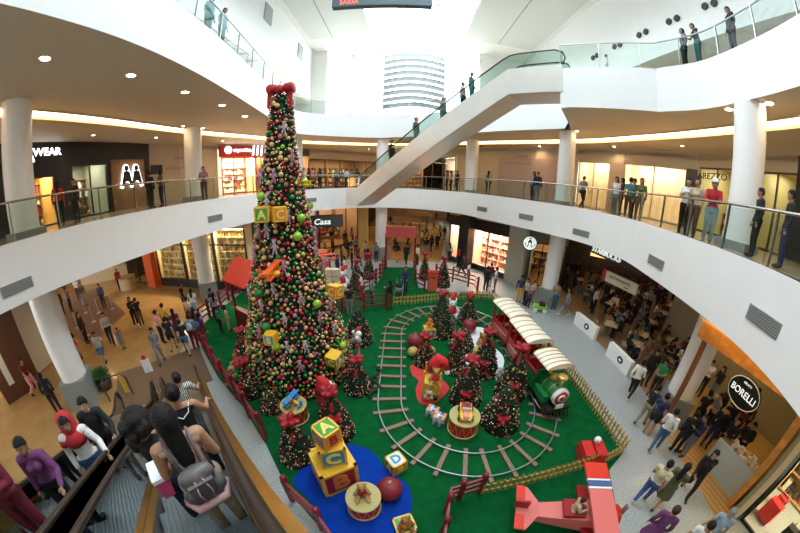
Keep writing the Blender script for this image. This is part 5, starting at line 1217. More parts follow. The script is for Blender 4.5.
# ================================================================ escalators
M_escm = mat('escalator_brushed_metal', (.62, .58, .50), .32, .85, noise=.08, scale=2); M_gdeck = mat('gold_bronze_decking', (.62, .36, .10), .28, .85, noise=.15, scale=3)
M_rub = mat('black_rubber_handrail', (.03, .022, .018), .28); M_step = mat('ribbed_step_metal', (.20, .25, .27), .4, .5, kind='wave', scale=14, noise=.5); M_side = mat('smoked_glass_side', (.10, .08, .06), .3)
M_eglass = glass('escalator_glass', (.34, .37, .30), .2)
AH = Vector((-.743, .669, 0)); AW = Vector((.669, .743, 0))
def EP(a, hh, z): return AW*a+AH*hh+Vector((0, 0, z))
def escalator(a, hh, zb, zt, label, clad, deck, low=1.2, under=.95, top=2.3, glassm=None):
    o = EP(a, hh, zb); th = math.atan2(-.743, -.669); rise = zt-zb; run = rise/math.tan(R_(30)); tn = math.tan(R_(30))
    t = thing('escalator', label, 'escalator', o, th)
    glassm = glassm or M_eglass
    n = int(run/.4)
    for k in range(n+1):
        z = min((k+1)*.4*tn-.12, rise-.0); y = k*.4
        mb = MB().use(M_step); mb.box((0, y+.2, z-.11), (1.0, .4, .22))
        for j in range(16): mb.box((-.46+j*.0615, y+.2, z+.004), (.02, .39, .01))
        mb.build('step', M_step, t)
    for y0, y1, z in ((-low, 0, -.0), (run, run+top-.3, rise)): MB().box((0, (y0+y1)/2, z-.02), (1.15, y1-y0, .06)).build('landing_plate', M_escm, t)
    prof = [(-low, 0), (0, 0), (run, rise), (run+top-.3, rise)]
    def sweep(name, m, x0, x1, dz0, dz1):
        mb = MB(); vs = []
        for y, z in prof: vs += [(x0, y, z+dz0), (x1, y, z+dz0), (x1, y, z+dz1), (x0, y, z+dz1)]
        fs = [(0, 1, 2, 3), (15, 14, 13, 12)]
        for i in range(3):
            for k in range(4): fs.append((4*i+k, 4*i+(k+1) % 4, 4*i+4+(k+1) % 4, 4*i+4+k))
        mb.add(vs, fs); return mb.build(name, m, t)
    for s in (-1, 1):
        sweep('skirt_panel', M_side, s*.515, s*.53, -.15, .16)
        sweep('inner_decking', deck, s*.53, s*.64, .10, .17)
        sweep('outer_decking', deck, s*.66, s*.84, .10, .17)
        sweep('truss_cladding', clad, s*.80, s*.84, -under, .10)
        sweep('balustrade_glass', glassm, s*.644, s*.656, .17, .90)
        H = .95; P = [Vector((s*.65, -low+.25, .18)), Vector((s*.65, -low-.02, .28)), Vector((s*.65, -low-.14, .55)), Vector((s*.65, -low-.06, .82)), Vector((s*.65, -low+.2, H)), Vector((s*.65, -.25, H)), Vector((s*.65, .25, H+.12))]
        P += [Vector((s*.65, run-.3, rise-.3*tn+H)), Vector((s*.65, run, rise+H-.04)), Vector((s*.65, run+.35, rise+H)), Vector((s*.65, run+top-.6, rise+H)), Vector((s*.65, run+top-.3, rise+H-.14)), Vector((s*.65, run+top-.2, rise+.55)), Vector((s*.65, run+top-.3, rise+.28)), Vector((s*.65, run+top-.6, rise+.18))]
        MB().tube(P, .045, 10, flat=.75).build('handrail', M_rub, t)
    # underside (never below the floor)
    pr = [(-low, -.25 if zb > 1 else -.0), (.0, -.25 if zb > 1 else 0), (.0 if zb > 1 else under/tn, -under if zb > 1 else 0), (run, rise-under), (run+top-.3, rise-under)]
    if zb > 1: pr = [(-low, -under+.1), (0, -under), (run, rise-under), (run+top-.3, rise-under)]
    else: pr = [(under/tn, .0), (run, rise-under), (run+top-.3, rise-under)]
    mb = MB(); vs = []
    for y, z in pr: vs += [(-.84, y, z), (.84, y, z), (.84, y, z+.03), (-.84, y, z+.03)]
    fs = [(0, 1, 2, 3)]
    for i in range(len(pr)-1):
        for k in range(4): fs.append((4*i+k, 4*i+(k+1) % 4, 4*i+4+(k+1) % 4, 4*i+4+k))
    mb.add(vs, fs); mb.build('underside_cladding', clad, t)
    return t
M_pale_c = mat('pale_champagne_cladding', (.82, .79, .73), .3, .45, noise=.06, scale=1.5)
escalator(-.68, 8.41, 0, 6.11, 'nearest escalator going down to the floor, with three women on it', M_side, M_gdeck, under=.9)
escalator(-2.38, 8.41, 0, 6.11, 'second escalator coming up beside the nearest one, on its left', M_side, M_gdeck, under=.9)
escalator(12.78, 14.9, 6.11, 12.0, 'far champagne clad escalator crossing from the middle gallery to the top gallery', M_pale_c, M_pale_c, top=2.7, under=1.05, glassm=M_glass)
mat_plate = MB().box((0, 0, 0), (3.9, 2.8, .012), math.atan2(-.743, -.669)).build('entrance_mat', mat('brown_entrance_mat', (.16, .10, .06), .5, noise=.3, scale=20)); mat_plate.location = EP(-1.5, 11.0, .008); tag(mat_plate, 'brown floor mat at the foot of the two escalators', 'mat')
# bronze guard with planter beside the up escalator
# ================================================================ people
JT = dict(pel=(0, 0, .95), waist=(0, 0, 1.08), chest=(0, 0, 1.28), neck=(0, -.01, 1.46), head=(0, .02, 1.58),
 hipL=(-.09, 0, .92), hipR=(.09, 0, .92), kneeL=(-.10, .02, .50), kneeR=(.10, .02, .50), ankL=(-.10, -.02, .08), ankR=(.10, -.02, .08), toeL=(-.11, .12, .035), toeR=(.11, .12, .035),
 shL=(-.17, 0, 1.39), shR=(.17, 0, 1.39), elL=(-.23, -.02, 1.12), elR=(.23, -.02, 1.12), wrL=(-.24, .06, .89), wrR=(.24, .06, .89), haL=(-.235, .09, .80), haR=(.235, .09, .80))
def pose(**k): d = dict(JT); d.update(k); return d
POSES = dict(
 stand=pose(),
 walk=pose(kneeL=(-.09, .20, .53), ankL=(-.09, .28, .10), toeL=(-.1, .42, .07), kneeR=(.09, .03, .50), ankR=(.09, -.28, .14), toeR=(.1, -.16, .04), elL=(-.22, -.12, 1.14), wrL=(-.22, -.08, .90), haL=(-.21, -.05, .82), elR=(.22, .06, 1.12), wrR=(.20, .24, .98), haR=(.19, .31, .94)),
 stride=pose(kneeR=(.09, .16, .52), ankR=(.09, .16, .09), toeR=(.1, .30, .04), kneeL=(-.09, .0, .50), ankL=(-.09, -.20, .16), toeL=(-.1, -.10, .05), elL=(-.22, .04, 1.12), wrL=(-.2, .2, .96), haL=(-.2, .27, .92), elR=(.22, -.1, 1.13), wrR=(.22, -.06, .9), haR=(.21, -.03, .82)),
 phone=pose(elL=(-.22, .05, 1.13), wrL=(-.10, .28, 1.22), haL=(-.05, .34, 1.27), elR=(.22, .05, 1.13), wrR=(.10, .28, 1.22), haR=(.05, .34, 1.27), head=(0, .05, 1.57)),
 hold=pose(elL=(-.23, .0, 1.13), wrL=(-.06, .22, 1.08), haL=(.02, .25, 1.09), elR=(.23, 0, 1.13), wrR=(.06, .22, 1.12), haR=(-.02, .26, 1.13)),
 lean=pose(elL=(-.22, .16, 1.14), wrL=(-.12, .36, 1.10), haL=(-.05, .42, 1.10), elR=(.22, .16, 1.14), wrR=(.12, .36, 1.10), haR=(.05, .42, 1.10), chest=(0, .06, 1.26), shL=(-.17, .07, 1.37), shR=(.17, .07, 1.37), neck=(0, .08, 1.44), head=(0, .13, 1.55)),
 push=pose(elL=(-.23, .08, 1.13), wrL=(-.18, .36, 1.03), haL=(-.17, .43, 1.02), elR=(.23, .08, 1.13), wrR=(.18, .36, 1.03), haR=(.17, .43, 1.02), kneeL=(-.09, .14, .52), ankL=(-.09, .16, .1), toeL=(-.1, .3, .05), ankR=(.09, -.2, .14), toeR=(.1, -.09, .05)),
 point=pose(elR=(.36, .18, 1.40), wrR=(.48, .38, 1.50), haR=(.53, .46, 1.53), elL=(-.24, .02, 1.12)),
 railR=pose(elR=(.30, .10, 1.16), wrR=(.34, .34, 1.08), haR=(.35, .41, 1.06)),
 railL=pose(elL=(-.30, .10, 1.16), wrL=(-.34, .34, 1.08), haL=(-.35, .41, 1.06)),
 hug=pose(elL=(-.25, .2, 1.28), wrL=(-.10, .36, 1.34), haL=(-.03, .38, 1.35), elR=(.25, .2, 1.22), wrR=(.10, .36, 1.2), haR=(.02, .38, 1.2)),
 sit=pose(pel=(0, 0, .50), waist=(0, .0, .62), chest=(0, .02, .82), neck=(0, .03, 1.0), head=(0, .06, 1.12), hipL=(-.09, 0, .49), hipR=(.09, 0, .49), kneeL=(-.12, .42, .50), kneeR=(.12, .42, .50), ankL=(-.11, .40, .08), ankR=(.12, .36, .08), toeL=(-.12, .54, .035), toeR=(.13, .5, .035),
   shL=(-.17, .02, .93), shR=(.17, .02, .93), elL=(-.24, .12, .72), elR=(.24, .12, .72), wrL=(-.12, .34, .76), wrR=(.12, .34, .76), haL=(-.07, .40, .77), haR=(.07, .40, .77)))
BONES = [('torso', 'pel', 'waist', .135, .125), ('torso', 'waist', 'chest', .120, .145), ('torso', 'chest', 'neck', .13, .055), ('torso', 'shL', 'shR', .062, .062), ('torso', 'hipL', 'hipR', .105, .105),
 ('head', 'neck', 'head', .052, .06), ('uarmL', 'shL', 'elL', .058, .042), ('farmL', 'elL', 'wrL', .042, .028), ('uarmR', 'shR', 'elR', .058, .042), ('farmR', 'elR', 'wrR', .042, .028),
 ('handL', 'wrL', 'haL', .026, .034), ('handR', 'wrR', 'haR', .026, .034),
 ('thighL', 'hipL', 'kneeL', .092, .062), ('shinL', 'kneeL', 'ankL', .06, .038), ('thighR', 'hipR', 'kneeR', .092, .062), ('shinR', 'kneeR', 'ankR', .06, .038), ('footL', 'ankL', 'toeL', .042, .036), ('footR', 'ankR', 'toeR', .042, .036)]
def body_mesh(J, voxel=.024, female=False):
    J = {k: Vector(v) for k, v in J.items()}
    def b(mb):
        for nm, p, q, r0, r1 in BONES:
            if female and nm == 'torso': r0, r1 = r0*.93, r1*(.86 if q == 'chest' else .93)
            if nm == 'torso' and p in ('pel', 'waist', 'chest'): capsule(mb, J[p], J[q], r0, r1, 14, .72, side=(1, 0, 0))
            elif nm in ('handL', 'handR'): capsule(mb, J[p], J[q], r0, r1, 10, .6, side=(0, 0, 1))
            else: capsule(mb, J[p], J[q], r0, r1, 10)
        h = J['head']; mb.ball(tuple(h+Vector((0, 0, .035))), .098, 14, 10, (.82, 1.0, 1.16)); mb.ball(tuple(h+Vector((0, .05, -.035))), .06, 10, 8, (.85, .9, .9))
        mb.ball(tuple(h+Vector((0, .105, .01))), .017, 8, 6, (1, 1, 1.3))
        for s in (-1, 1): mb.ball(tuple(h+Vector((s*.083, 0, .02))), .022, 8, 6, (.5, .8, 1.2))
        if female:
            for s in (-1, 1): mb.ball(tuple(J['chest']+Vector((s*.062, .070, -.015))), .060, 8, 6)
    me = fuse('body', b, voxel, 3)
    # fingers and face details, rooted in the palm / head
    mb = MB(); mb.v = [tuple(v.co) for v in me.vertices]; mb.f = [list(p.vertices) for p in me.polygons]; mb.mi = [0]*len(mb.f); mb.sm = [True]*len(mb.f)
    nb = len(mb.f)
    for s, S in ((-1, 'L'), (1, 'R')):
        w = J['wr'+S]; h = J['ha'+S]; d = (h-w).normalized(); up = Vector((0, 0, 1)) if abs(d.z) < .8 else Vector((0, 1, 0)); x = d.cross(up).normalized(); n = x.cross(d).normalized()
        ax, cu = ((up-d*up.dot(d)).normalized(), x*s) if abs(d.z) >= .8 else (x, -n)
        for k, (o, L) in enumerate(((-1.4, .062), (-.5, .074), (.45, .070), (1.3, .056))):
            a = h-d*.01+ax*o*.0165; mb.tube([a, a+d*L*.5+cu*.004, a+d*L*.8+cu*.016, a+d*L*.95+cu*.03], [.0105, .0095, .0085, .006], 6)
        a = w.lerp(h, .3)+ax*.02*(1); mb.tube([a, a+ax*.03+d*.02, a+ax*.042+d*.05+cu*.01], [.013, .011, .008], 6)
    nf = len(mb.f); h = J['head']
    for s in (-1, 1): mb.ball(tuple(h+Vector((s*.034, .090, .035))), .011, 6, 5)
    mb.ball(tuple(h+Vector((0, .100, -.036))), .02, 6, 5, (1.1, .35, .3))
    m2 = D.meshes.new('body'); m2.from_pydata(mb.v, [], mb.f); m2.polygons.foreach_set('use_smooth', [True]*len(mb.f)); m2.update(); D.meshes.remove(me)
    m2.materials.append(SKIN['tan']); m2.materials.append(M_eye); m2.polygons.foreach_set('material_index', [0]*nf+[1]*(len(mb.f)-nf))
    return m2
def classify(me, J):
    J = {k: Vector(v) for k, v in J.items()}; out = []
    hc = J['head']
    for p in me.polygons:
        c = p.center; best = ('', 9, 0)
        for nm, a, b, r0, r1 in BONES:
            A, B = J[a], J[b]; e = B-A; t = max(0, min(1, (c-A).dot(e)/e.length_squared)); dd = (c-A-e*t).length-(r0+(r1-r0)*t)
            if nm == 'head' and c.z > hc.z-.09: dd -= .05
            if dd < best[1]: best = (nm, dd, t)
        if (c-hc-Vector((0, 0, .02))).length < .15: best = ('head', 0, 1)
        out.append((best[0], best[2], p.index))
    return out
def shell(name, me, keep, off):
    use = {}; vs = []; fs = []
    for i in keep:
        f = []
        for v in me.polygons[i].vertices:
            if v not in use: use[v] = len(vs); q = me.vertices[v]; vs.append(q.co+q.normal*off)
            f.append(use[v])
        fs.append(f)
    m = D.meshes.new(name); m.from_pydata(vs, [], fs); m.polygons.foreach_set('use_smooth', [True]*len(fs)); m.update(); return m
BODY = {}
def make_set(key, J, female, voxel):
    me = body_mesh(J, voxel, female); cl = classify(me, J); Jv = {k: Vector(v) for k, v in J.items()}; S = {'body': me}
    def sel(f): return [i for nm, t, i in cl if f(nm, t, me.polygons[i].center)]
    wz = Jv['pel'].z; sit = wz < .8
    upper = lambda nm, t, c: nm == 'torso' and (c.z > wz-.02)
    S['tee'] = shell('shirt', me, sel(lambda nm, t, c: upper(nm, t, c) and c.z < Jv['neck'].z-.01 or nm[:4] == 'uarm' and t < .55), .012)
    S['long'] = shell('shirt', me, sel(lambda nm, t, c: upper(nm, t, c) and c.z < Jv['neck'].z or nm[:4] in ('uarm', 'farm')), .014)
    S['tank'] = shell('shirt', me, sel(lambda nm, t, c: upper(nm, t, c) and c.z < Jv['neck'].z-.05 and abs(c.x) < .165), .010)
    S['trousers'] = shell('trousers', me, sel(lambda nm, t, c: nm == 'torso' and c.z <= wz+.03 or nm[:5] == 'thigh' or nm[:4] == 'shin' and t < .93), .014)
    S['shorts'] = shell('trousers', me, sel(lambda nm, t, c: nm == 'torso' and c.z <= wz+.03 or nm[:5] == 'thigh' and t < .7), .02)
    for sd, nm_ in ((-1, 'shoeL'), (1, 'shoeR')): S[nm_] = shell('shoe', me, sel(lambda nm, t, c: (nm[:4] == 'foot' or nm[:4] == 'shin' and t > .95) and nm[4] == nm_[4]), .010)
    h = Jv['head']
    S['short'] = shell('hair', me, sel(lambda nm, t, c: nm == 'head' and (c.z > h.z+.07 or c.y < h.y-.01 and c.z > h.z-.04 or (c.y < h.y+.05 and c.z > h.z+.03))), .014)
    def lh(mb):
        mb.ball(tuple(h+Vector((0, -.012, .045))), .118, 14, 10, (.86, .98, 1.1))
        capsule(mb, h+Vector((0, -.06, .02)), h+Vector((0, -.12, -.30)), .088, .07, 12, .55, side=(1, 0, 0))
    S['longhair'] = fuse('hair', lambda mb: lh(mb), max(voxel*.8, .014), 2)
    def bun(mb):
        mb.ball(tuple(h+Vector((0, -.012, .045))), .112, 14, 10, (.86, .96, 1.08)); mb.ball(tuple(h+Vector((0, -.10, .11))), .055, 10, 8)
    S['bun'] = fuse('hair', bun, max(voxel*.8, .014), 2)
    def curly(mb):
        mb.ball(tuple(h+Vector((0, -.03, .04))), .15, 14, 10, (1.0, .95, 1.05))
        for k in range(26):
            a = rg.uniform(0, 6.28); e = rg.uniform(-.7, 1.4); mb.ball(tuple(h+Vector((0, -.035, .03))+Vector((math.cos(a)*math.cos(e), math.sin(a)*math.cos(e)-.15, math.sin(e)))*.13), .05, 8, 6)
    S['curly'] = fuse('hair', curly, max(voxel*.8, .016), 1)
    # carve long hair / curly away from the face
    for k in ('longhair', 'bun', 'curly'):
        m = S[k]; keep = [p.index for p in m.polygons if not (p.center.y > h.y+.02 and p.center.z < h.z+.085)]; S[k] = shell('hair', m, keep, 0)
    # skirt
    z0 = wz+.05; z1 = .52 if not sit else .45
    if not sit:
        mb = MB(); prof = [(.14, z0), (.175, z0-.12), (.21, z0-.3), (.235, z1)]; mb.lathe(prof, n=18, sy=.85); mb.f = mb.f[:-2]; S['skirt'] = D.meshes.new('skirt'); S['skirt'].from_pydata(mb.v, [], mb.f); S['skirt'].polygons.foreach_set('use_smooth', [True]*len(mb.f))
    else: S['skirt'] = S['shorts']
    mb = MB(); mb.ball(tuple(Jv['chest']+Vector((0, -.19, -.06))), .15, 14, 10, (.9, .55, 1.25))
    for s in (-1, 1): mb.tube([Jv['chest']+Vector((s*.09, -.12, .1)), Jv['sh'+('L' if s < 0 else 'R')]+Vector((-s*.06, 0, .065)), Jv['chest']+Vector((s*.11, .12, -.02)), Jv['chest']+Vector((s*.10, -.1, -.2))], .014, 6)
    S['pack'] = D.meshes.new('backpack'); S['pack'].from_pydata(mb.v, [], mb.f); S['pack'].polygons.foreach_set('use_smooth', [True]*len(mb.f))
    BODY[key] = S; return S
def get_set(pose_, sex):
    k = pose_+sex
    if k not in BODY: make_set(k, POSES[pose_], sex == 'F', .028)
    return BODY[k]
SKIN = {n: mat('skin_'+n, c, .55, noise=.04) for n, c in (('light', (.62, .38, .27)), ('tan', (.42, .22, .13)), ('dark', (.16, .075, .045)))}
CL = {}
CC = dict(black=(.012, .012, .015), navy=(.02, .03, .09), denim=(.06, .15, .30), blue=(.05, .12, .35), white=(.78, .77, .74), cream=(.68, .58, .38), beige=(.50, .40, .27), grey=(.22, .23, .24), red=(.50, .02, .03), maroon=(.16, .01, .03), green=(.02, .26, .09), olive=(.10, .11, .04), pink=(.70, .30, .32), hotpink=(.75, .08, .25), purple=(.16, .04, .14), yellow=(.75, .42, .03), orange=(.75, .20, .02), brown=(.14, .07, .04), teal=(.06, .22, .22), lightblue=(.35, .5, .62), palepink=(.75, .52, .48), mauve=(.30, .2, .28), khaki=(.34, .28, .18))
def cloth(c):
    if c == 'zebra': return mat('cloth_zebra', (.85, .85, .8), .8, kind='wave', scale=9, col2=(.01, .01, .01))
    if c == 'stripe': return mat('cloth_stripe', (.8, .8, .78), .8, kind='wave', scale=6, col2=(.03, .03, .04))
    return mat('cloth_'+c, CC[c], .8, noise=.18, scale=14)
HAIR = {n: mat('hair_'+n, c, .62, noise=.6, scale=70, bump=.6, spec=.3) for n, c in (('black', (.010, .008, .008)), ('brown', (.06, .03, .018)), ('fair', (.32, .18, .07)), ('grey', (.4, .39, .37)))}
M_eye = mat('eye_dark', (.03, .015, .012), .3)
def person(loc, face, label, pose_='stand', sex='M', top='long', tc='black', bot='trousers', bc='denim', hair='short', hc='black', skin='tan', h=1.70, shoe='black', pack=None, group=None, hat=None, lite=False):
    S = get_set(pose_, sex); t = thing('person', label, 'person', loc, face, group)
    s = h/1.70; t.scale = (s, s, s)
    def ad(n, key, m):
        me = S[key]
        if not me.materials: me.materials.append(m)
        o = D.objects.new(n, me); C.objects.link(o); o.parent = t; o.material_slots[0].link = 'OBJECT'; o.material_slots[0].material = m; return o
    ad('body', 'body', SKIN[skin])
    if top: ad('shirt', top, cloth(tc))
    ad('skirt' if bot == 'skirt' else 'trousers', bot, cloth(bc)); ad('shoe', 'shoeL', cloth(shoe)); ad('shoe', 'shoeR', cloth(shoe))
    if hair: ad('hair', hair, HAIR[hc])
    if pack: ad('backpack', 'pack', cloth(pack))
    if hat:
        h_ = Vector(POSES[pose_]['head']) if pose_ in POSES else Vector((0, .02, 1.58)); mb = MB(); mb.lathe([(.105, .05), (.115, .08), (.10, .13), (.06, .165), (.01, .175)], tuple(h_), 16); mb.box(tuple(h_+Vector((0, .13, .06))), (.13, .12, .012)); mb.build('cap', cloth(hat), t)
    return t
def facing(dx, dy): return math.atan2(dy, dx)-PI/2
# word used to spread: every person is placed where the feet touch in the photograph's ground plan
def pp(px, py, fx, label, **k):
    """feet pixel on the ground floor; fx = facing: angle in degrees (0 = away from camera +Y)"""
    p = at(px, py, 0); z = .012 if False else 0.0
    return person((p.x, p.y, z), R_(fx), label, **k)
# ================================================================ the people in the photo
dn = facing(AH.x, AH.y); upd = facing(-AH.x, -AH.y)
def stepz(hh, yoff=0): # tread height of the down/up escalator at hh
    k = math.floor((8.41-hh)/.4); return max(0, (k+1)*.4*math.tan(R_(30))-.12+.01)
def rider(a, hh, face, label, **k):
    return person(EP(a, hh, stepz(hh)), face, label, **k)
# --- foreground: finer bodies
make_set('ridePackF', POSES['hold'], True, .016); make_set('rideTankF', POSES['railR'], True, .016); make_set('rideM', POSES['railL'], False, .018); make_set('rideF', POSES['railL'], True, .018); make_set('rideCurlF', POSES['phone'], True, .016); make_set('rideCurlM', POSES['phone'], False, .018)
POSES['ridePack'] = POSES['hold']; POSES['rideTank'] = POSES['railR']; POSES['ride'] = POSES['railL']; POSES['rideCurl'] = POSES['phone']
w1 = rider(-.34, 1.72, dn+.1, 'woman with long black hair, pink top, cream trousers and small grey backpack', pose_='ridePack', sex='F', top='tank', tc='palepink', bc='beige', hair='longhair', skin='tan', h=1.64, shoe='white')
# backpack of the nearest woman: soft body with flap, straps and pink base
bp = thing('backpack', 'grey leather backpack with pink base worn by the woman with long hair', 'backpack', (0, 0, 0)); bp.matrix_world = Matrix.Translation(EP(-.34, 1.72, stepz(1.72))) @ Matrix.Rotation(dn+.1, 4, 'Z')
M_pkg = mat('grey_leather', (.13, .12, .12), .45, noise=.2); M_pkp = mat('dusty_pink_leather', (.45, .25, .24), .5)
def bagb(mb):
    capsule(mb, (-.08, -.21, 1.0), (.08, -.21, 1.0), .10, .10, 14, .8); capsule(mb, (-.06, -.20, 1.16), (.06, -.20, 1.16), .085, .085, 14, .8); capsule(mb, (0, -.2, 1.0), (0, -.2, 1.16), .11, .09)
mobj('bag_body', fuse('bag', bagb, .018, 3), M_pkg, bp)
MB().tube([(-.17, -.2, .95), (-.12, -.31, .94), (.12, -.31, .94), (.17, -.2, .95), (.12, -.12, .94), (-.12, -.12, .94), (-.17, -.2, .95)], .035, 8).build('pink_base', M_pkp, bp)
MB().box((0, -.29, 1.12), (.2, .03, .12)).build('flap', M_pkg, bp)
for s in (-1, 1): MB().tube([(s*.08, -.16, 1.22), (s*.10, -.06, 1.40), (s*.10, .05, 1.38), (s*.13, .10, 1.22), (s*.14, -.08, 1.0)], .014, 6).build('shoulder_strap', M_pkg, bp); MB().tube([(s*.03, -.28, 1.2), (s*.05, -.33, 1.1), (s*.03, -.32, 1.0)], .007, 6).build('drawstring', M_pkp, bp)
hb = thing('handbag', 'small bright pink and white bag held on the left of the nearest woman', 'bag', (0, 0, 0)); hb.matrix_world = Matrix.Translation(EP(-.34, 1.72, stepz(1.72))) @ Matrix.Rotation(dn+.1, 4, 'Z')
MB().box((-.29, .08, .98), (.09, .2, .2)).build('bag_body', cloth('hotpink'), hb); MB().box((-.29, .08, 1.09), (.1, .21, .04)).build('bag_top', M_whc, hb)
# long hair mass lower down the back
w2 = rider(-.36, 2.95, dn, 'woman in black tank top with white trim, hair in a bun, hand on the rail', pose_='rideTank', sex='F', top='tank', tc='black', bc='black', hair='bun', skin='tan', h=1.66, shoe='navy')
MB().tube([(-.13, -.02, 1.44), (-.09, -.09, 1.36), (0, -.115, 1.31), (.09, -.09, 1.36), (.13, -.02, 1.44)], .008, 6).build('white_trim', M_white, w2)
rider(-.66, 2.15, dn-.5, 'woman with a big mass of dark curly hair beside the backpack woman', pose_='rideCurl', sex='F', top='tee', tc='black', bc='navy', hair='curly', skin='tan', h=1.60)
rider(-.40, 4.75, dn, 'woman in black and white zebra print top lower on the nearest escalator', pose_='rideTank', sex='F', top='tee', tc='zebra', bc='grey', hair='bun', skin='tan', h=1.6)
rider(-1.0, 3.9, dn, 'fair haired child in grey beside the zebra top woman', pose_='stand', sex='F', top='tee', tc='grey', bc='grey', hair='short', hc='fair', h=1.15, skin='light')
rider(-2.15, 4.75, upd, 'bearded man in black jacket riding up with his hand on the rail', pose_='ride', sex='M', top='long', tc='black', bc='black', hair='short', h=1.74, skin='light')
rh = rider(-2.12, 3.8, upd+.25, 'person in red and white hooded jacket and jeans riding up', pose_='ride', sex='M', top='long', tc='white', bc='denim', hair='short', h=1.66, shoe='lightblue')
MB().tube([(0, -.04, 1.37), (0, -.06, 1.46), (0, -.05, 1.56), (0, -.02, 1.68), (0, .03, 1.73)], [.15, .14, .135, .12, .05], 14).build('hood', cloth('red'), rh)
MB().lathe([(.155, 1.22), (.18, 1.3), (.17, 1.38), (.12, 1.44)], n=18, sy=.8).build('red_yoke', cloth('red'), rh)
for s in (-1, 1): MB().tube([(s*.17, 0, 1.39), (s*.2, .0, 1.28)], [.078, .068], 12).build('red_shoulder', cloth('red'), rh)
rider(-2.62, 3.35, upd, 'person in plum coloured jumper riding up behind the red hood', pose_='ride', sex='F', top='long', tc='purple', bc='black', hair='short', h=1.62)
rider(-2.75, 4.95, upd, 'dark haired woman in black riding up behind the bearded man', pose_='stand', sex='F', top='long', tc='black', bc='black', hair='longhair', h=1.6)
rider(-2.8, 2.75, upd, 'person in maroon at the bottom left corner riding up the second escalator', pose_='rideCurl', sex='M', top='long', tc='maroon', bc='maroon', hair='short', h=1.72)
# --- left ground floor
pp(163, 363, -140, 'man in grey shirt and trousers walking alone towards the escalators', tc='grey', top='tee', bc='grey', pose_='stride')
pp(189, 355, 40, 'woman in black with denim shorts at the foot of the escalator', tc='black', bc='denim', bot='shorts', sex='F', hair='short', top='tee', pose_='walk')
pp(175, 351, 30, 'man in black top with white collar and black shorts near the escalator foot', tc='black', top='tee', bc='black', bot='shorts', pose_='stride', shoe='black')
pp(181, 342, 60, 'woman in maroon top in the group near the escalator foot', tc='maroon', sex='F', top='tee', bc='navy', hair='longhair')
pp(170, 335, 20, 'woman in yellow top with dark hair near the escalator foot', tc='yellow', sex='F', top='tee', bc='black', hair='bun')
pp(164, 343, -20, 'woman in pink top between the grey man and the yellow top', tc='pink', sex='F', top='tee', bc='black', hair='short')
pp(137, 326, -100, 'person in black hugging another in the open beige floor, left one', tc='black', bc='black', pose_='hug', sex='F', hair='longhair', shoe='white')
pp(143, 327, 80, 'person in black hugging another in the open beige floor, right one', tc='black', bc='brown', pose_='hug', shoe='white')
pp(84, 369, -160, 'woman in red top with curly black hair beside the left column', tc='red', sex='F', top='tee', bc='brown', bot='skirt', hair='curly')
pp(107, 366, -150, 'man in striped shirt and denim shorts walking near the left column', tc='stripe', top='tee', bc='denim', bot='shorts', pose_='walk')
pp(88, 343, -60, 'person in black standing by the queue ropes, nearest the column', tc='black', bc='black', sex='F', hair='longhair')
pp(113, 344, -120, 'person in dark striped top near the brown queue mat', tc='stripe', bc='black', sex='F', hair='longhair', pose_='walk')
pp(124, 349, -100, 'child in pale grey dress near the brown queue mat', tc='grey', bc='grey', bot='skirt', sex='F', top='tee', hair='short', h=1.15)
pp(105, 308, -150, 'slim person in dark clothes inside the queue ropes', tc='navy', bc='black', sex='M')
pp(86, 306, -100, 'person in brown top at the kiosk counter on the left', tc='brown', bc='grey', sex='F', hair='bun')
pp(64, 315, -80, 'person in black at the left kiosk near the column', tc='black', bc='black')
pp(72, 312, -60, 'person in mauve top at the left kiosk', tc='mauve', bc='black', sex='F', hair='longhair')
pp(80, 300, 40, 'person in white top behind the left kiosk queue', tc='white', bc='navy', top='tee')
pp(67, 300, 20, 'person in navy top behind the left kiosk queue', tc='navy', bc='grey')
pp(121, 290, -100, 'person in red near the far left shops', tc='red', bc='black', sex='F', hair='short')
pp(186, 311, -60, 'slim woman in black in front of the bright left shop', tc='black', bc='black', sex='F', hair='bun', top='tee')
pp(197, 318, 20, 'person in white top before the bright left shop, beside the column', tc='white', top='tee', bc='lightblue', sex='F', hair='longhair')
pp(193, 328, 0, 'person in pale pink shirt in front of the left column', tc='palepink', top='tee', bc='black')
pp(203, 330, 10, 'child in blue at the crowd by the fence', tc='lightblue', bc='grey', h=1.15, top='tee', hair='short')
pp(215, 318, -30, 'person in black leaning against the right of the left column', tc='black', bc='black', pose_='phone')
pp(219, 323, 30, 'woman in patterned dark top beside the left column', tc='mauve', bc='black', sex='F', hair='longhair', top='tee')
pp(222, 332, -30, 'boy in green T-shirt at the maroon fence', tc='green', top='tee', bc='black', h=1.35)
pp(230, 331, -60, 'person with big round afro hair and pale pink top at the fence', tc='palepink', top='tee', sex='F', hair='curly', bc='beige', h=1.35)
pp(197, 349, 30, 'person in grey top with pale blue backpack at the fence end', tc='grey', bc='maroon', pack='lightblue', top='tee')
pp(207, 347, -10, 'person in maroon top with blue backpack at the fence', tc='maroon', bc='brown', pack='blue', sex='F', hair='longhair')
pp(201, 341, 10, 'person in brown top between the two backpacks at the fence', tc='brown', bc='khaki', sex='F', hair='longhair')
pp(14, 345, -70, 'person in black standing by the brown door at far left', tc='black', bc='black')
pp(25, 372, -40, 'man in black walking near the brown door at far left', tc='black', bc='black', pose_='stride')
pp(38, 395, -60, 'woman in maroon top walking near the left column', tc='maroon', bc='pink', sex='F', top='tee', hair='bun', pose_='walk')
pp(60, 412, 60, 'person in black at the foot of the left column', tc='black', bc='black', sex='F', hair='longhair')
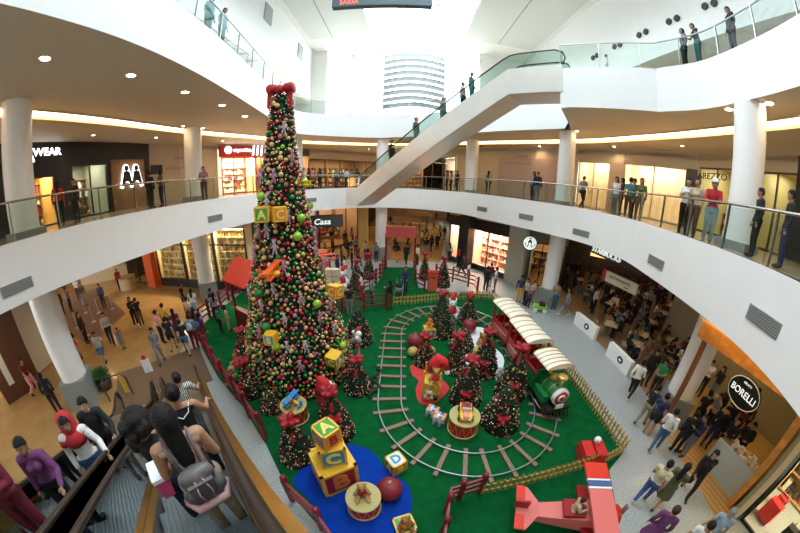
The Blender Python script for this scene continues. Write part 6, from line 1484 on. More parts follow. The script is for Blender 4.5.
# --- behind the big tree / far middle
far = [(330, 272, 'black', 'navy', 'M'), (322, 282, 'white', 'red', 'F'), (342, 266, 'brown', 'black', 'F'), (348, 258, 'black', 'black', 'M'), (356, 255, 'grey', 'black', 'M'), (362, 249, 'brown', 'brown', 'F'),
 (345, 247, 'black', 'brown', 'F'), (352, 243, 'pink', 'black', 'F'), (406, 264, 'black', 'black', 'M'), (397, 262, 'black', 'orange', 'F'), (417, 265, 'white', 'black', 'M'), (408, 248, 'navy', 'black', 'M'),
 (426, 255, 'black', 'grey', 'M'), (431, 252, 'black', 'black', 'F'), (437, 250, 'black', 'black', 'M'), (426, 236, 'grey', 'navy', 'F'), (434, 229, 'brown', 'black', 'M'), (440, 232, 'white', 'denim', 'F'), (399, 240, 'red', 'black', 'F'), (410, 232, 'grey', 'black', 'M'), (420, 226, 'black', 'black', 'M'), (392, 232, 'beige', 'black', 'F'), (444, 240, 'navy', 'grey', 'M')]
far += [(312, 240, 'black', 'black', 'M'), (318, 246, 'brown', 'black', 'F'), (326, 238, 'navy', 'grey', 'M'), (332, 245, 'black', 'khaki', 'F'), (338, 238, 'grey', 'black', 'M'), (333, 256, 'maroon', 'black', 'F'), (326, 264, 'black', 'denim', 'M'), (338, 278, 'navy', 'black', 'M'), (345, 280, 'white', 'black', 'F'), (352, 270, 'black', 'black', 'M'), (358, 266, 'maroon', 'navy', 'F'), (366, 260, 'beige', 'black', 'M'), (360, 240, 'black', 'maroon', 'F'), (364, 236, 'black', 'grey', 'M'), (356, 236, 'brown', 'black', 'M'), (390, 226, 'black', 'navy', 'M'), (403, 228, 'maroon', 'black', 'F'), (414, 240, 'brown', 'black', 'M'), (422, 246, 'white', 'navy', 'M'), (415, 222, 'black', 'black', 'F'), (430, 222, 'beige', 'grey', 'M'), (436, 221, 'black', 'navy', 'F'), (407, 222, 'red', 'black', 'M'), (440, 245, 'black', 'khaki', 'M'), (395, 250, 'navy', 'black', 'M'), (368, 270, 'red', 'black', 'F'), (376, 262, 'grey', 'navy', 'M')]
plc = ['behind the big tree', 'left of the arch', 'in the far corridor']
for k, (px, py, tc, bc, sx) in enumerate(far):
    w_ = plc[0] if px < 340 else plc[1] if px < 375 else plc[2]
    pp(px, py, rg.uniform(0, 360), '%s in %s top and %s %s, %s' % ('man' if sx == 'M' else 'woman', tc, bc, 'trousers', w_), tc=tc, bc=bc, sex=sx, hair='short' if sx == 'M' else 'longhair', pose_=rg.choice(['stand', 'walk', 'stride']), group='%s and %s people %s' % (tc, bc, w_))
pp(405, 293, 170, 'person in dark blue coat pushing a pram on the green entrance path', tc='navy', bc='navy', pose_='push', sex='F', hair='longhair')
pp(390, 310, 60, 'person in black by the golden fence at the end of the entrance path', tc='black', bc='brown', sex='F', hair='longhair', pose_='phone')
pp(372, 305, -90, 'person in grey top and dark trousers near the maroon fence by the big tree', tc='grey', bc='navy')
pp(362, 300, 90, 'person in white top and red trousers waving on the entrance path', tc='white', bc='red', pose_='point', sex='F', hair='longhair', top='tee')
pp(343, 308, 30, 'child in pale blue behind the fence right of the big tree', tc='lightblue', bc='grey', h=1.1, sex='F', hair='short')
pp(350, 316, 10, 'person in black vest behind the fence right of the big tree', tc='black', bc='grey', top='tee')
pp(335, 312, -20, 'person in white shirt behind the fence beside the big tree', tc='white', bc='navy', top='tee')
# --- right of the entrance
pp(462, 276, 60, 'man in black with a white bag before the lit clothes windows', tc='black', bc='black', pose_='walk')
pp(468, 277, 40, 'child in white before the lit clothes windows', tc='white', bc='navy', h=1.1, sex='F')
pp(449, 262, 0, 'person in grey before the left clothes window', tc='grey', bc='black', sex='F', hair='longhair')
pp(458, 267, 30, 'person in red before the black pillar', tc='red', bc='black')
pp(485, 291, -50, 'man in black standing before the right clothes window', tc='black', bc='black')
pp(494, 292, 70, 'woman in white top and denim before the right clothes window', tc='white', bc='denim', sex='F', top='tee', hair='longhair')
pp(489, 287, 20, 'person in maroon before the right clothes window', tc='maroon', bc='grey', sex='F')
pp(518, 302, 160, 'woman in dark top sitting on the ledge by the grey pillar', tc='navy', bc='yellow', sex='F', hair='longhair', pose_='stand')
pp(524, 305, 100, 'woman in beige top in the family near the train', tc='beige', bc='black', sex='F', hair='longhair', top='tee')
pp(531, 302, 190, 'girl in pale pink with an orange bag in the family near the train', tc='palepink', bc='mauve', sex='F', hair='longhair', h=1.4)
pp(527, 308, 150, 'child in purple in the family near the train', tc='purple', bc='black', h=1.1)
pp(553, 309, 150, 'man in khaki shirt and jeans beside the toy car stroller', tc='khaki', bc='denim', top='tee')
pp(549, 307, 170, 'child in white and red beside the man in khaki', tc='white', bc='red', h=1.05, sex='F')
pp(564, 316, 60, 'woman in grey top and denim shorts walking past the food court', tc='grey', bc='denim', bot='shorts', sex='F', top='tee', hair='longhair', pose_='walk', shoe='white')
# stroller shaped like a green toy car
sv = at(539, 311, 0); st = thing('stroller', 'green toy car stroller with a small child in a pink hat', 'stroller', (sv.x, sv.y, 0), R_(70))
MB().box((0, 0, .28), (.5, .8, .22)).build('car_body', mat('lime_plastic', (.25, .6, .05), .4), st); MB().box((0, -.1, .45), (.36, .35, .15)).build('seat', M_black, st)
for sx in (-1, 1):
    for sy in (-.28, .28): MB().cyl((0, 0, -.04), .13, .08, 14).build('wheel', M_white, st).matrix_local = Matrix.Translation((sx*.27, sy, .13)) @ Matrix.Rotation(PI/2, 4, 'Y')
MB().tube([(-.2, -.4, .35), (-.2, -.75, .95), (.2, -.75, .95), (.2, -.4, .35)], .018, 6).build('push_handle', M_black, st)
person((sv.x+.05, sv.y, .05), R_(70), 'small child with a pink hat sitting in the green toy car stroller', pose_='sit', sex='F', top='tee', tc='black', bc='black', h=.95, hat='hotpink')
pr_ = at(399, 297, 0); pr2 = thing('pram', 'dark pram with silver frame on the green entrance path', 'pram', (pr_.x, pr_.y, .012), R_(170))
MB().tube([(0, -.3, .55), (0, -.1, .5), (0, .25, .55), (0, .4, .7)], [.16, .22, .22, .1], 12).build('pram_body', cloth('grey'), pr2); MB().tube([(0, .1, .72), (0, .3, .9)], [.2, .16], 12).build('canopy', cloth('black'), pr2)
for sx in (-1, 1):
    for sy in (-.3, .35): MB().cyl((0, 0, -.02), .12, .04, 14).build('wheel', M_black, pr2).matrix_local = Matrix.Translation((sx*.25, sy, .12)) @ Matrix.Rotation(PI/2, 4, 'Y')
    MB().tube([(sx*.25, .35, .12), (sx*.22, 0, .45), (sx*.2, -.5, 1.0)], .014, 6).build('frame', M_metal, pr2)
# --- right aisle, big figures
pp(638, 371, 120, 'woman in dark dress walking away by the white counters', tc='brown', bc='brown', bot='skirt', sex='F', hair='longhair', pose_='walk', top='tee')
pp(627, 398, -65, 'woman in white top and black trousers leaning by the big column', tc='white', bc='black', sex='F', hair='short', pose_='walk', shoe='white')
pp(650, 396, 100, 'man in bright green T-shirt by the big column', tc='green', top='tee', bc='black', pose_='hold')
pp(643, 385, 140, 'person in black jacket just left of the green T-shirt', tc='black', bc='black')
pp(638, 425, -80, 'man in black T-shirt and beige trousers in the right aisle', tc='black', top='tee', bc='khaki', pose_='stride')
pp(645, 434, -70, 'man in navy shirt and shorts in the right aisle', tc='navy', top='tee', bc='black', bot='shorts', pose_='stand', shoe='beige')
pp(652, 450, -60, 'man in white shirt with black vest, jeans and a white bag', tc='white', bc='denim', pose_='stride', shoe='denim')
pp(672, 452, -40, 'person in dark jacket near the corner shop threshold', tc='black', bc='black', pose_='stand')
pp(681, 455, 60, 'person in grey and navy top near the corner shop threshold', tc='navy', bc='grey', pose_='phone')
pp(637, 502, -70, 'man in cream T-shirt and jeans with white trainers in the right aisle', tc='cream', top='tee', bc='blue', pose_='stride', shoe='white')
pp(653, 505, -75, 'woman in olive green dress beside the man in cream', tc='olive', bc='olive', bot='skirt', sex='F', top='tee', hair='longhair', pose_='walk')
pp(683, 492, 130, 'woman in black with a bright pink bag walking by the shop threshold', tc='black', bc='black', sex='F', hair='longhair', pose_='walk')
pp(636, 545, -60, 'woman in purple patterned dress at the bottom edge of the aisle', tc='purple', bc='purple', bot='skirt', sex='F', hair='short', hc='brown')
pp(667, 560, -60, 'person in white T-shirt with dark hair at the bottom edge', tc='white', top='tee', bc='denim', hair='short')
pp(690, 548, -60, 'grey haired person in pale teal top at the bottom edge', tc='lightblue', top='tee', bc='beige', hair='short', hc='grey')
# inside the corner shop
for k, (px, py, tc, bc, sx, l) in enumerate([(689, 430, 'black', 'black', 'M', 'man in black leaning at the left of the corner shop'), (700, 432, 'grey', 'black', 'M', 'person in grey next to the yellow bag in the corner shop'), (709, 425, 'black', 'yellow', 'F', 'woman in black with yellow trousers in the corner shop'),
  (716, 440, 'black', 'black', 'M', 'man in black in the middle of the corner shop queue'), (724, 445, 'maroon', 'black', 'F', 'woman in maroon in the corner shop queue'), (731, 440, 'brown', 'black', 'F', 'woman in brown nearest the counter in the corner shop'),
  (703, 446, 'black', 'navy', 'M', 'man in black and navy at the front of the corner shop'), (737, 425, 'black', 'black', 'M', 'server in black behind the hanging oval sign'), (722, 425, 'navy', 'black', 'F', 'woman in navy deeper in the corner shop'),
  (712, 458, 'black', 'black', 'F', 'woman in black at the opening of the corner shop'), (697, 395, 'white', 'black', 'M', 'man in white at the back left of the corner shop'), (707, 402, 'black', 'grey', 'F', 'woman in black at the back of the corner shop'), (727, 462, 'black', 'black', 'M', 'tall man in black beside the pale counter of the corner shop')]):
    pp(px, py, rg.uniform(-150, 150), l, tc=tc, bc=bc, sex=sx, hair='short' if sx == 'M' else 'longhair', pose_=rg.choice(['stand', 'hold', 'phone']), top=rg.choice(['tee', 'long']))
pil = person((3.70, 2.13, .66), R_(-115), 'person in beige jacket sitting in the cockpit of the red aeroplane', pose_='sit', tc='beige', bc='brown', h=1.05, top='long', hc='brown')
# --- middle gallery (level 2)
def g2p(px, py, fx, label, **k):
    d = ray(px, py); p = at(px, py, Z2+.002); return person((p.x, p.y, Z2+.002), R_(fx), label, **k)
def g2r(px, back, fx, label, **k):
    """stand behind the balustrade at the bearing of pixel column px, `back` metres behind the edge"""
    d = ray(px, 200 if px < 650 else 235); h = Vector((d.x, d.y, 0)).normalized(); best = None
    for i in range(len(E2)-1):
        a, b = E2[i], E2[i+1]; e = b-a; den = h.x*e.y-h.y*e.x
        if abs(den) < 1e-9: continue
        kk = (a.x*e.y-a.y*e.x)/den; u = ((h*kk-a).dot(e))/e.length_squared
        if kk > 0 and 0 <= u <= 1 and (best is None or kk < best): best = kk
    p = h*(best+back); return person((p.x, p.y, Z2+.002), R_(fx), label, **k)
g2r(707.5, .75, 115, 'man in red football shirt, white cap and jeans leaning on the gallery rail', pose_='lean', top='long', tc='red', bc='lightblue', hat='white', shoe='grey')
g2r(690, .8, 100, 'woman in beige top and dark trousers at the gallery rail beside the football shirt', pose_='stand', sex='F', tc='beige', bc='brown', hair='bun', top='tee')
g2r(681, .7, 120, 'woman in white top and black trousers holding a phone at the gallery rail', pose_='phone', sex='F', tc='white', bc='black', hair='bun', top='tee')
g2r(640, 1.0, 120, 'person in olive jacket in the group at the right gallery rail', tc='olive', bc='brown', sex='F', hair='longhair')
g2r(633, 1.1, 60, 'person in black in the group at the right gallery rail', tc='black', bc='black')
g2r(629, .7, -40, 'woman in pale grey and green top in the group at the right gallery rail', tc='teal', bc='brown', sex='F', hair='bun', top='tee')
g2r(615, .7, 90, 'woman in white top and dark shorts at the right gallery rail', tc='white', bc='grey', sex='F', hair='longhair', top='tee')
g2r(621, 1.3, 40, 'person in maroon behind the woman in white on the right gallery', tc='maroon', bc='black', sex='F', hair='longhair')
g2r(582, 1.6, -70, 'man in grey shirt walking past the glowing curtained window', tc='grey', bc='black', pose_='walk', top='tee')
g2r(536, .9, 170, 'person in black at the gallery rail before the mauve hoarding, right one', tc='black', bc='grey')
g2r(532, 1.0, 100, 'person in dark grey at the gallery rail before the mauve hoarding, left one', tc='grey', bc='black', sex='F', hair='longhair')
g2r(755, 2.0, 40, 'dark clothed person behind the big right column', tc='black', bc='black')
g2r(786, 1.8, 30, 'person in black at the dark shop on the right edge of the gallery', tc='black', bc='navy')
g2r(205, .9, 200, 'person with a dark handbag at the gallery rail right of the left column', tc='mauve', bc='brown', sex='F', hair='longhair', pose_='hold')
g2r(162, 2.3, 120, 'person in a dark top near the small black wall sign', tc='brown', bc='black', sex='F', hair='longhair', pose_='phone')
g2r(151, 2.8, 10, 'person in black near the timber panel on the left gallery', tc='black', bc='black')
g2r(58, 3.5, 60, 'person in red coat outside the lettered black shop on the left gallery', tc='red', bc='black', sex='F', hair='longhair')
g2r(75, 3.0, 200, 'person in black outside the pale lit shop on the left gallery', tc='black', bc='black')
for k, (px, bk, tc, sx) in enumerate([(309, 2.0, 'black', 'F'), (313, 1.5, 'grey', 'M'), (320, 1.8, 'brown', 'F'), (337, 1.4, 'teal', 'F'), (347, 1.6, 'lightblue', 'M'), (357, 2.2, 'black', 'M'), (446, 1.8, 'brown', 'F'), (450, 2.6, 'pink', 'F'), (456, 2.0, 'black', 'M'), (487, 2.0, 'grey', 'F')]):
    g2r(px, bk, rg.uniform(0, 360), '%s in %s top on the far middle gallery, %s' % ('woman' if sx == 'F' else 'man', tc, 'left of the escalator foot' if px < 370 else 'right of the escalator'), tc=tc, bc='black', sex=sx, hair='longhair' if sx == 'F' else 'short')
# riders of the far escalator, gallery 3
def frider(hh, label, a=12.6, **k):
    z = 6.11+max(0, (math.floor((14.9-hh)/.4)+1)*.4*math.tan(R_(30))-.12+.01); return person(EP(a, hh, z), upd, label, **k)
frider(12.3, 'person in black low on the far escalator', tc='black', bc='black')
frider(10.4, 'person in dark green on the far escalator below the middle', tc='olive', bc='teal', sex='F', hair='bun')
frider(8.6, 'person in grey top in the middle of the far escalator', tc='grey', bc='grey')
frider(7.4, 'woman in palepink top on the far escalator above the middle'.replace('palepink', 'pale pink'), tc='palepink', bc='black', sex='F', hair='bun')
frider(6.9, 'person in teal behind the woman in pale pink on the far escalator', tc='teal', bc='teal')
def g3p(px, back, label, E=E3b, **k):
    d = ray(px, 40); h = Vector((d.x, d.y, 0)).normalized(); best = None
    for i in range(len(E)-1):
        a, b = E[i], E[i+1]; e = b-a; den = h.x*e.y-h.y*e.x
        if abs(den) < 1e-9: continue
        kk = (a.x*e.y-a.y*e.x)/den; u = ((h*kk-a).dot(e))/e.length_squared
        if kk > 0 and 0 <= u <= 1 and (best is None or kk < best): best = kk
    best = best or 12; p = h*(best+back); return person((p.x, p.y, Z3+.002), R_(60), label, **k)
g3p(683, .6, 'person in white and grey at the top gallery rail on the right', tc='grey', bc='black', sex='F', hair='longhair')
g3p(697, .5, 'man in black T-shirt leaning at the top gallery rail on the right', tc='black', bc='teal', top='tee', pose_='lean')
g3p(733, .5, 'person in black at the top gallery rail near the right edge', tc='black', bc='black')
g3p(605, 1.2, 'child in white at the top gallery by the escalator head', E=[Vector((6.22, 10.5, 0)), Vector((9.02, 7.92, 0))], tc='white', bc='white', h=1.1)
for px, l in ((209, 'left'), (224, 'right')):
    d = ray(px, 15); h = Vector((d.x, d.y, 0)).normalized(); kk = -6.7/h.x; p = h*kk; person((p.x, p.y, Z3+.002), R_(-90), 'person in dark clothes behind the top gallery glass on the left, %s one' % l, tc='teal', bc='teal')
# food court: tables, chairs and diners
M_ttop = mat('beige_table_top', (.62, .50, .34), .35); M_leg = mat('grey_table_leg', (.35, .34, .32), .4, .6); M_cmet = mat('pale_chair_metal', (.55, .54, .50), .4, .5)
def cafe_table(x, y, kind, label, grp='tables of the food court'):
    t = thing('cafe_table', label, 'table', (x, y, .004), rg.uniform(0, 1), grp)
    if kind == 'round': MB().cyl((0, 0, .72), .36, .03, 24).build('table_top', M_ttop, t)
    else: MB().box((0, 0, .735), (.72, .72, .03)).build('table_top', M_ttop, t)
    MB().cyl((0, 0, .03), .04, .7, 10).build('pedestal', M_leg, t); MB().cyl((0, 0, 0), .25, .03, 18).build('foot', M_leg, t)
CH = None
def chair(x, y, rz, label, grp='chairs of the food court'):
    global CH
    if CH is None:
        t = thing('cafe_chair', label, 'chair'); MB().box((0, 0, .45), (.40, .40, .035)).build('seat', M_wood, t)
        MB().tube([(-.19, -.19, .45), (-.19, -.23, .82), (0, -.25, .86), (.19, -.23, .82), (.19, -.19, .45)], .013, 6).build('back_frame', M_cmet, t); MB().box((0, -.235, .72), (.34, .02, .16)).build('backrest', M_wood, t)
        for sx in (-1, 1):
            for sy in (-1, 1): MB().tube([(sx*.18, sy*.18, .44), (sx*.21, sy*.22, 0)], .012, 6).build('leg', M_cmet, t)
        CH = t
    else: t = copy_tree(CH)
    t.location = (x, y, .004); t.rotation_euler = (0, 0, rz); t['label'] = label; t['group'] = grp; return t
zone = lambda x, y: 'near the white counters' if x < 11.4 else 'by the back stone panel' if y < 9.5 and x > 13 else 'in the middle of the food court' if x < 14.5 else 'at the dark back of the food court'
TB = [(10.9, 10.3, 'sq'), (11.0, 8.3, 'sq'), (12.2, 9.0, 'round'), (12.4, 11.2, 'sq'), (13.6, 8.2, 'round'), (13.4, 7.2, 'round'), (12.6, 6.9, 'round'), (14.1, 10.2, 'sq'), (13.0, 12.8, 'sq'), (14.8, 12.4, 'round'), (16.4, 11.2, 'sq'), (12.6, 14.9, 'round'), (14.6, 14.8, 'sq'), (16.8, 13.6, 'round'), (18.4, 12.0, 'sq'), (16.6, 16.2, 'sq'), (13.4, 17.2, 'round'), (18.8, 14.8, 'round'), (16.4, 8.8, 'sq'), (18.6, 9.6, 'round')]
cols = ['black', 'navy', 'grey', 'black', 'brown', 'white', 'olive', 'black', 'denim', 'black', 'black', 'maroon']
ORD = ['nearest', 'second nearest', 'third nearest', 'fourth nearest', 'fifth nearest', 'sixth nearest', 'seventh nearest', 'eighth nearest', 'ninth nearest', 'tenth nearest', 'eleventh nearest', 'twelfth nearest']
def tname(x, y, kd):
    same = sorted([math.hypot(a-9.6, b-4.6) for a, b, c in TB if c == kd]); return '%s table %s the big column' % ('round' if kd == 'round' else 'square', ORD[min(11, same.index(math.hypot(x-9.6, y-4.6)))]+' to')
for k, (x, y, kd) in enumerate(TB):
    TN = tname(x, y, kd)
    cafe_table(x, y, kd, 'beige topped '+TN+' in the food court')
    a0 = rg.uniform(0, 6.28)
    for j in range(4 if k % 2 else 3):
        a = a0+j*PI/2+rg.uniform(-.2, .2); cx, cy = x+.62*math.cos(a), y+.62*math.sin(a); f = math.atan2(y-cy, x-cx)-PI/2
        chair(cx, cy, f, 'wooden cafe chair at the '+TN, 'chairs at the '+TN)
        if rg.random() < .78:
            tc = rg.choice(cols); sx = rg.choice('MF'); person((cx-.0, cy, .0), f, '%s in %s top seated at the %s' % ('man' if sx == 'M' else 'woman', tc, TN), pose_='sit', sex=sx, top=rg.choice(['tee', 'long']), tc=tc, bc=rg.choice(['black', 'denim', 'navy']), hair='short' if sx == 'M' else 'longhair', group='%s diners in %s at the %s' % ('male' if sx == 'M' else 'female', tc, TN))
BUSY = [(a, b, 1.15) for a, b, c in TB]+[(a, b, 1.75) for a, b in ((21.6, 14.5), (21.8, 11.2), (15.8, 17.4), (18.6, 16.0))]
for k in range(34):
    for _try in range(200):
        x = rg.uniform(11.6, 21.5); y = rg.uniform(11.5, 19.5)
        if y < 21.5-.55*(x-12.8)-1.3 and all(math.hypot(x-q[0], y-q[1]) > q[2] for q in BUSY): break
    BUSY.append((x, y, .5))
    tc = rg.choice(cols); sx = rg.choice('MF'); person((x, y, .004), rg.uniform(0, 6.28), 'standing %s in %s in the crowd at the back of the food court' % ('man' if sx == 'M' else 'woman', tc), pose_=rg.choice(['stand', 'walk', 'hold']), sex=sx, tc=tc, bc='black', hair='short' if sx == 'M' else 'longhair', group='standing %s figures in %s at the back' % ('male' if sx == 'M' else 'female', tc))
# white counters with round dark emblem
def counter(p, q, label):
    a = at(*p, 0); b = at(*q, 0); c = (a+b)/2; L = (b-a).length; ang = math.atan2(b.y-a.y, b.x-a.x); L *= .85; t = thing('white_counter', label, 'counter', (c.x+.15, c.y, .004), ang); t.scale = (1, 1, .78)
    MB().box((0, 0, .45), (L, .22, .9)).build('counter_panel', M_wall2, t); e = MB().cyl((0, 0, 0), .2, .02, 24).build('round_emblem', M_dg, t); e.matrix_local = Matrix.Translation((L*.1, -.115, .5)) @ Matrix.Rotation(PI/2, 4, 'X')
    l = text_mesh('white_figure', '*', .4, M_lw, t, .004); l.matrix_local = Matrix.Translation((L*.1, -.14, .42)) @ Matrix.Rotation(PI/2, 4, 'X')
counter((571, 322), (594, 342), 'low white counter with a round dark emblem, nearer the small column')
counter((603, 353), (627, 379), 'low white counter with a round dark emblem, nearer the big column')
# ---------------------------------------------------------------- corner shop
M_or = mat('orange_timber_band', (.78, .32, .06), .4, kind='wave', scale=2.5, noise=.25)
cs = thing('shop_surround', 'orange timber frame round the open corner shop', 'shop frame', (9.15, 2.6, 0)); area((8.75, 2.6, 4.5), .25, 3.6, 45, (1, .65, .3))
MB().box((0, 0, 3.62), (.3, 4.0, .5)).build('header_beam', M_or, cs)
MB().box((0, -1.9, 1.7), (.3, .2, 3.4)).build('side_post', M_or, cs); MB().box((0, 1.72, 1.7), (.25, .12, 3.4)).build('side_post', mat('brown_trim', (.25, .08, .03), .4), cs)
ring_wall('wall_lower', (9.2, .6), (9.2, 4.75), -.2, 4.2, 3.87, ZB2, M_cream)
ring_wall('wall_lower', (13.6, .4), (13.6, 5.4), 0, 5.0, 0, ZB2, mat('sandy_textured_wall', (.45, .38, .20), .8, noise=.45, scale=25))
ring_wall('wall_lower', (9.0, .42), (13.6, .42), 0, 4.6, 0, ZB2, MATS['sandy_textured_wall'])
sg = thing('oval_sign', 'black oval sign with white BORELLI lettering hanging in the corner shop', 'sign', (8.95, 2.4, 2.9))
MB().prism(ell(0, 0, .60, .44, 32), 0, .06).build('sign_disc', M_black, sg); rm = MB(); pts_ = [(x, y, .06) for x, y in ell(0, 0, .575, .415, 40)]; rm.tube(pts_+[pts_[0]], .012, 6, cap=False); rm.build('white_rim', M_white, sg)
l = text_mesh('lettering', 'BORELLI', .27, M_lw, sg, .01, sx=.95); l.location = (0, -.02, .07); l = text_mesh('small_lettering', 'GELATO', .08, M_lw, sg, .005); l.location = (0, .27, .07)
face_frame(sg, (9.02, 2.38, 2.82), Vector((-1, .15, 0)))
for s in (-.4, .4): MB().cyl((s, .5, .03), .01, .9, 6).build('hanger_rod', M_black, sg)
for c in [c for c in sg.children if c.name.startswith('hanger')]: c.rotation_euler = (-PI/2, 0, 0); c.location = (0, .45, .06)
pc_ = thing('glass_display_counter', 'pale blue fronted counter with cakes and golden goods in the corner shop', 'counter', (9.75, 1.5, .004))
MB().box((-.35, 0, .55), (.06, 1.7, 1.1)).build('front_panel', mat('pale_blue_panel', (.50, .58, .56), .4), pc_); MB().box((0, 0, .5), (.7, 1.7, 1.0)).build('counter_body', M_wood, pc_)
mb = MB()
for k in range(40): mb.use(rg.choice([GOODS[0], GOODS[1], GOODS[7], M_white])).box((rg.uniform(-.2, .3), rg.uniform(-.75, .75), 1.03), (.1, .12, rg.uniform(.06, .2)))
mb.build('sweets', None, pc_)['kind'] = 'stuff'
shop((9.15, -4.2), (9.15, .2), .2, 4.3, 0, 3.2, 3, 'luggage shop window with dark frame at the bottom right', mat('cream_yellow_wall', (.75, .62, .35), .6), 260, (1, .85, .55), M_black, 3, (5, 2, 5, 0), rows=3, slabel='black shelf of suitcases in the luggage shop')
ring_wall('wall_lower', (9.15, -6), (9.15, .4), -1, 6.3, 3.2, ZB2, MATS['cream_yellow_wall']); ring_wall('wall_lower', (8.98, .3), (9.2, .3), 0, .25, 0, 3.4, MATS['cream_yellow_wall'])
def suitcase(x, y, rz, m, label, h=.7, z=.01):
    t = thing('suitcase', label, 'suitcase', (x, y, z), rz); MB().box((0, 0, h/2+.05), (h*.68, .28, h)).build('case_shell', m, t); mb = MB()
    for k in range(5): mb.box((-h*.26+k*h*.13, -.145, h/2+.05), (.02, .015, h*.9))
    mb.build('ribs', M_black, t)
    for s in (-1, 1): MB().cyl((s*h*.28, 0, 0), .03, .05, 8).build('wheel', M_black, t); MB().tube([(s*.1, 0, h+.05), (s*.1, 0, h+.35)], .01, 6).build('handle_rod', M_metal, t)
    MB().box((0, 0, h+.35), (.24, .03, .03)).build('grip', M_black, t)
suitcase(9.9, -.3, 1.4, M_redp, 'large red suitcase at the front of the luggage shop'); suitcase(10.7, -.35, 1.4, cloth('red'), 'smaller red suitcase behind the large red one', .5)
for k in range(3): suitcase(9.8+.75*(k % 2), -1.2-.8*k, 1.5, M_black, 'black suitcase in the luggage shop, %s from the red ones' % ('first', 'second', 'third')[k], .62)
# left: brown door panel, white glazed wall, planter, queue ropes and kiosk
bd = thing('timber_door', 'tall brown timber door with a narrow bright glass slit at far left', 'door panel', (-15.3, 2.6, 0), R_(80))
MB().box((0, 0, 2.2), (1.9, .14, 4.4)).build('door_leaf', mat('dark_brown_veneer', (.12, .05, .025), .4, kind='wave', scale=3, noise=.3), bd)
MB().box((-.35, .075, 2.0), (.28, .02, 2.6)).build('glass_slit', mat('pale_glass_slit', (.75, .78, .75), .2), bd); MB().box((-.35, -.075, 2.0), (.28, .02, 2.6)).build('glass_slit', MATS['pale_glass_slit'], bd)
ring_wall('wall_lower', (-16.2, 3.2), (-17.0, 6.6), 0, 3.5, 0, ZB2, mat('frosted_white_wall', (.80, .82, .78), .35))
pt = thing('planter', 'green bushy plant in a dark round planter at the escalator foot', 'plant', tuple(at(107, 388, 0)), 0)
MB().lathe([(.24, 0), (.30, .2), (.34, .45), (.30, .47)], n=20).build('pot', M_bronze, pt); mb = MB()
for k in range(260):
    a = rg.uniform(0, 6.28); e = rg.uniform(.1, 1.5); d = Vector((math.cos(a)*math.cos(e), math.sin(a)*math.cos(e), math.sin(e))); tufts(mb, [(Vector((0, 0, .5))+d*rg.uniform(.1, .35), d)], .2, .035)
mb.build('leaves', mat('leaf_green', (.06, .16, .03), .6), pt)['kind'] = 'stuff'
gr = thing('guard_rail', 'short bronze guard rail beside the plant at the escalator foot', 'railing', tuple(at(122, 398, 0)), R_(45))
MB().tube([(-.5, 0, 0), (-.5, 0, .8), (-.35, 0, 1.0), (.35, 0, 1.0), (.5, 0, .8), (.5, 0, 0)], .03, 8).build('hoop', M_bronze, gr); MB().box((.3, .1, .5), (.2, .05, .8)).build('yellow_panel', mat('amber_panel', (.7, .42, .05), .4), gr)
ps = thing('notice_stand', 'white notice stand with a red top between the escalator ends', 'sign', tuple(at(158, 391, 0)), R_(45))
MB().box((0, 0, 1.15), (.32, .03, .55)).build('notice_board', M_white, ps); MB().cyl((0, 0, 0), .02, 1.1, 8).build('pole', M_metal, ps); MB().cyl((0, 0, 0), .15, .02, 16).build('base', M_metal, ps); MB().box((0, 0, 1.5), (.16, .05, .16)).build('red_top', M_redp, ps)
qm = [at(*p, 0) for p in [(60, 330), (92, 345), (126, 313), (98, 288), (60, 300)]]
tri_fill('queue_mat', [(p.x, p.y) for p in qm], .004, mat('dark_brown_mat', (.12, .055, .03), .5, noise=.2), kind=None, th=.006, label='dark brown floor mat under the queue ropes on the left', cat='mat')
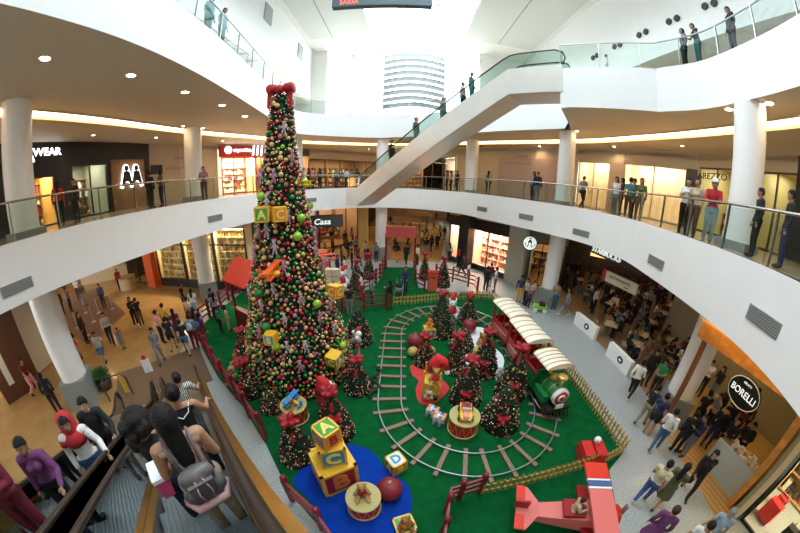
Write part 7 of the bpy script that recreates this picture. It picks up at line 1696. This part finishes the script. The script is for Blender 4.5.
for k, (px, py) in enumerate([(78, 328), (75, 343), (87, 336), (94, 322), (99, 313), (113, 309), (104, 296), (86, 313)]):
    p = at(px, py, 0); t = thing('stanchion', 'short chrome queue post on the brown mat', 'stanchion', (p.x, p.y, .01), 0, 'queue posts on the brown mat'); MB().cyl((0, 0, 0), .16, .03, 16).build('base', M_metal, t); MB().cyl((0, 0, .03), .025, .9, 8).build('post', M_metal, t); MB().ball((0, 0, .95), .035, 8, 6).build('knob', M_metal, t)
kp = at(100, 286, 0)
ks = thing('kiosk', 'kiosk with beige lettered panels and a red edged screen on the left', 'kiosk', (kp.x-1, kp.y+1.5, 0), R_(35))
MB().box((0, 0, .55), (5, 1.0, 1.1)).build('kiosk_counter', mat('kiosk_beige', (.62, .48, .28), .5), ks); MB().box((0, .3, 2.6), (5, .2, .8)).build('kiosk_panel', MATS['kiosk_beige'], ks); MB().box((-2.2, -.1, 2.4), (.9, .1, .8)).build('red_edged_screen', M_redp, ks)
for sx in (-2.4, 2.4): MB().box((sx, .3, 1.6), (.1, .1, 1.6)).build('kiosk_post', M_wood, ks)
text_mesh('kiosk_lettering', 'restaurante', .36, M_faint, ks, .004).matrix_local = Matrix.Translation((.3, .19, 2.6)) @ Matrix.Rotation(PI/2, 4, 'X')
pd = at(129, 288, 0)
pp_ = thing('round_podium', 'round pale timber podium on the beige floor near the left shops', 'podium', (pd.x, pd.y, 0)); MB().cyl((0, 0, 0), .7, .9, 24).build('podium_body', MATS['kiosk_beige'], pp_); MB().cyl((0, 0, .9), .75, .05, 24).build('podium_top', M_wood, pp_)
# hanging display under the roof
hd = thing('hanging_display', 'long dark display bar with red lettering hanging under the skylight', 'display', (-.2, 9.5, 16.6))
q1 = at_y(333, 3.5, 9.5); q2 = at_y(432, 6, 9.5); hd.location = ((q1.x+q2.x)/2, 9.5, (q1.z+q2.z)/2); W_ = q2.x-q1.x
MB().box((0, 0, 0), (W_, .25, .32)).build('display_case', mat('display_teal_grey', (.08, .14, .16), .4), hd); text_mesh('lettering', 'SAIDA', .24, emis('red_led', (1, .1, .05), 2), hd, .004).matrix_local = Matrix.Translation((-W_/2+.6, -.13, 0)) @ Matrix.Rotation(PI/2, 4, 'X')
for s in (-1, 1): MB().cyl((s*W_*.4, 0, .16), .02, ZR-hd.location.z-.2, 6).build('hanger_rod', M_metal, hd)
